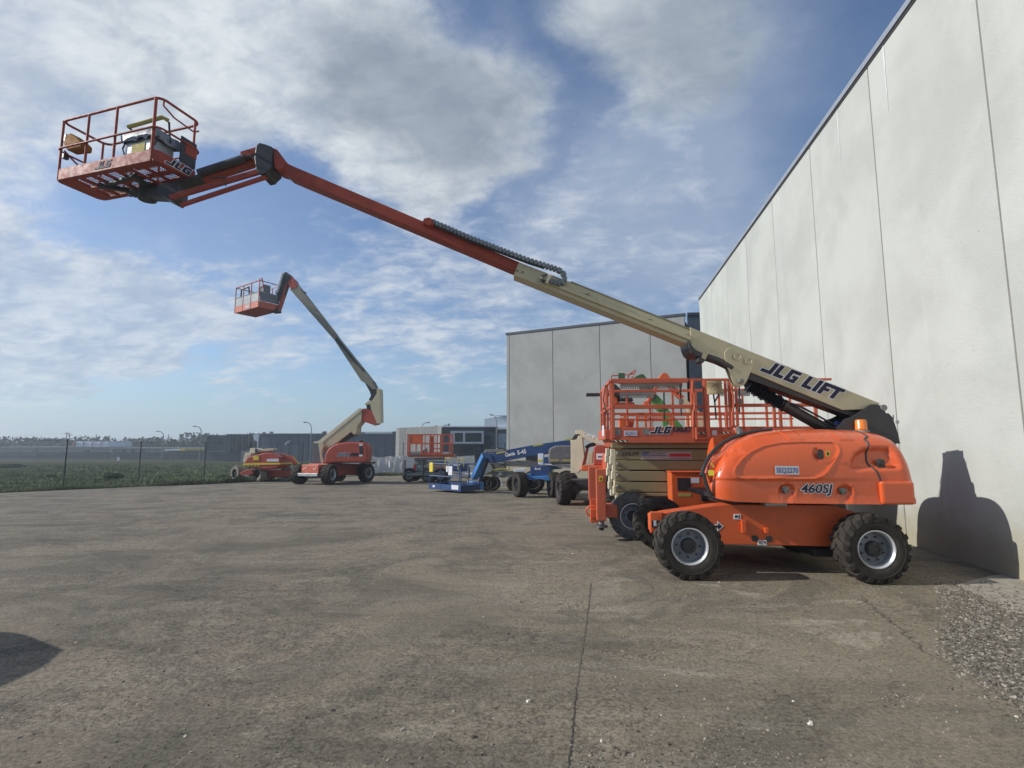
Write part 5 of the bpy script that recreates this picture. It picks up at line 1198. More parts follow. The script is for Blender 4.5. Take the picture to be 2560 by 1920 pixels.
MB(BT).box(.03, .26, -.05, .0, bh*.66, bh*1.03).build('manual_box', 'yellow', basket, bevel=.02)
MB(BT).box(bl_*.62, bl_*.74, -.02, .0, bh*.58, bh*.92).build('instruction_sheet', 'label', basket); MB(BT).box(bl_*.55, bl_*.60, -.02, .0, bh*.7, bh*.92).build('instruction_sheet', 'label', basket)
plate((BT @ Vector((bl_*.72, -.012, .06))), (BT.to_3x3() @ Vector((1, 0, 0))), (0, 0, 1), bl_*.21, kh*.75, basket); plate((BT @ Vector((bl_*.12, -.012, .08))), (BT.to_3x3() @ Vector((1, 0, 0))), (0, 0, 1), bl_*.07, kh*.35, basket)
MB(BT).tube([(bl_+.05, .3, bh*.9), (bl_+.16, .3, bh*.88), (bl_+.16, .3, bh*.5), (bl_+.0, .3, bh*.46)], .02, 6).build('console_cable', 'hub', basket)
MB(BT).box(bl_*.6, bl_, bw_, bw_+.25, .0, .3).build('basket_mount', 'blue_light', basket, bevel=.02)
# white letter A standing on the ground
p = gp(1234, 1214); AF = Frame(p.x, p.y, 0)
aa = thing('letter_sign', 'small white letter A standing on the asphalt in front of the grey machines', 'sign', AF)
h_ = .55
MB().prism([(0, 0), (.1, 0), (.26, h_), (.14, h_)], -.03, .03).build('left_stroke', 'white', aa); MB().prism([(.34, 0), (.44, 0), (.27, h_), (.17, h_)], -.045, .028).build('right_stroke', 'white', aa); MB().box(.10, .34, -.028, .026, .14, .22).build('cross_bar', 'white', aa)
# grey and yellow stored scissor machines behind
KF = fr_at(1250, y=22.5, rot=R(-6))
kl = thing('scissor_lift', 'folded grey and white scissor platform stored behind the blue boom arm', 'scissor lift', KF)
def kp_(pts, y0, y1, name, m, bev=.015): return prismp(KF, E5, pts, y0, y1, name, m, kl, bev)
kp_([(300, 600), (480, 570), (880, 560), (1020, 590), (1040, 640), (880, 660), (350, 640)], -.6, .6, 'deck', 'hoodgrey')
kp_([(110, 780), (190, 610), (270, 600), (310, 660), (320, 720), (180, 790)], -.7, .2, 'front_guard', 'pgrey')
kp_([(300, 740), (500, 730), (700, 740), (700, 810), (320, 830)], -.65, .6, 'chassis', 'greymetal')
kp_([(640, 690), (820, 680), (820, 730), (640, 740)], -.7, -.5, 'side_panel', 'bwhite')
kp_([(820, 500), (1000, 460), (1000, 590), (830, 590)], -.5, .5, 'engine_box', 'grease')
kp_([(655, 525), (720, 520), (700, 565), (655, 560)], -.62, -.5, 'label_plate', 'cream_pale', 0)
kp_([(395, 600), (440, 560), (500, 605), (480, 615)], -.66, -.6, 'bracket', 'pgrey'); kp_([(400, 790), (430, 730), (480, 780), (480, 795)], -.7, -.64, 'bracket', 'pgrey')
MB().tube([KF.px(*E5(*q_), -.7) for q_ in ((330, 710), (450, 692), (560, 700), (580, 730))], .03, 6).build('hydraulic_pipe', 'yellow_dull', kl)
MB().box(*sum([[a_, b_] for a_, b_ in ((KF.px(*E5(200, 0), -.5).x, KF.px(*E5(480, 0), -.5).x), (-.5, .4), (KF.px(*E5(0, 430), -.5).z, KF.px(*E5(0, 385), -.5).z))], [])).build('parts_tray', 'pgrey2', kl)
rnd = random.Random(2)
for k in range(26):
    a = rnd.uniform(190, 480); b_ = rnd.uniform(370, 430); p = KF.px(*E5(a, b_), -.5); s_ = rnd.uniform(.04, .12)
    MB().box(p.x-s_, p.x+s_, -.45+rnd.uniform(0, .5), -.3+rnd.uniform(0, .5), p.z-s_*.7, p.z+s_*.7).build('loose_part', rnd.choice(['pgrey', 'pgrey', 'greymetal', 'grease', 'bwhite']), kl)
for a in (225, 330, 640): 
    p = KF.px(*E5(a, 850), -.6); wheel(kl, p.x, -.6, .30, .30, .22, out=-1, rim='grease', lip='grease')
# ================================================================== TALL ARTICULATED BOOM LIFT in the middle distance
Pn = gp(822, 1212); al = R(22.5)
av = Vector((math.cos(al), -math.sin(al), 0)); rv = Vector((math.sin(al), math.cos(al), 0))
Tk, Wb = 1.9, 2.86
Ce = Pn - av*(Tk/2) + rv*(Wb/2)
AF = Frame(Ce.x, Ce.y, R(-3)); CF = Frame(Ce.x, Ce.y, math.atan2(rv.y, rv.x))
tl = thing('articulated_boom_lift', 'tall worn orange articulated boom lift, its basket high in the air left of centre', 'boom lift', AF)
CTm = AF.I @ CF.M
def cbox(*a): return MB(CTm).box(*a)
cbox(-1.2, 1.5, -.62, .62, .40, 1.02).build('chassis', 'red_orange', tl, bevel=.02)
cbox(-1.75, -1.2, -.55, .55, .55, .98).build('front_bumper', 'orange_old', tl, bevel=.03)
cbox(-1.9, -1.75, -.62, .62, .42, .56).build('bumper_bar', 'galv', tl, bevel=.01)
for y in (-.32, .32):
    for dy_ in (-.05, .06): MB(CTm).lathe([(0, 0), (0, .035), (.01, .035), (.01, 0)], 10, o=(-1.751, y+dy_, .8-dy_*.6), ax=(-1, 0, 0)).build('reflector', 'white', tl)
for x in (-Wb/2, Wb/2):
    cbox(x-.16, x+.16, -.8, .8, .36, .62).build('axle', 'grease', tl, bevel=.02)
ra_ = math.atan2(rv.y, rv.x) - R(-3)
for x, y, o_, st in ((-Wb/2, -Tk/2, -1, R(12)), (-Wb/2, Tk/2, 1, R(8)), (Wb/2, -Tk/2, -1, 0), (Wb/2, Tk/2, 1, 0)):
    p = CTm @ Vector((x, y, 0)); w_ = wheel(tl, p.x, p.y, .50, .505, .42, out=o_, steer=ra_+st, tyre='rubber', lugs=15)
def ap(pts, y0, y1, name, m, cr=C7, bev=.02): return prismp(AF, cr, pts, y0, y1, name, m, tl, bev)
ap([(1062, 590), (1066, 540), (1080, 480), (1105, 435), (1150, 400), (1215, 375), (1300, 363), (1490, 364), (1515, 385), (1525, 430), (1522, 560), (1500, 580), (1120, 585)], -1.15, -.35, 'engine_hood', 'red_orange', bev=.09)
ap([(1070, 585), (1500, 575), (1480, 600), (1080, 605)], -1.0, .9, 'turntable', 'grease')
ap([(1240, 578), (1470, 575), (1425, 596), (1260, 588)], -1.05, -1.0, 'skirt', 'bwhite', bev=0)
ap([(1435, 400), (1470, 400), (1480, 490), (1440, 490)], -1.16, -1.1, 'hood_vent', 'hub', bev=.01)
for yy0, z0 in ((380, 402), (495, 515)):
    a, b2 = AF.px(*C7(1437, z0), -1.155), AF.px(*C7(1498, yy0), -1.155); plate((a.x, -1.157, a.z), (1, 0, 0), (0, 0, 1), (b2.x-a.x)*.6, b2.z-a.z, tl, 'label')
text_part('800A', AF.px(*C7(1205, 516), -1.155), (1, 0, .02), (0, 0, 1), .185, tl, 'navy', outline='white', width=.60, bold=.01, shear=.2)
text_part('J', AF.px(*C7(1316, 516), -1.155), (1, 0, .02), (0, 0, 1), .185, tl, 'navy', outline='white', width=.11, bold=.01, shear=.2)
for k in range(3):
    a = AF.px(*C7(1345+k*27, 508), -1.155); MB().prism([(a.x, a.z), (a.x+.11, a.z), (a.x+.17, a.z+.14), (a.x+.06, a.z+.14)], -1.164, -1.152).build('model_stripe', 'navy', tl)
ap([(1440, 340), (1470, 340), (1475, 362), (1435, 362)], -.7, -.4, 'exhaust_cap', 'hub', bev=.03)
ap([(935, 372), (1030, 372), (1040, 590), (935, 590)], -.6, .5, 'control_cabinet', 'hoodgrey')
ap([(1000, 365), (1050, 362), (1070, 400), (1050, 430), (1040, 500), (1060, 570), (1050, 600), (1030, 580)], -.62, -.5, 'support_plate', 'cream')
# lower arm with a paler strip that paints in light on its top face
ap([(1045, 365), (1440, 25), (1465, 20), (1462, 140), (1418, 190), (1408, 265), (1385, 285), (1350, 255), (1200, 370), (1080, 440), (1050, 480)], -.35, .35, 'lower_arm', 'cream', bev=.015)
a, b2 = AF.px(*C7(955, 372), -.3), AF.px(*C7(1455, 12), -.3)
ap([(950, 360), (1005, 350), (1440, 0), (1480, 8), (1050, 362), (1015, 378), (955, 380)], -.37, .37, 'arm_lit_top', 'cream_pale', bev=.006)
ap([(1350, 262), (1395, 285), (1240, 375), (1225, 372)], -.2, .2, 'lift_cylinder', 'hub')
def a3(pts, y0, y1, name, m, bev=.015): return ap(pts, y0, y1, name, m, C3, bev)
a3([(1000, 1050), (1050, 1042), (1090, 1060), (1125, 1100), (1128, 1152), (1100, 1158), (1075, 1148), (1028, 1132), (1022, 1090)], -.33, .33, 'elbow', 'red_orange')
a3([(1045, 1008), (1072, 988), (1095, 992), (1130, 940), (1130, 903), (1156, 903), (1162, 1150), (1130, 1150), (1112, 1100), (1090, 1050), (1085, 1012), (1046, 1020)], -.36, -.28, 'upright_plate', 'cream')
a3([(1045, 1008), (1072, 988), (1095, 992), (1130, 940), (1130, 903), (1156, 903), (1162, 1150), (1130, 1150), (1112, 1100), (1090, 1050), (1085, 1012), (1046, 1020)], .25, .33, 'upright_plate', 'cream')
a3([(1134, 906), (1153, 906), (1158, 1140), (1136, 1140)], -.28, .25, 'upright_core', 'cream')
a3([(1055, 1015), (1090, 1015), (1110, 1060), (1100, 1090), (1060, 1060)], -.2, .2, 'elbow_linkage', 'hub')
MB().lathe([(0, 0), (0, .06), (.03, .06), (.03, 0)], 14, o=AF.px(*C3(1120, 1158), -.36)).build('pivot_pin', 'greymetal', tl)
a3([(1035, 845), (1105, 850), (1132, 905), (1128, 960), (1095, 992), (1072, 985), (1088, 950), (1080, 925), (1060, 890)], -.2, .2, 'boom_foot', 'hub')
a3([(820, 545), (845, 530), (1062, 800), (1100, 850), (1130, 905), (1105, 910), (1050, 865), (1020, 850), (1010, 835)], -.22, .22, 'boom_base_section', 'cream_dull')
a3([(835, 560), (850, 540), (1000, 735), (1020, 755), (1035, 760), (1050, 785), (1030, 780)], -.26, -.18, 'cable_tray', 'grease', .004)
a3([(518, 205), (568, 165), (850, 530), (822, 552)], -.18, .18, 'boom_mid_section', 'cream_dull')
a3([(500, 155), (530, 118), (552, 135), (572, 178), (560, 200), (525, 205), (505, 170)], -.19, .19, 'boom_head', 'red_orange')
a3([(478, 88), (492, 82), (518, 100), (532, 122), (500, 165), (485, 150)], -.19, .19, 'jib_knuckle', 'grease')
a3([(596, 205), (625, 222), (618, 232), (600, 215)], -.2, .0, 'cable_guide', 'grease', 0)
a3([(455, 92), (472, 88), (428, 225), (412, 235)], -.26, .16, 'jib_lit_front', 'bwhite')  # white strip paints the sunlight on the jib's left-facing front
a3([(470, 90), (495, 100), (505, 170), (470, 270), (435, 285), (425, 240)], -.12, .12, 'jib_arm', 'grease')
a3([(488, 165), (502, 172), (440, 355), (428, 350)], -.14, .14, 'jib_arm', 'red_orange')
a3([(390, 345), (435, 335), (436, 362), (392, 366), (386, 352)], -.2, .2, 'platform_support', 'grease')
# basket, seen from below
fl = AF.px(*C3(125, 371), -.9); fr_ = AF.px(*C3(298, 365), -1.2)
d0 = ray(*C3(300, 340)); s_ = None
nc = AF.M @ AF.px(*E4(712, 885), -1.0)              # near lower corner of the basket
hz_ = nc.z-1.7
def atz(u, v, z): d = ray(u, v); return EYE + d*((z-1.7)/d.z)
near = atz(*C3(298, 340), nc.z+.0); left = atz(*C3(125, 372), nc.z)
lx_dir = (left-near); lx_dir.z = 0
ang = R(145); KM = AF.I @ (Matrix.Translation((nc.x, nc.y, nc.z)) @ Matrix(((math.cos(ang), math.sin(ang), 0, 0), (math.sin(ang), -math.cos(ang), 0, 0), (0, 0, 1, 0), (0, 0, 0, 1))))
kl_ = 2.45; kw = 1.2
bk = MB(KM).box(0, kl_, 0, kw, 0, .05).build('basket_floor', 'red_orange', tl)
hK = 1.45
for a_ in ((0, kl_, -.01, .015), (0, kl_, kw-.015, kw+.01)): MB(KM).box(*a_, .0, .34).build('kick_plate', 'orange_old', bk)
for a_ in ((-.01, .015, 0, kw), (kl_-.015, kl_+.01, 0, kw)): MB(KM).box(*a_, .0, .34).build('kick_plate', 'orange_old', bk)
M['mesh_panel'] = mat('pale_mesh_panel', (0.33, 0.35, 0.37), 0.6, var=0.15)
for k in range(3): MB(KM).box(kl_*(k+.04)/3, kl_*(k+.94)/3, -.006, .006, .36, .80).build('mesh_panel', 'mesh_panel', bk)
MB(KM).box(-.006, .006, .05, kw-.05, .36, .88).build('mesh_panel', 'hoodgrey', bk)
MB(KM).tube([(0, 0, hK), (kl_, 0, hK), (kl_, kw, hK), (0, kw, hK)], .03, 6, closed=True).build('guard_rail', 'red_orange', bk)
MB(KM).tube([(0, 0, .84), (kl_, 0, .84), (kl_, kw, .84), (0, kw, .84)], .025, 6, closed=True).build('guard_rail', 'pgrey', bk)
for x in (0, .33, .66, 1):
    for y in (0, kw): MB(KM).tube([(kl_*x, y, .0), (kl_*x, y, hK)], .03, 6).build('rail_post', 'red_orange', bk)
MB(KM).box(.1, .7, .3, .7, .8, 1.35).build('control_console', 'hoodgrey', bk, bevel=.05)
MB(KM).tube([(.1, .3, 1.1), (.15, .2, 1.65), (.6, .3, 1.7)], .03, 6).build('console_hoop', 'red_orange', bk); MB(KM).tube([(kl_*.93, .2, .7), (kl_*.92, .2, 1.35), (kl_*.6, .2, 1.4), (kl_*.55, .2, .8)], .04, 6).build('entry_bar', 'hub', bk)
a, = (KM @ Vector((kl_*.55, -.02, .07)),); plate(a, KM.to_3x3() @ Vector((-1, 0, 0)), KM.to_3x3() @ Vector((0, 0, 1)), .5, .2, bk, 'faded_label', 'company_sign')

# ================================================================== SMALL DUSTY BOOM LIFT at the field edge
p = gp(*C7(250, 782)); RFm = Frame(p.x, p.y, R(-4))
rl = thing('boom_lift', 'small dusty red boom lift with yellow stripe and pale muddy tyres at the field edge', 'boom lift', RFm)
def rp(pts, y0, y1, name, m, bev=.02): return prismp(RFm, C7, pts, y0, y1, name, m, rl, bev)
rp([(170, 690), (235, 655), (300, 655), (310, 700), (240, 725), (180, 722)], -.4, .3, 'front_beam', 'red_orange'); rp([(205, 716), (265, 716), (265, 726), (205, 726)], -.42, -.4, 'bumper_light', 'galv', 0)
rp([(300, 665), (700, 660), (720, 730), (330, 745)], .2, 1.2, 'chassis', 'red_orange')
rp([(198, 600), (250, 520), (290, 510), (430, 475), (500, 478), (590, 520), (592, 590), (560, 640), (420, 655), (220, 625)], -.7, .7, 'engine_hood', 'red_orange', .05)
rp([(198, 588), (592, 582), (592, 600), (198, 606)], -.72, .72, 'reflective_stripe', 'yellow', 0)
for k in range(5): rp([(205+k*36, 606), (228+k*36, 606), (232+k*36, 622), (212+k*36, 622)], -.725, -.70, 'chevron_mark', 'yellow_dull', 0)
rp([(220, 480), (285, 475), (290, 505), (250, 520), (240, 575), (200, 575)], -.5, .5, 'counterweight', 'cream_pale')
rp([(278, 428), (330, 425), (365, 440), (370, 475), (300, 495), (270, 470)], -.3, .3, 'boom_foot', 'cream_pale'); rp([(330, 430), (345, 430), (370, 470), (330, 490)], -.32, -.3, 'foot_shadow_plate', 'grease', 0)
rp([(370, 440), (525, 428), (538, 445), (520, 455), (380, 465)], -.2, .2, 'boom_base_section', 'cream')
rp([(370, 465), (500, 468), (700, 510), (745, 520), (780, 610), (755, 640), (700, 545), (520, 490), (380, 485)], -.1, .1, 'boom_fly_section', 'red_orange')
rp([(310, 515), (370, 512), (370, 555), (310, 555)], -.725, -.70, 'yellow_sign', 'yellow', 0); rp([(455, 542), (580, 540), (580, 570), (455, 570)], -.725, -.70, 'company_sign', 'label', 0)
MB().tube([RFm.px(*C7(*q_), -.3) for q_ in ((740, 520), (805, 600), (800, 620))], .04, 6).build('basket_bar', 'yellow_dull', rl)
for a, yy, r_ in ((125, .1, .44), (366, -.3, .44), (655, .3, .40)):
    q_ = RFm.px(*C7(a, 720), yy); wheel(rl, q_.x, yy+.15, r_, r_, .36, out=-1, steer=R(-30) if a < 400 else 0, tyre='rubber_dusty', rim='grease', lip='grease')
q_ = RFm.px(*C7(480, 720), 1.4); wheel(rl, q_.x, 1.4, .40, .40, .36, out=1, tyre='rubber_dusty', rim='grease', lip='grease')
# ================================================================== ORANGE SCISSOR LIFT in front of the shade cloth
p = gp(*C4(250, 782)); XF = Frame(p.x, p.y, R(-3))
xl_ = thing('scissor_lift', 'small orange scissor lift with a solid upper panel in front of the shade cloth', 'scissor lift', XF)
def xp_(pts, y0, y1, name, m, bev=.01): return prismp(XF, C4, pts, y0, y1, name, m, xl_, bev)
xp_([(160, 500), (650, 492), (645, 524), (175, 522)], -.6, .7, 'deck', 'orange_old')
xp_([(175, 465), (310, 462), (320, 500), (170, 500)], -.62, -.6, 'company_sign', 'pgrey', 0); xp_([(205, 475), (300, 472), (300, 492), (205, 492)], -.63, -.62, 'sign_lettering_band', 'greymetal', 0)
xp_([(320, 470), (650, 465), (648, 495), (320, 500)], -.62, -.6, 'kick_plate', 'orange_old', 0); xp_([(530, 468), (640, 466), (640, 490), (530, 492)], -.63, -.62, 'company_sign', 'faded_label', 0)
xp_([(195, 285), (312, 280), (312, 373), (195, 373)], -.62, -.59, 'solid_panel', 'orange_flat', .004)
def xpost(a, y0, y1, w=9, yy=-.6, m='orange_old'):
    p0_, p1_ = XF.px(*C4(a, y1), yy), XF.px(*C4(a, y0), yy); hw = w/4.254/1300*p.y/2
    return MB().box(p0_.x-hw, p0_.x+hw, yy-.03, yy+.03, p0_.z, p1_.z).build('rail_post', m, xl_)
for a, w in ((168, 10), (187, 18), (315, 18), (350, 6), (403, 16), (480, 8), (515, 16), (537, 10), (615, 12), (640, 14)): xpost(a, 285, 500, w)
for a in (165, 255, 440, 610): xpost(a, 290, 500, 10, .65)
for (y_, a, b_, yy) in ((284, 160, 650, -.6), (376, 312, 650, -.6), (284, 160, 640, .65), (380, 200, 640, .65), (432, 410, 520, -.58)):
    p0_, p1_ = XF.px(*C4(a, y_), yy), XF.px(*C4(b_, y_), yy); MB().box(p0_.x, p1_.x, yy-.025, yy+.025, p0_.z-.03, p0_.z+.03).build('guard_rail', 'orange_old', xl_)
xp_([(400, 300), (435, 300), (440, 470), (395, 470)], -.58, -.54, 'gate_brace', 'orange_old', 0)
MB().lathe([(-.1, 0), (-.1, .18), (.1, .22), (.12, 0)], 16, o=XF.px(*C4(355, 465), -.3), ax=(1, 0, .2)).build('engine_cowl', 'silver', xl_, smooth=50)
for k in range(4):
    y0 = 530+k*38; xp_([(245, y0), (560, y0-4), (560, y0+24), (245, y0+28)], -.5, -.42, 'scissor_arm', 'pgrey2'); xp_([(255, y0), (545, y0-4), (545, y0+24), (255, y0+28)], .4, .48, 'scissor_arm', 'pgrey2')
xp_([(235, 535), (340, 530), (345, 690), (240, 690)], -.41, .39, 'scissor_core', 'greymetal'); xp_([(228, 600), (250, 600), (250, 670), (228, 665)], -.52, -.5, 'tail_panel', 'redprint', 0); xp_([(240, 640), (312, 600), (315, 665), (242, 665)], -.515, -.505, 'reflector_plate', 'silver', 0)
xp_([(150, 690), (560, 685), (560, 720), (150, 722)], -.65, .7, 'chassis', 'greymetal')
for a in (128, 320):
    q0_, q1_ = XF.px(*C4(a-9, 700), -.68), XF.px(*C4(a+16, 555), -.68); MB().box(q0_.x, q1_.x, -.72, -.6, q0_.z-.3, q1_.z).build('outrigger', 'grease', xl_, bevel=.01)
    mb = MB()
    for k in range(7): mb.box(q0_.x+.01, q1_.x-.02, -.74, -.72, q1_.z-.12-k*.11, q1_.z-.07-k*.11)
    mb.build('outrigger_teeth', 'galv', xl_)
for a, tm_ in ((180, 'rubber'), (375, 'rubber_worn'), (520, 'rubber')):
    q_ = XF.px(*C4(a, 730), -.6); wheel(xl_, q_.x, -.5, .38, .38, .28, out=-1, tyre=tm_); wheel(xl_, q_.x+.05, .6, .38, .38, .28, out=1, tyre=tm_)
# dark red container panel behind the basket
p = gp(*C4(460, 740)); NF = Frame(p.x, p.y+.9, R(-3))
nb2 = thing('fuel_tank', 'dark red box tank standing just behind the blue basket', 'tank', NF)
prismp(NF, C4, [(405, 585), (560, 580), (575, 700), (410, 705)], -.3, .5, 'tank_body', 'redprint', nb2, .02); prismp(NF, C4, [(400, 578), (565, 572), (565, 585), (400, 590)], -.35, .55, 'tank_lid', 'red_orange', nb2)
prismp(NF, C4, [(415, 705), (570, 700), (570, 745), (415, 750)], -.25, .45, 'tank_stand', 'grease', nb2)

# ================================================================== FENCES, SHADE CLOTH
FN = [(157, 1220, 1098), (345, 1209, 1103), (509, 1202, 1104), (622, 1197, 1105), (690, 1193, 1106), (754, 1191, 1107), (838, 1190, 1104), (922, 1188.5, 1103), (1006, 1187.5, 1102), (1186, 1186.5, 1102), (1262, 1186, 1100)]
fence = thing('yard_fence', 'thin dark wire fence on steel posts between the yard and the grass field', 'fence', loc=(0, 0, 0))
tops = []; bots = []
for (u, v, vt) in [(-260, 1247, 1090)] + FN:
    b_ = gp(u, v); d = ray(u, vt); t = b_.y/d.y; top = EYE + d*t; h_ = min(top.z - b_.z, 2.35)
    tops.append(Vector((b_.x, b_.y, b_.z+h_))); bots.append(b_)
    MB().tube([(b_.x, b_.y, b_.z-.1), (b_.x+random.uniform(-.03, .03), b_.y, b_.z+h_)], .028, 6).build('post', 'post', fence)
for fz in (.05, .35, .65, .97):
    MB().tube([bots[i].lerp(tops[i], fz) for i in range(len(tops))], .006, 4).build('strand', 'wire', fence)
# cloth bays along the far fence
rnd = random.Random(12)
def cloth(i0, i1, s0, s1, hfun, label, foldseed):
    A0, A1 = bots[i0], bots[i1]; r2 = random.Random(foldseed); mb = MB(); nx, ny = 60, 24; vs = []
    ph = [r2.uniform(0, 6) for _ in range(5)]; am = [r2.uniform(.03, .08) for _ in range(5)]; fq = [r2.uniform(2, 9) for _ in range(5)]; sk = [r2.uniform(-3.5, 3.5) for _ in range(5)]
    dr = (A1-A0).normalized(); nn = Vector((dr.y, -dr.x, 0))
    for i in range(nx+1):
        s = s0+(s1-s0)*i/nx; b = A0.lerp(A1, s); hh = hfun((i/nx))
        for j in range(ny+1):
            q = j/ny; o = sum(am[k]*math.sin(fq[k]*(i/nx)*2.2+ph[k]+sk[k]*q*2.5)*(0.35+0.65*(1-q)) for k in range(5))
            diag = .10*math.exp(-((i/nx-(.15+.75*(1-q)**1.6))/.05)**2)
            vs.append(b + nn*(.10+o*.8+diag+.25*(1-q)**3) + Vector((0, 0, .03+q*hh)))
    mb.add(vs, [(i*(ny+1)+j, (i+1)*(ny+1)+j, (i+1)*(ny+1)+j+1, i*(ny+1)+j+1) for i in range(nx) for j in range(ny)])
    o = mb.build('shade_cloth', 'tarp', None, smooth=80); return tag(o, label, 'shade cloth', group='shade cloths hung along the far fence')
cloth(7, 8, 0.02, .98, lambda t: 1.5 - .12*math.sin(math.pi*t) + (.6*max(0, 1-abs(t-.10)*7)), 'sagging white shade cloth with a raised peak, right of the tall boom lift', 3)
cloth(8, 9, 0.03, .55, lambda t: 1.38-.12*math.sin(math.pi*t)-.05*t, 'white shade cloth hanging behind the orange scissor lift', 6)
cloth(8, 9, 0.56, .99, lambda t: 1.36-.08*math.sin(math.pi*t), 'white shade cloth hanging just behind the blue basket', 9)
cloth(9, 10, 0.0, 1.0, lambda t: 1.38-.1*math.sin(math.pi*t), 'white shade cloth at the end of the fence by the grey building', 14)

# ================================================================== GRASS, BUSHES
def xy_on(u, v): p = gp(u, v); return p.x, p.y
rnd = random.Random(21)
edge = [(e0b.x, e0b.y), (e0.x, e0.y), (e1_.x, e1_.y), (e2_.x, e2_.y), (e3_.x, e3_.y)]
def edge_y(x):
    for (a, ya_), (b, yb_) in zip(edge[:-1], edge[1:]):
        if x <= b: return ya_+(yb_-ya_)*(x-a)/(b-a)
    return edge[-1][1]
vs = []; fs = []
def blade(x, y, h, w, lean):
    z = g(y)-.02; a = rnd.uniform(0, 6.28); n = len(vs); dx_, dy_ = math.cos(a)*w, math.sin(a)*w; lx_, ly_ = math.cos(a+1.3)*lean, math.sin(a+1.3)*lean
    vs.extend([(x-dx_, y-dy_, z), (x+dx_, y+dy_, z), (x+lx_, y+ly_, z+h)]); fs.append((n, n+1, n+2))
for k in range(70000):      # rank growth along the asphalt edge
    x = rnd.uniform(-34, -4); off = abs(rnd.gauss(0, .55)); h = rnd.uniform(.08, .34)*math.exp(-off*.3)*(0.6+.6*math.sin(x*1.3)*math.sin(x*.57+1))
    blade(x, edge_y(x)+off+rnd.uniform(-.15, .1)+.25*math.sin(x*2.1)*math.sin(x*.7), max(.05, h), .014, h*.5)
for k in range(230000):      # open field
    y = 19+rnd.random()**1.9*55; x = rnd.uniform(-1.25*y-4, -2 if y > 33 else 0)
    if y < edge_y(x)+.3: continue
    cl = math.sin(x*.55+y*.21)*math.sin(y*.42-x*.13)+.6*math.sin(x*1.7)*math.sin(y*1.1)
    h = rnd.uniform(.06, .20)*(1+.5*cl); blade(x, y, max(.04, h*.8), .008+.0007*y, h*.6)
me = bpy.data.meshes.new('grass'); me.from_pydata(vs, [], fs); me.materials.append(M['grass'])
tag(link('grass', me), 'rough green grass and weeds growing across the field beyond the fence', 'grass', kind='stuff')
def leafball(name, m, rx, ry, rz, n, leaf, seed, flat=.0, lumps=5):
    r2 = random.Random(seed); vs = []; fs = []
    cs = [(r2.uniform(-.6, .6)*rx, r2.uniform(-.6, .6)*ry, r2.uniform(-.4, .5)*rz, r2.uniform(.35, .6)) for _ in range(lumps)]
    for k in range(n):
        cx, cy, cz, s = r2.choice(cs); a, b = r2.uniform(0, 6.28), math.asin(r2.uniform(-1, 1)); rad = r2.uniform(.6, 1)
        p = Vector((cx+math.cos(a)*math.cos(b)*rx*s*rad, cy+math.sin(a)*math.cos(b)*ry*s*rad, cz+math.sin(b)*rz*s*rad))
        u_ = Vector((r2.gauss(0, 1), r2.gauss(0, 1), r2.gauss(0, 1)*(1-flat))).normalized()*leaf*r2.uniform(.6, 1.4); w_ = u_.cross(Vector((r2.gauss(0, 1), r2.gauss(0, 1), r2.gauss(0, 1)))).normalized()*leaf*r2.uniform(.4, .9)
        n0 = len(vs); vs += [p-u_, p+w_, p+u_, p-w_]; fs.append((n0, n0+1, n0+2, n0+3))
    me = bpy.data.meshes.new(name); me.from_pydata(vs, [], fs); me.materials.append(M[m]); return me
bush_me = leafball('bush', 'hedge', 1, .8, .6, 1500, .05, 4)
for (u, v, w, h, lab) in ((284, 1198, 1.1, .55, 'dark low bush in the grass between the first two fence posts'), (128, 1197, .8, .4, 'small dark bush left of the first fence post'),
                          (585, 1206, 1.5, .55, 'dark weedy bush beside the small red boom lift'), (20, 1170, 3.2, .7, 'broad brown scrub mound far left in the field')):
    p = gp(u, v); o = link('bush', bush_me); o.location = (p.x, p.y, p.z+.2*h); o.scale = (w*.6, w*.5, h); o.rotation_euler.z = u; tag(o, lab, 'bush')

# ================================================================== FAR BUILDINGS
WFm = Frame(0, 0, 0, z=0, slope=False)
def wbox(u0, u1, v0, v1, y, depth, name, m, par, base=False, bev=0):
    a, b_ = WFm.px(u0, v1, y), WFm.px(u1, v0, y)
    return MB().box(a.x, b_.x, y, y+depth, g(y)-.6 if base else a.z, b_.z).build(name, m, par, bevel=bev)
t = thing('long_shed', 'long low weathered grey shed on the horizon at the far left', 'building', loc=(0, 0, 0))
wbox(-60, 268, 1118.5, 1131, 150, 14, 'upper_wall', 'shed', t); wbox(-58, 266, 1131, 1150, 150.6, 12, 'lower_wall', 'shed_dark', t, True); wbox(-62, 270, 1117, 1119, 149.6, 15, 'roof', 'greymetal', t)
wbox(80, 91, 1125, 1140, 149.7, .5, 'door_opening', 'hub', t); wbox(210, 220, 1126, 1131, 149.7, .5, 'door_opening', 'hub', t)
t = thing('long_shed', 'low pale shed with a row of dark openings left of the dark cladding building', 'building', loc=(0, 0, 0))
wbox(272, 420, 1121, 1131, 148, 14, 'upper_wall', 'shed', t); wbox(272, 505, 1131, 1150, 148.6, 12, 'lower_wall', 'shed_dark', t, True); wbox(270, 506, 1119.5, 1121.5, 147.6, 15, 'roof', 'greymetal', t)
for a in (281, 305, 328, 352): wbox(a, a+8, 1123.5, 1133, 147.8, .5, 'door_opening', 'hub', t)
t = thing('translucent_canopy', 'white translucent sheeted structure rising above the long shed', 'building', loc=(0, 0, 0))
wbox(185, 271, 1103, 1122, 156, 10, 'sheeting', 'bwhite', t)
for k in range(4): wbox(185+k*22, 186+k*22, 1103, 1122, 155.8, .3, 'sheet_rib', 'pgrey', t)
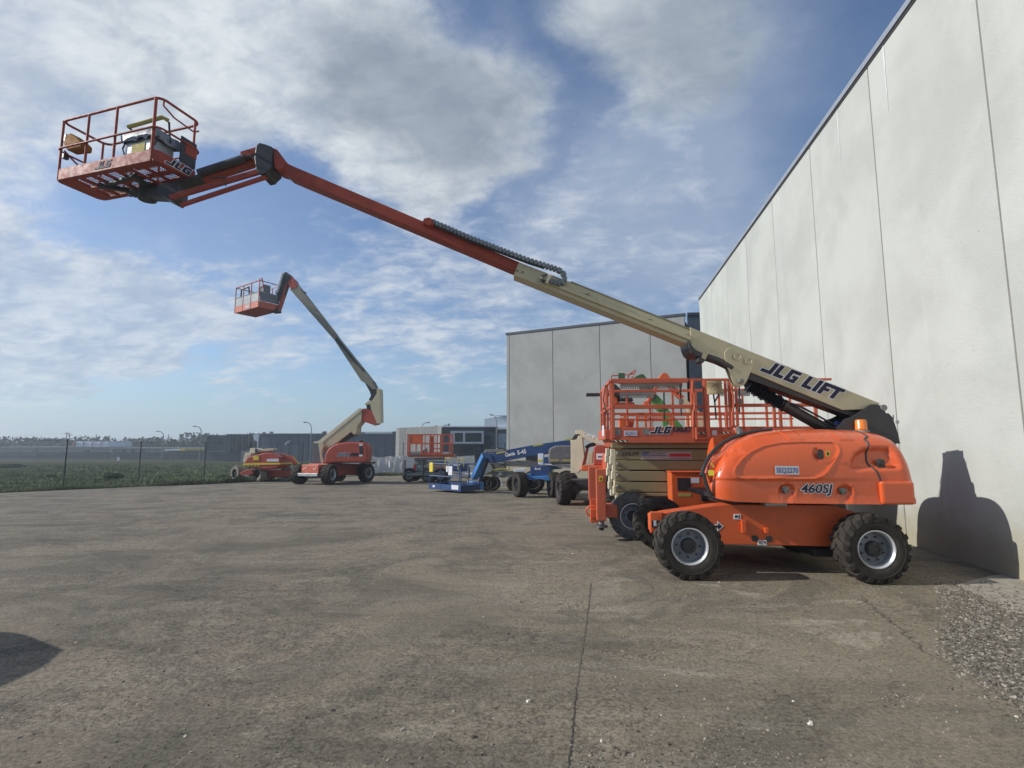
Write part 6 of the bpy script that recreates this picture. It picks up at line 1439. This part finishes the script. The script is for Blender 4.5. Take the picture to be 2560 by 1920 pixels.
wbox(184, 272, 1109, 1110, 155.8, .3, 'sheet_rib', 'pgrey', t); wbox(180, 185, 1104, 1122, 155.5, 10, 'gable_end', 'salmon', t)
t = thing('cladding_building', 'two-storey dark slate building with pale corner strip beyond the field', 'building', loc=(0, 0, 0))
wbox(509, 575, 1088.5, 1150, 118, 16, 'wall', 'slate', t, True); wbox(508, 576, 1087.5, 1089, 117.8, 17, 'roof_edge', 'greymetal', t)
wbox(513, 517, 1089, 1128, 117.7, .4, 'corner_strip', 'pgrey', t)
for k in range(5): wbox(527+k*6, 532+k*6, 1098, 1108, 117.8, .3, 'window', 'glass', t)
wbox(509, 575, 1128, 1130, 117.6, .5, 'canopy', 'hoodgrey', t)
t = thing('cladding_building', 'dark building with white curved corner pillar behind the small red boom lift', 'building', loc=(0, 0, 0))
wbox(563, 648, 1086, 1150, 108, 16, 'wall', 'charcoal', t, True); wbox(562, 649, 1085, 1086.5, 107.8, 17, 'roof_edge', 'greymetal', t)
for a in (573, 590, 606, 620, 634): wbox(a, a+1.5, 1088, 1130, 107.7, .3, 'mullion', 'greymetal', t)
for k in range(4): wbox(576+k*15, 588+k*15, 1093, 1122, 107.85, .2, 'window', 'glass', t)
a, b_ = WFm.px(636, 1145, 107.4), WFm.px(649, 1086, 107.4)
MB().prism([(WFm.px(635, 1087, 107.4).x, WFm.px(635, 1087, 107.4).z), (b_.x, b_.z), (b_.x, a.z), (WFm.px(645, 1145, 107.4).x, a.z), (WFm.px(645, 1104, 107.4).x, WFm.px(645, 1104, 107.4).z), (WFm.px(637, 1100, 107.4).x, WFm.px(637, 1100, 107.4).z)], 107.0, 107.5).build('corner_pillar', 'bwhite', t)
t = thing('cladding_building', 'long blue-grey cladding warehouse behind the tall boom lift', 'building', loc=(0, 0, 0))
wbox(649, 982, 1085.5, 1150, 106, 20, 'wall', 'slate2', t, True); wbox(648, 984, 1083.5, 1085.7, 105.7, 21, 'roof_edge', 'greymetal', t)
for k in range(1, 14): wbox(649+k*24, 650+k*24, 1088, 1148, 105.93, .2, 'cladding_joint', 'slate', t)
for a, w_, h_ in ((656, 3, 4), (674, 4, 5), (804, 9, 4), (808, 5, 6)): wbox(a, a+w_, 1084-h_, 1084, 110, 1, 'roof_vent', 'greymetal', t)
wbox(980, 989, 1078.5, 1150, 104, 5, 'end_column', 'slate', t, True)
MB().tube([WFm.px(u, v, 105.6) for u, v in ((712, 1112), (718, 1104), (726, 1101), (720, 1108), (713, 1110), (714, 1112))], .06, 5).build('wall_emblem', 'bwhite', t)
t = thing('far_warehouse', 'distant white roofed warehouse showing just above the blue-grey warehouse', 'building', loc=(0, 0, 0))
wbox(891, 982, 1079.5, 1150, 135, 12, 'wall', 'pgrey', t, True); wbox(912, 980, 1080, 1084, 134.6, .5, 'white_fascia', 'bwhite', t)
# panel building with window box
M['surround'] = mat('pale_blue_grey_surround', (0.42, 0.46, 0.50), 0.6, var=0.04)
t = thing('office_building', 'charcoal office building with a framed window box and grey panelled side wall', 'building', loc=(0, 0, 0))
xs_ = [990, 999, 1015, 1033, 1044, 1061, 1080, 1093, 1104]
for k, (a, b_) in enumerate(zip(xs_[:-1], xs_[1:])):
    y0, y1 = 74-k*.5, 74-(k+1)*.5
    A_, B_ = WFm.px(a+.15, 1070-(a-990)*.045, y0), WFm.px(b_-.15, 1070-(b_-990)*.045, y1)
    MB().add([(A_.x, y0, -2.2), (B_.x, y1, -2.2), (B_.x, y1, B_.z), (A_.x, y0, A_.z), (A_.x, y0+.3, -2.2), (B_.x, y1+.3, -2.2), (B_.x, y1+.3, B_.z), (A_.x, y0+.3, A_.z)], [(0, 1, 2, 3), (7, 6, 5, 4), (0, 4, 5, 1), (3, 2, 6, 7), (0, 3, 7, 4), (1, 5, 6, 2)]).build('panel', ('pgrey', 'pgrey2', 'pgrey', 'pgrey2', 'pgrey', 'pgrey', 'pgrey2', 'pgrey')[k], t)
wbox(992, 1242, 1070, 1150, 75, 18, 'rear_body', 'pgrey2', t, True)
YB = 70.0
wbox(1104, 1242, 1067.5, 1150, YB, 4.4, 'front_wall', 'charcoal', t, True); wbox(1103.5, 1243, 1064.8, 1067.6, YB-.2, 4.8, 'roof_edge', 'bwhite', t)
wbox(1206, 1241, 1080, 1128, YB-.06, .05, 'grey_facing', 'slate2', t)
fa, fb, fc, fd = 1126, 1209, 1077, 1110
wbox(fa, fb, fc, fc+5.5, YB-1.2, 1.1, 'window_surround', 'surround', t); wbox(fa, fb, fd-5.5, fd, YB-1.2, 1.1, 'window_surround', 'surround', t)
wbox(fa, fa+11, fc+5.5, fd-5.5, YB-1.2, 1.1, 'window_surround', 'surround', t); wbox(fb-5, fb, fc+5.5, fd-5.5, YB-1.2, 1.1, 'window_surround', 'surround', t); wbox(1157.5, 1163, fc+5.5, fd-5.5, YB-1.2, 1.1, 'window_surround', 'surround', t)
wbox(fa+11, 1157.5, fc+5.5, fd-5.5, YB-.5, .3, 'window', 'glass', t); wbox(1163, fb-5, fc+5.5, fd-5.5, YB-.5, .3, 'window', 'glass', t)
wbox(1210, 1229, 1089, 1125, YB-.2, .1, 'roller_door', 'charcoal', t)
for k in range(7): wbox(1210, 1229, 1091+k*4.5, 1091.6+k*4.5, YB-.24, .04, 'door_slat_line', 'slate2', t)
wbox(1191, 1202, 1112, 1124, YB-.2, .1, 'side_window', 'slate2', t); wbox(1138, 1180, 1112, 1125, YB-.1, .08, 'shopfront', 'glass', t)
for a, w_, h_ in ((1114, 1.5, 4), (1110, 2, 2.5), (1119, 4.5, 6), (1088, 4, 1.5)): wbox(a, a+w_, 1065-h_, 1065, YB+2, .6, 'roof_vent', 'greymetal', t)
t = thing('white_warehouse', 'white warehouse with grey band between the office building and the grey panel building', 'building', loc=(0, 0, 0))
a_, b_ = WFm.px(1242, 1045, 84), WFm.px(1282, 1037, 84)
MB().prism([(a_.x-2, -2.5), (b_.x, -2.5), (b_.x, b_.z), (a_.x-2, a_.z-.12)], 84, 96).build('wall', 'bwhite', t)
wbox(1240, 1282, 1074, 1083, 83.9, .08, 'grey_band', 'pgrey2', t); wbox(1240, 1282, 1068.5, 1072.5, 83.2, .7, 'awning_edge', 'white', t); wbox(1240, 1282, 1038.8, 1040, 83.8, .2, 'gutter', 'greymetal', t)
# sheds / containers / vehicles
def box_at(u0, u1, vt, vb, name, label, cat, m, depth=2.4, extra=None):
    p = gp((u0+u1)/2, vb); a, b_ = WFm.px(u0, vb, p.y), WFm.px(u1, vt, p.y)
    t = thing(name, label, cat, loc=(0, 0, 0)); MB().box(a.x, b_.x, p.y, p.y+depth, a.z, b_.z).build('body', m, t, bevel=.03); return t, p.y, a, b_
t, y_, a, b_ = box_at(549, 561, 1126, 1149, 'portable_shed', 'white portable shed with a salmon door edge left of the small red boom lift', 'shed', 'bwhite', 3); MB().box(a.x-.02, a.x+.2, y_-.05, y_, a.z, b_.z).build('door_edge', 'salmon', t); MB().box(b_.x-.25, b_.x, y_-.05, y_, a.z, b_.z).build('door_edge', 'salmon', t)
t, y_, a, b_ = box_at(563, 577, 1127, 1149, 'portable_shed', 'grey portable shed right beside the white one', 'shed', 'pgrey', 3); MB().box(a.x+.2, a.x+.8, y_-.04, y_, a.z+.2, b_.z-.3).build('door', 'pgrey2', t)
t, y_, a, b_ = box_at(601, 620, 1128, 1158, 'water_tank', 'pale grey tank behind the small red boom lift', 'tank', 'pgrey2', 1.5); MB().box(a.x, b_.x, y_-.06, y_, b_.z-.3, b_.z-.22).build('band', 'greymetal', t)
t, y_, a, b_ = box_at(701, 733, 1129, 1142, 'site_hut', 'low cream topped site hut left of the tall boom lift', 'hut', 'pgrey2', 2.5); MB().box(a.x-.1, b_.x+.1, y_-.2, y_+2.7, b_.z+.01, b_.z+.15).build('roof', 'cream_pale', t)
t = thing('service_canopy', 'white and yellow service station canopy far off left of the slate building', 'canopy', loc=(0, 0, 0))
wbox(411, 448, 1123, 1126.5, 125, 10, 'roof', 'bwhite', t); wbox(448, 462, 1121.5, 1127, 124.8, 10, 'sign_fascia', 'yellow', t); wbox(425, 427, 1126.5, 1148, 129, .4, 'column', 'greymetal', t, True); wbox(455, 457, 1127, 1148, 129, .4, 'column', 'greymetal', t, True)
def car(name, label, loc, rz, L_=4.5, w=1.8, h=1.45, m='bwhite', van=False, group=None, prof=None, bev=.05):
    t = thing(name, label, 'van' if van else 'car', loc=loc, rotz=rz)
    pr = prof or ([(-.5, .22), (-.5, .62), (-.48, .97), (-.44, 1.0), (.26, 1.0), (.40, .62), (.49, .52), (.5, .25)] if van else [(-.5, .25), (-.5, .60), (-.47, .68), (-.38, .95), (-.30, 1.0), (.06, 1.0), (.22, .66), (.44, .58), (.5, .42), (.5, .22)])
    mb = MB(); n = len(pr); ys = [(-.5, .9), (-.42, 1.0), (.42, 1.0), (.5, .9)]; vs = []
    for (yy, k) in ys:
        for x, z in pr: vs.append((x*L_*(1 if abs(yy) < .45 else .985), yy*w*(1 if z < .7 else .90), .02+(z*h if z < .65 or abs(yy) < .45 else (.65+(z-.65)*.9)*h)))
    fs = [(i*n+j, i*n+(j+1) % n, (i+1)*n+(j+1) % n, (i+1)*n+j) for i in range(3) for j in range(n)] + [tuple(range(n-1, -1, -1)), tuple(3*n+j for j in range(n))]
    mb.add(vs, fs).build('body', m, t, bevel=bev, smooth=40)
    for s in (-1, 1):
        yy = s*(w*.5*.905+.004)
        if van: MB().box(.30*L_*.6, .34*L_, min(yy, yy-s*.02), max(yy, yy-s*.02), .66*h, .9*h).build('side_window', 'glass', t)
        else: MB().prism([(-.36*L_, .70*h), (-.30*L_, .93*h), (.04*L_, .93*h), (.15*L_, .70*h)], min(yy, yy-s*.02), max(yy, yy-s*.02)).build('side_window', 'glass', t)
        for x in (-.31, .32):
            MB().lathe([(0, 0), (0, .30), (.03, .33), (.2, .33), (.2, 0)], 20, o=(x*L_, s*(w*.5-.19 if s > 0 else w*.5-.0)*1.0+ (0 if s < 0 else .2), .33)).build('wheel', 'rubber', t, smooth=35)
    xx = .5*L_
    MB().box(xx-.06, xx+.012, -.38*w, -.26*w, .44*h, .52*h).build('headlight', 'label', t); MB().box(xx-.06, xx+.012, .26*w, .38*w, .44*h, .52*h).build('headlight', 'label', t)
    MB().prism([(.085*L_, .95*h), (.215*L_, .69*h), (.225*L_, .70*h), (.095*L_, .97*h)], -.40*w, .40*w).build('windscreen', 'glass', t)
    return t
p = gp(537, 1145); car('parked_car', 'small white car parked at the foot of the slate building', (p.x, p.y, p.z), R(200), 4.3*.62, 1.7*.7, 1.5*.75)
p = gp(466, 1146); car('parked_van', 'white van parked under the far service canopy', (p.x, p.y, p.z), R(-70), 4.6, 2.0, 2.0, van=True)
p = gp(488, 1141); t = thing('white_sign', 'small round white sign post between the far van and the slate building', 'sign', loc=(p.x, p.y, p.z)); MB().lathe([(0, 0), (0, .35), (.05, .35), (.05, 0)], 16, o=(0, 0, 1.2)).build('disc', 'white', t); MB().tube([(0, .1, 0), (0, .1, 1.2)], .05, 6).build('pole', 'greymetal', t)
p = gp(296, 1152); t = thing('service_cabinet', 'small white service cabinet standing in the field beyond the middle fence post', 'cabinet', loc=(p.x, p.y, p.z)); MB().box(-.18, .18, -.15, .15, 0, .8).build('body', 'bwhite', t, bevel=.02); MB().box(-.2, .2, -.17, .17, .8, .85).build('lid', 'pgrey', t)
# car standing outside the frame whose shadow falls in at the left
car('parked_car', 'dark car standing just outside the left edge, its rounded shadow falling on the asphalt', (-6.86, 2.75, 0), R(-90), 4.2, 1.8, 1.48, 'slate', bev=.22)
# ================================================================== STREET LAMPS, POWER LINE, TREES
def lamp(u, vb, vt, y, reach, label):
    p = WFm.px(u, 1109, y); zt = WFm.px(u, vt, y).z; z0 = g(y); H = zt-z0
    t = thing('street_lamp', label, 'street lamp', loc=(p.x, y, z0), group='curved street lamps beyond the yard')
    r_ = y/1300*1.1
    MB().tube([(0, 0, 0), (0, 0, H*.55), (0, 0, H*.86), (reach*.12, 0, H*.94), (reach*.38, 0, H*.985), (reach*.7, 0, H), (reach, 0, H)], [r_*1.25, r_*1.05, r_, r_*.9, r_*.8, r_*.7, r_*.7], 6).build('pole', 'galv' if False else 'greymetal', t, smooth=60)
    MB().box(min(reach*.72, reach*1.12), max(reach*.72, reach*1.12), -.12, .12, H-.06, H+.10).build('lamp_head', 'greymetal', t, bevel=.02)
lamp(407, 0, 1078.5, 118, -1.5, 'curved street lamp furthest left, above the pale shed with dark openings'); lamp(501, 0, 1066, 90, -1.3, 'curved street lamp at the left corner of the slate building')
lamp(777, 0, 1056, 82, -1.15, 'curved street lamp left of the tall boom lift'); lamp(1053, 0, 1056.5, 80, 1.1, 'curved street lamp in front of the grey panelled wall'); lamp(1241, 0, 1037.5, 68, -.75, 'tall curved street lamp at the right corner of the office building')
def pole(u, vt, y, label, arm=True):
    p = WFm.px(u, 1109, y); zt = WFm.px(u, vt, y).z; t = thing('power_pole', label, 'power pole', loc=(p.x, y, g(y)), group='power poles on the horizon'); H = zt-g(y)
    MB().tube([(0, 0, 0), (0, 0, H)], [.16, .11], 6).build('pole', 'wood', t)
    if arm: MB().box(-.9, .9, -.06, .06, H-.7, H-.55).build('cross_arm', 'wood', t)
    return Vector((p.x, y, zt-.5))
P1 = pole(165, 1079, 165, 'thin power pole above the trees, behind the first fence post'); P1b = pole(172, 1083, 168, 'shorter power pole just right of the first'); P2 = pole(239, 1086, 165, 'power pole above the white sheeted structure', False); P3 = pole(420, 1086, 165, 'power pole right of the leftmost street lamp', False)
pl = thing('power_line', 'thin power line strung across the horizon trees', 'power line', loc=(0, 0, 0))
ends = [Vector((-230, 165, P1.z-.8)), P1, P2, P3, Vector((-70, 165, P3.z-1.5))]
for a, b_ in zip(ends[:-1], ends[1:]):
    MB().tube([a.lerp(b_, t/8)-Vector((0, 0, 1.2*math.sin(math.pi*t/8))) for t in range(9)], .022, 4).build('cable', 'wire', pl)
crowns = [leafball('crown', m, 1, 1, 1, 620, .085, s, .3, l) for m, s, l in (('leaf', 1, 6), ('leaf2', 2, 5), ('leaf', 3, 8), ('leaf2', 4, 7), ('leaf', 5, 5))]
rnd = random.Random(33)
spots = [(5, 1111, 24, 8), (22, 1106, 30, 9), (45, 1113, 20, 6), (62, 1106, 26, 10), (80, 1103, 22, 11), (98, 1101, 30, 12), (104, 1112, 22, 6), (114, 1098, 12, 7), (126, 1100, 28, 12), (140, 1099, 30, 12), (152, 1101, 22, 11), (163, 1096, 18, 12), (178, 1103, 18, 10), (203, 1099, 9, 5), (225, 1102, 26, 5),
         (276, 1107, 16, 10), (292, 1108, 24, 9), (310, 1111, 24, 7), (332, 1107, 22, 9), (345, 1106, 26, 10), (358, 1109, 18, 9), (385, 1108, 30, 9), (372, 1110, 20, 8), (405, 1113, 26, 6), (425, 1108, 24, 9), (437, 1104, 22, 10), (450, 1106, 30, 10), (466, 1108, 26, 9), (480, 1106, 24, 10), (492, 1103, 20, 11), (503, 1106, 18, 10), (-15, 1108, 30, 9)]
for k, (u, v, w, hh) in enumerate(spots):
    y = rnd.uniform(172, 200); p = WFm.px(u, 1109, y); top = WFm.px(u, v, y).z; wid = w/1300*y; hgt = hh/1300*y
    t = thing('tree', 'dark umbrella-topped gum tree in the row along the horizon', 'tree', loc=(p.x, y, g(y)), group='gum trees along the horizon')
    H = top-g(y)
    MB().tube([(0, 0, 0), (.1*wid, 0, H*.5), (0, 0, H-hgt*.6)], [.35, .25, .12], 6).tube([(.06*wid, 0, H*.4), (-.3*wid, 0, H-hgt*.7)], [.2, .08], 5).tube([(.08*wid, 0, H*.45), (.33*wid, 0, H-hgt*.7)], [.2, .08], 5).build('trunk', 'bark', t)
    c = link('crown', crowns[k % 5], t); c.location = (0, 0, H-hgt*.75); c.scale = (wid*1.1, wid*.7, hgt*1.15); c.rotation_euler.z = rnd.uniform(0, 6)
# scrub belt at the foot of the trees
sb = leafball('scrub_belt', 'leaf', 1, 1, 1, 5, .1, 9)
vs = []; fs = []
for k in range(13000):
    x = rnd.uniform(-215, -82); y = rnd.uniform(166, 182); hh = 4.9+.8*math.sin(x*.35)+.6*math.sin(x*.9+1)+(.9 if x > -110 else 0); z = -3+rnd.random()**.7*hh*1.15; s_ = .55
    u_ = Vector((rnd.gauss(0, 1), rnd.gauss(0, 1), rnd.gauss(0, 1))).normalized()*s_; w_ = u_.cross(Vector((rnd.gauss(0, 1), rnd.gauss(0, 1), rnd.gauss(0, 1)))).normalized()*s_*.7; p = Vector((x, y, z)); n0 = len(vs); vs += [p-u_, p+w_, p+u_, p-w_]; fs.append((n0, n0+1, n0+2, n0+3))
me = bpy.data.meshes.new('scrub_belt'); me.from_pydata(vs, [], fs); me.materials.append(M['leaf']); tag(link('scrub_belt', me), 'dark belt of scrub and tree foliage along the horizon behind the sheds', 'scrub', kind='stuff')

# ================================================================== LOOSE STONES
def stones(name, label, pts, m, sz):
    vs = []; fs = []; r2 = random.Random(len(pts))
    for (x, y) in pts:
        s = sz*math.exp(r2.gauss(0, .45)); n0 = len(vs); z = g(y); a0 = r2.uniform(0, 6.28); k = 5
        for j in range(k): a = a0+2*math.pi*j/k; q = s*r2.uniform(.75, 1.25); vs.append((x+math.cos(a)*q, y+math.sin(a)*q, z-.002+s*.1))
        for j in range(k): a = a0+.4+2*math.pi*j/k; q = s*r2.uniform(.4, .8); vs.append((x+math.cos(a)*q, y+math.sin(a)*q, z+s*r2.uniform(.35, .7)))
        for j in range(k): fs += [(n0+j, n0+(j+1) % k, n0+k+(j+1) % k, n0+k+j)]
        fs.append(tuple(n0+k+j for j in range(k)))
    me = bpy.data.meshes.new(name); me.from_pydata(vs, [], fs); me.materials.append(M[m]); return tag(link(name, me), label, 'gravel', kind='stuff')
def inpoly(x, y, poly): return sdist(x, y, poly) > 0
rnd = random.Random(77)
GPX = [(2440, 1470), (2560, 1530), (2760, 1640), (2760, 1850), (2560, 1740), (2470, 1680), (2400, 1640), (2365, 1600), (2375, 1575), (2430, 1562), (2445, 1540), (2410, 1500), (2350, 1480)]
GP = [tuple(gp(*q))[:2] for q in GPX]
sheet('dust_strip', [tuple(gp(*q))[:2] for q in ((2392, 1463), (2405, 1468), (2412, 1476), (2428, 1478), (2437, 1489), (2455, 1492), (2470, 1504), (2490, 1507), (2505, 1520), (2530, 1526), (2548, 1540), (2600, 1560), (2650, 1590), (2760, 1640), (2760, 1520), (2531, 1442), (2500, 1436), (2440, 1448))], .005, 'dust')
a_, b_ = [], []
tries = 0
while len(a_)+len(b_) < 22000:
    u, v = rnd.uniform(2340, 2760), rnd.uniform(1455, 1850)
    if sdist(u, v, GPX) > -rnd.expovariate(1/16.0): (a_ if rnd.random() < .42 else b_).append(tuple(gp(u, v))[:2])
stones('gravel', 'pale loose gravel spread beside the concrete wall at the right', a_, 'stone', .0075); stones('gravel', 'dark loose gravel spread beside the concrete wall at the right', b_, 'stone_dark', .0085)
c_, d_ = [], []
cl = [(2040, 1590, 45, 8), (1600, 1640, 30, 8), (1700, 1480, 40, 10), (2240, 1745, 25, 8), (1950, 1510, 60, 12), (2150, 1540, 35, 30), (1480, 1900, 30, 40), (1900, 1900, 120, 15), (1850, 1850, 60, 60), (2200, 1470, 60, 6), (2320, 1478, 60, 6), (1620, 1890, 60, 30)]
for k in range(6500):
    if rnd.random() < .30:
        cx, cy, sx_, sy_ = rnd.choice(cl); u, v = rnd.gauss(cx, sx_), rnd.gauss(cy, sy_)
    else: u, v = rnd.uniform(-50, 2560)*.62+rnd.random()*960 if rnd.random() < .7 else rnd.uniform(0, 2560), 1290+rnd.random()**.8*680
    if v < 1280: continue
    q = gp(u, v); (c_ if rnd.random() < .5 else d_).append((q.x, q.y))
stones('loose_stones', 'scattered pale pebbles lying on the asphalt', c_, 'stone', .0042); stones('loose_stones', 'scattered dark pebbles lying on the asphalt', d_, 'stone_dark', .0045)
vs2_ = [tuple(gp(rnd.uniform(0, 2560), 1260+rnd.random()**1.2*650))[:2] for _ in range(60)]
M['chip'] = mat('white_stone_chip', (0.62, 0.58, 0.48), 0.8)
stones('stone_chips', 'a few bright stone chips dotted over the asphalt', vs2_, 'chip', .008)
q_ = gp(1450, 1255); sheet('dirt_heap_base', [tuple(gp(u, v))[:2] for u, v in ((1400, 1250), (1440, 1243), (1475, 1246), (1475, 1262), (1440, 1262))], .012, 'earth')

hz = MB().box(-420, 420, -45, 420, -4.2, 14).mesh('haze', 'bwhite'); hm = bpy.data.materials.new('thin_haze'); hm.use_nodes = True
hm.node_tree.nodes.clear(); vo = hm.node_tree.nodes.new('ShaderNodeVolumePrincipled'); vo.inputs['Density'].default_value = 0.0012; vo.inputs['Color'].default_value = (0.80, 0.90, 1, 1); vo.inputs['Anisotropy'].default_value = 0.3
ho = hm.node_tree.nodes.new('ShaderNodeOutputMaterial'); hm.node_tree.links.new(vo.outputs[0], ho.inputs['Volume'])
hz.materials.clear(); hz.materials.append(hm); tag(link('haze', hz), kind='stuff')
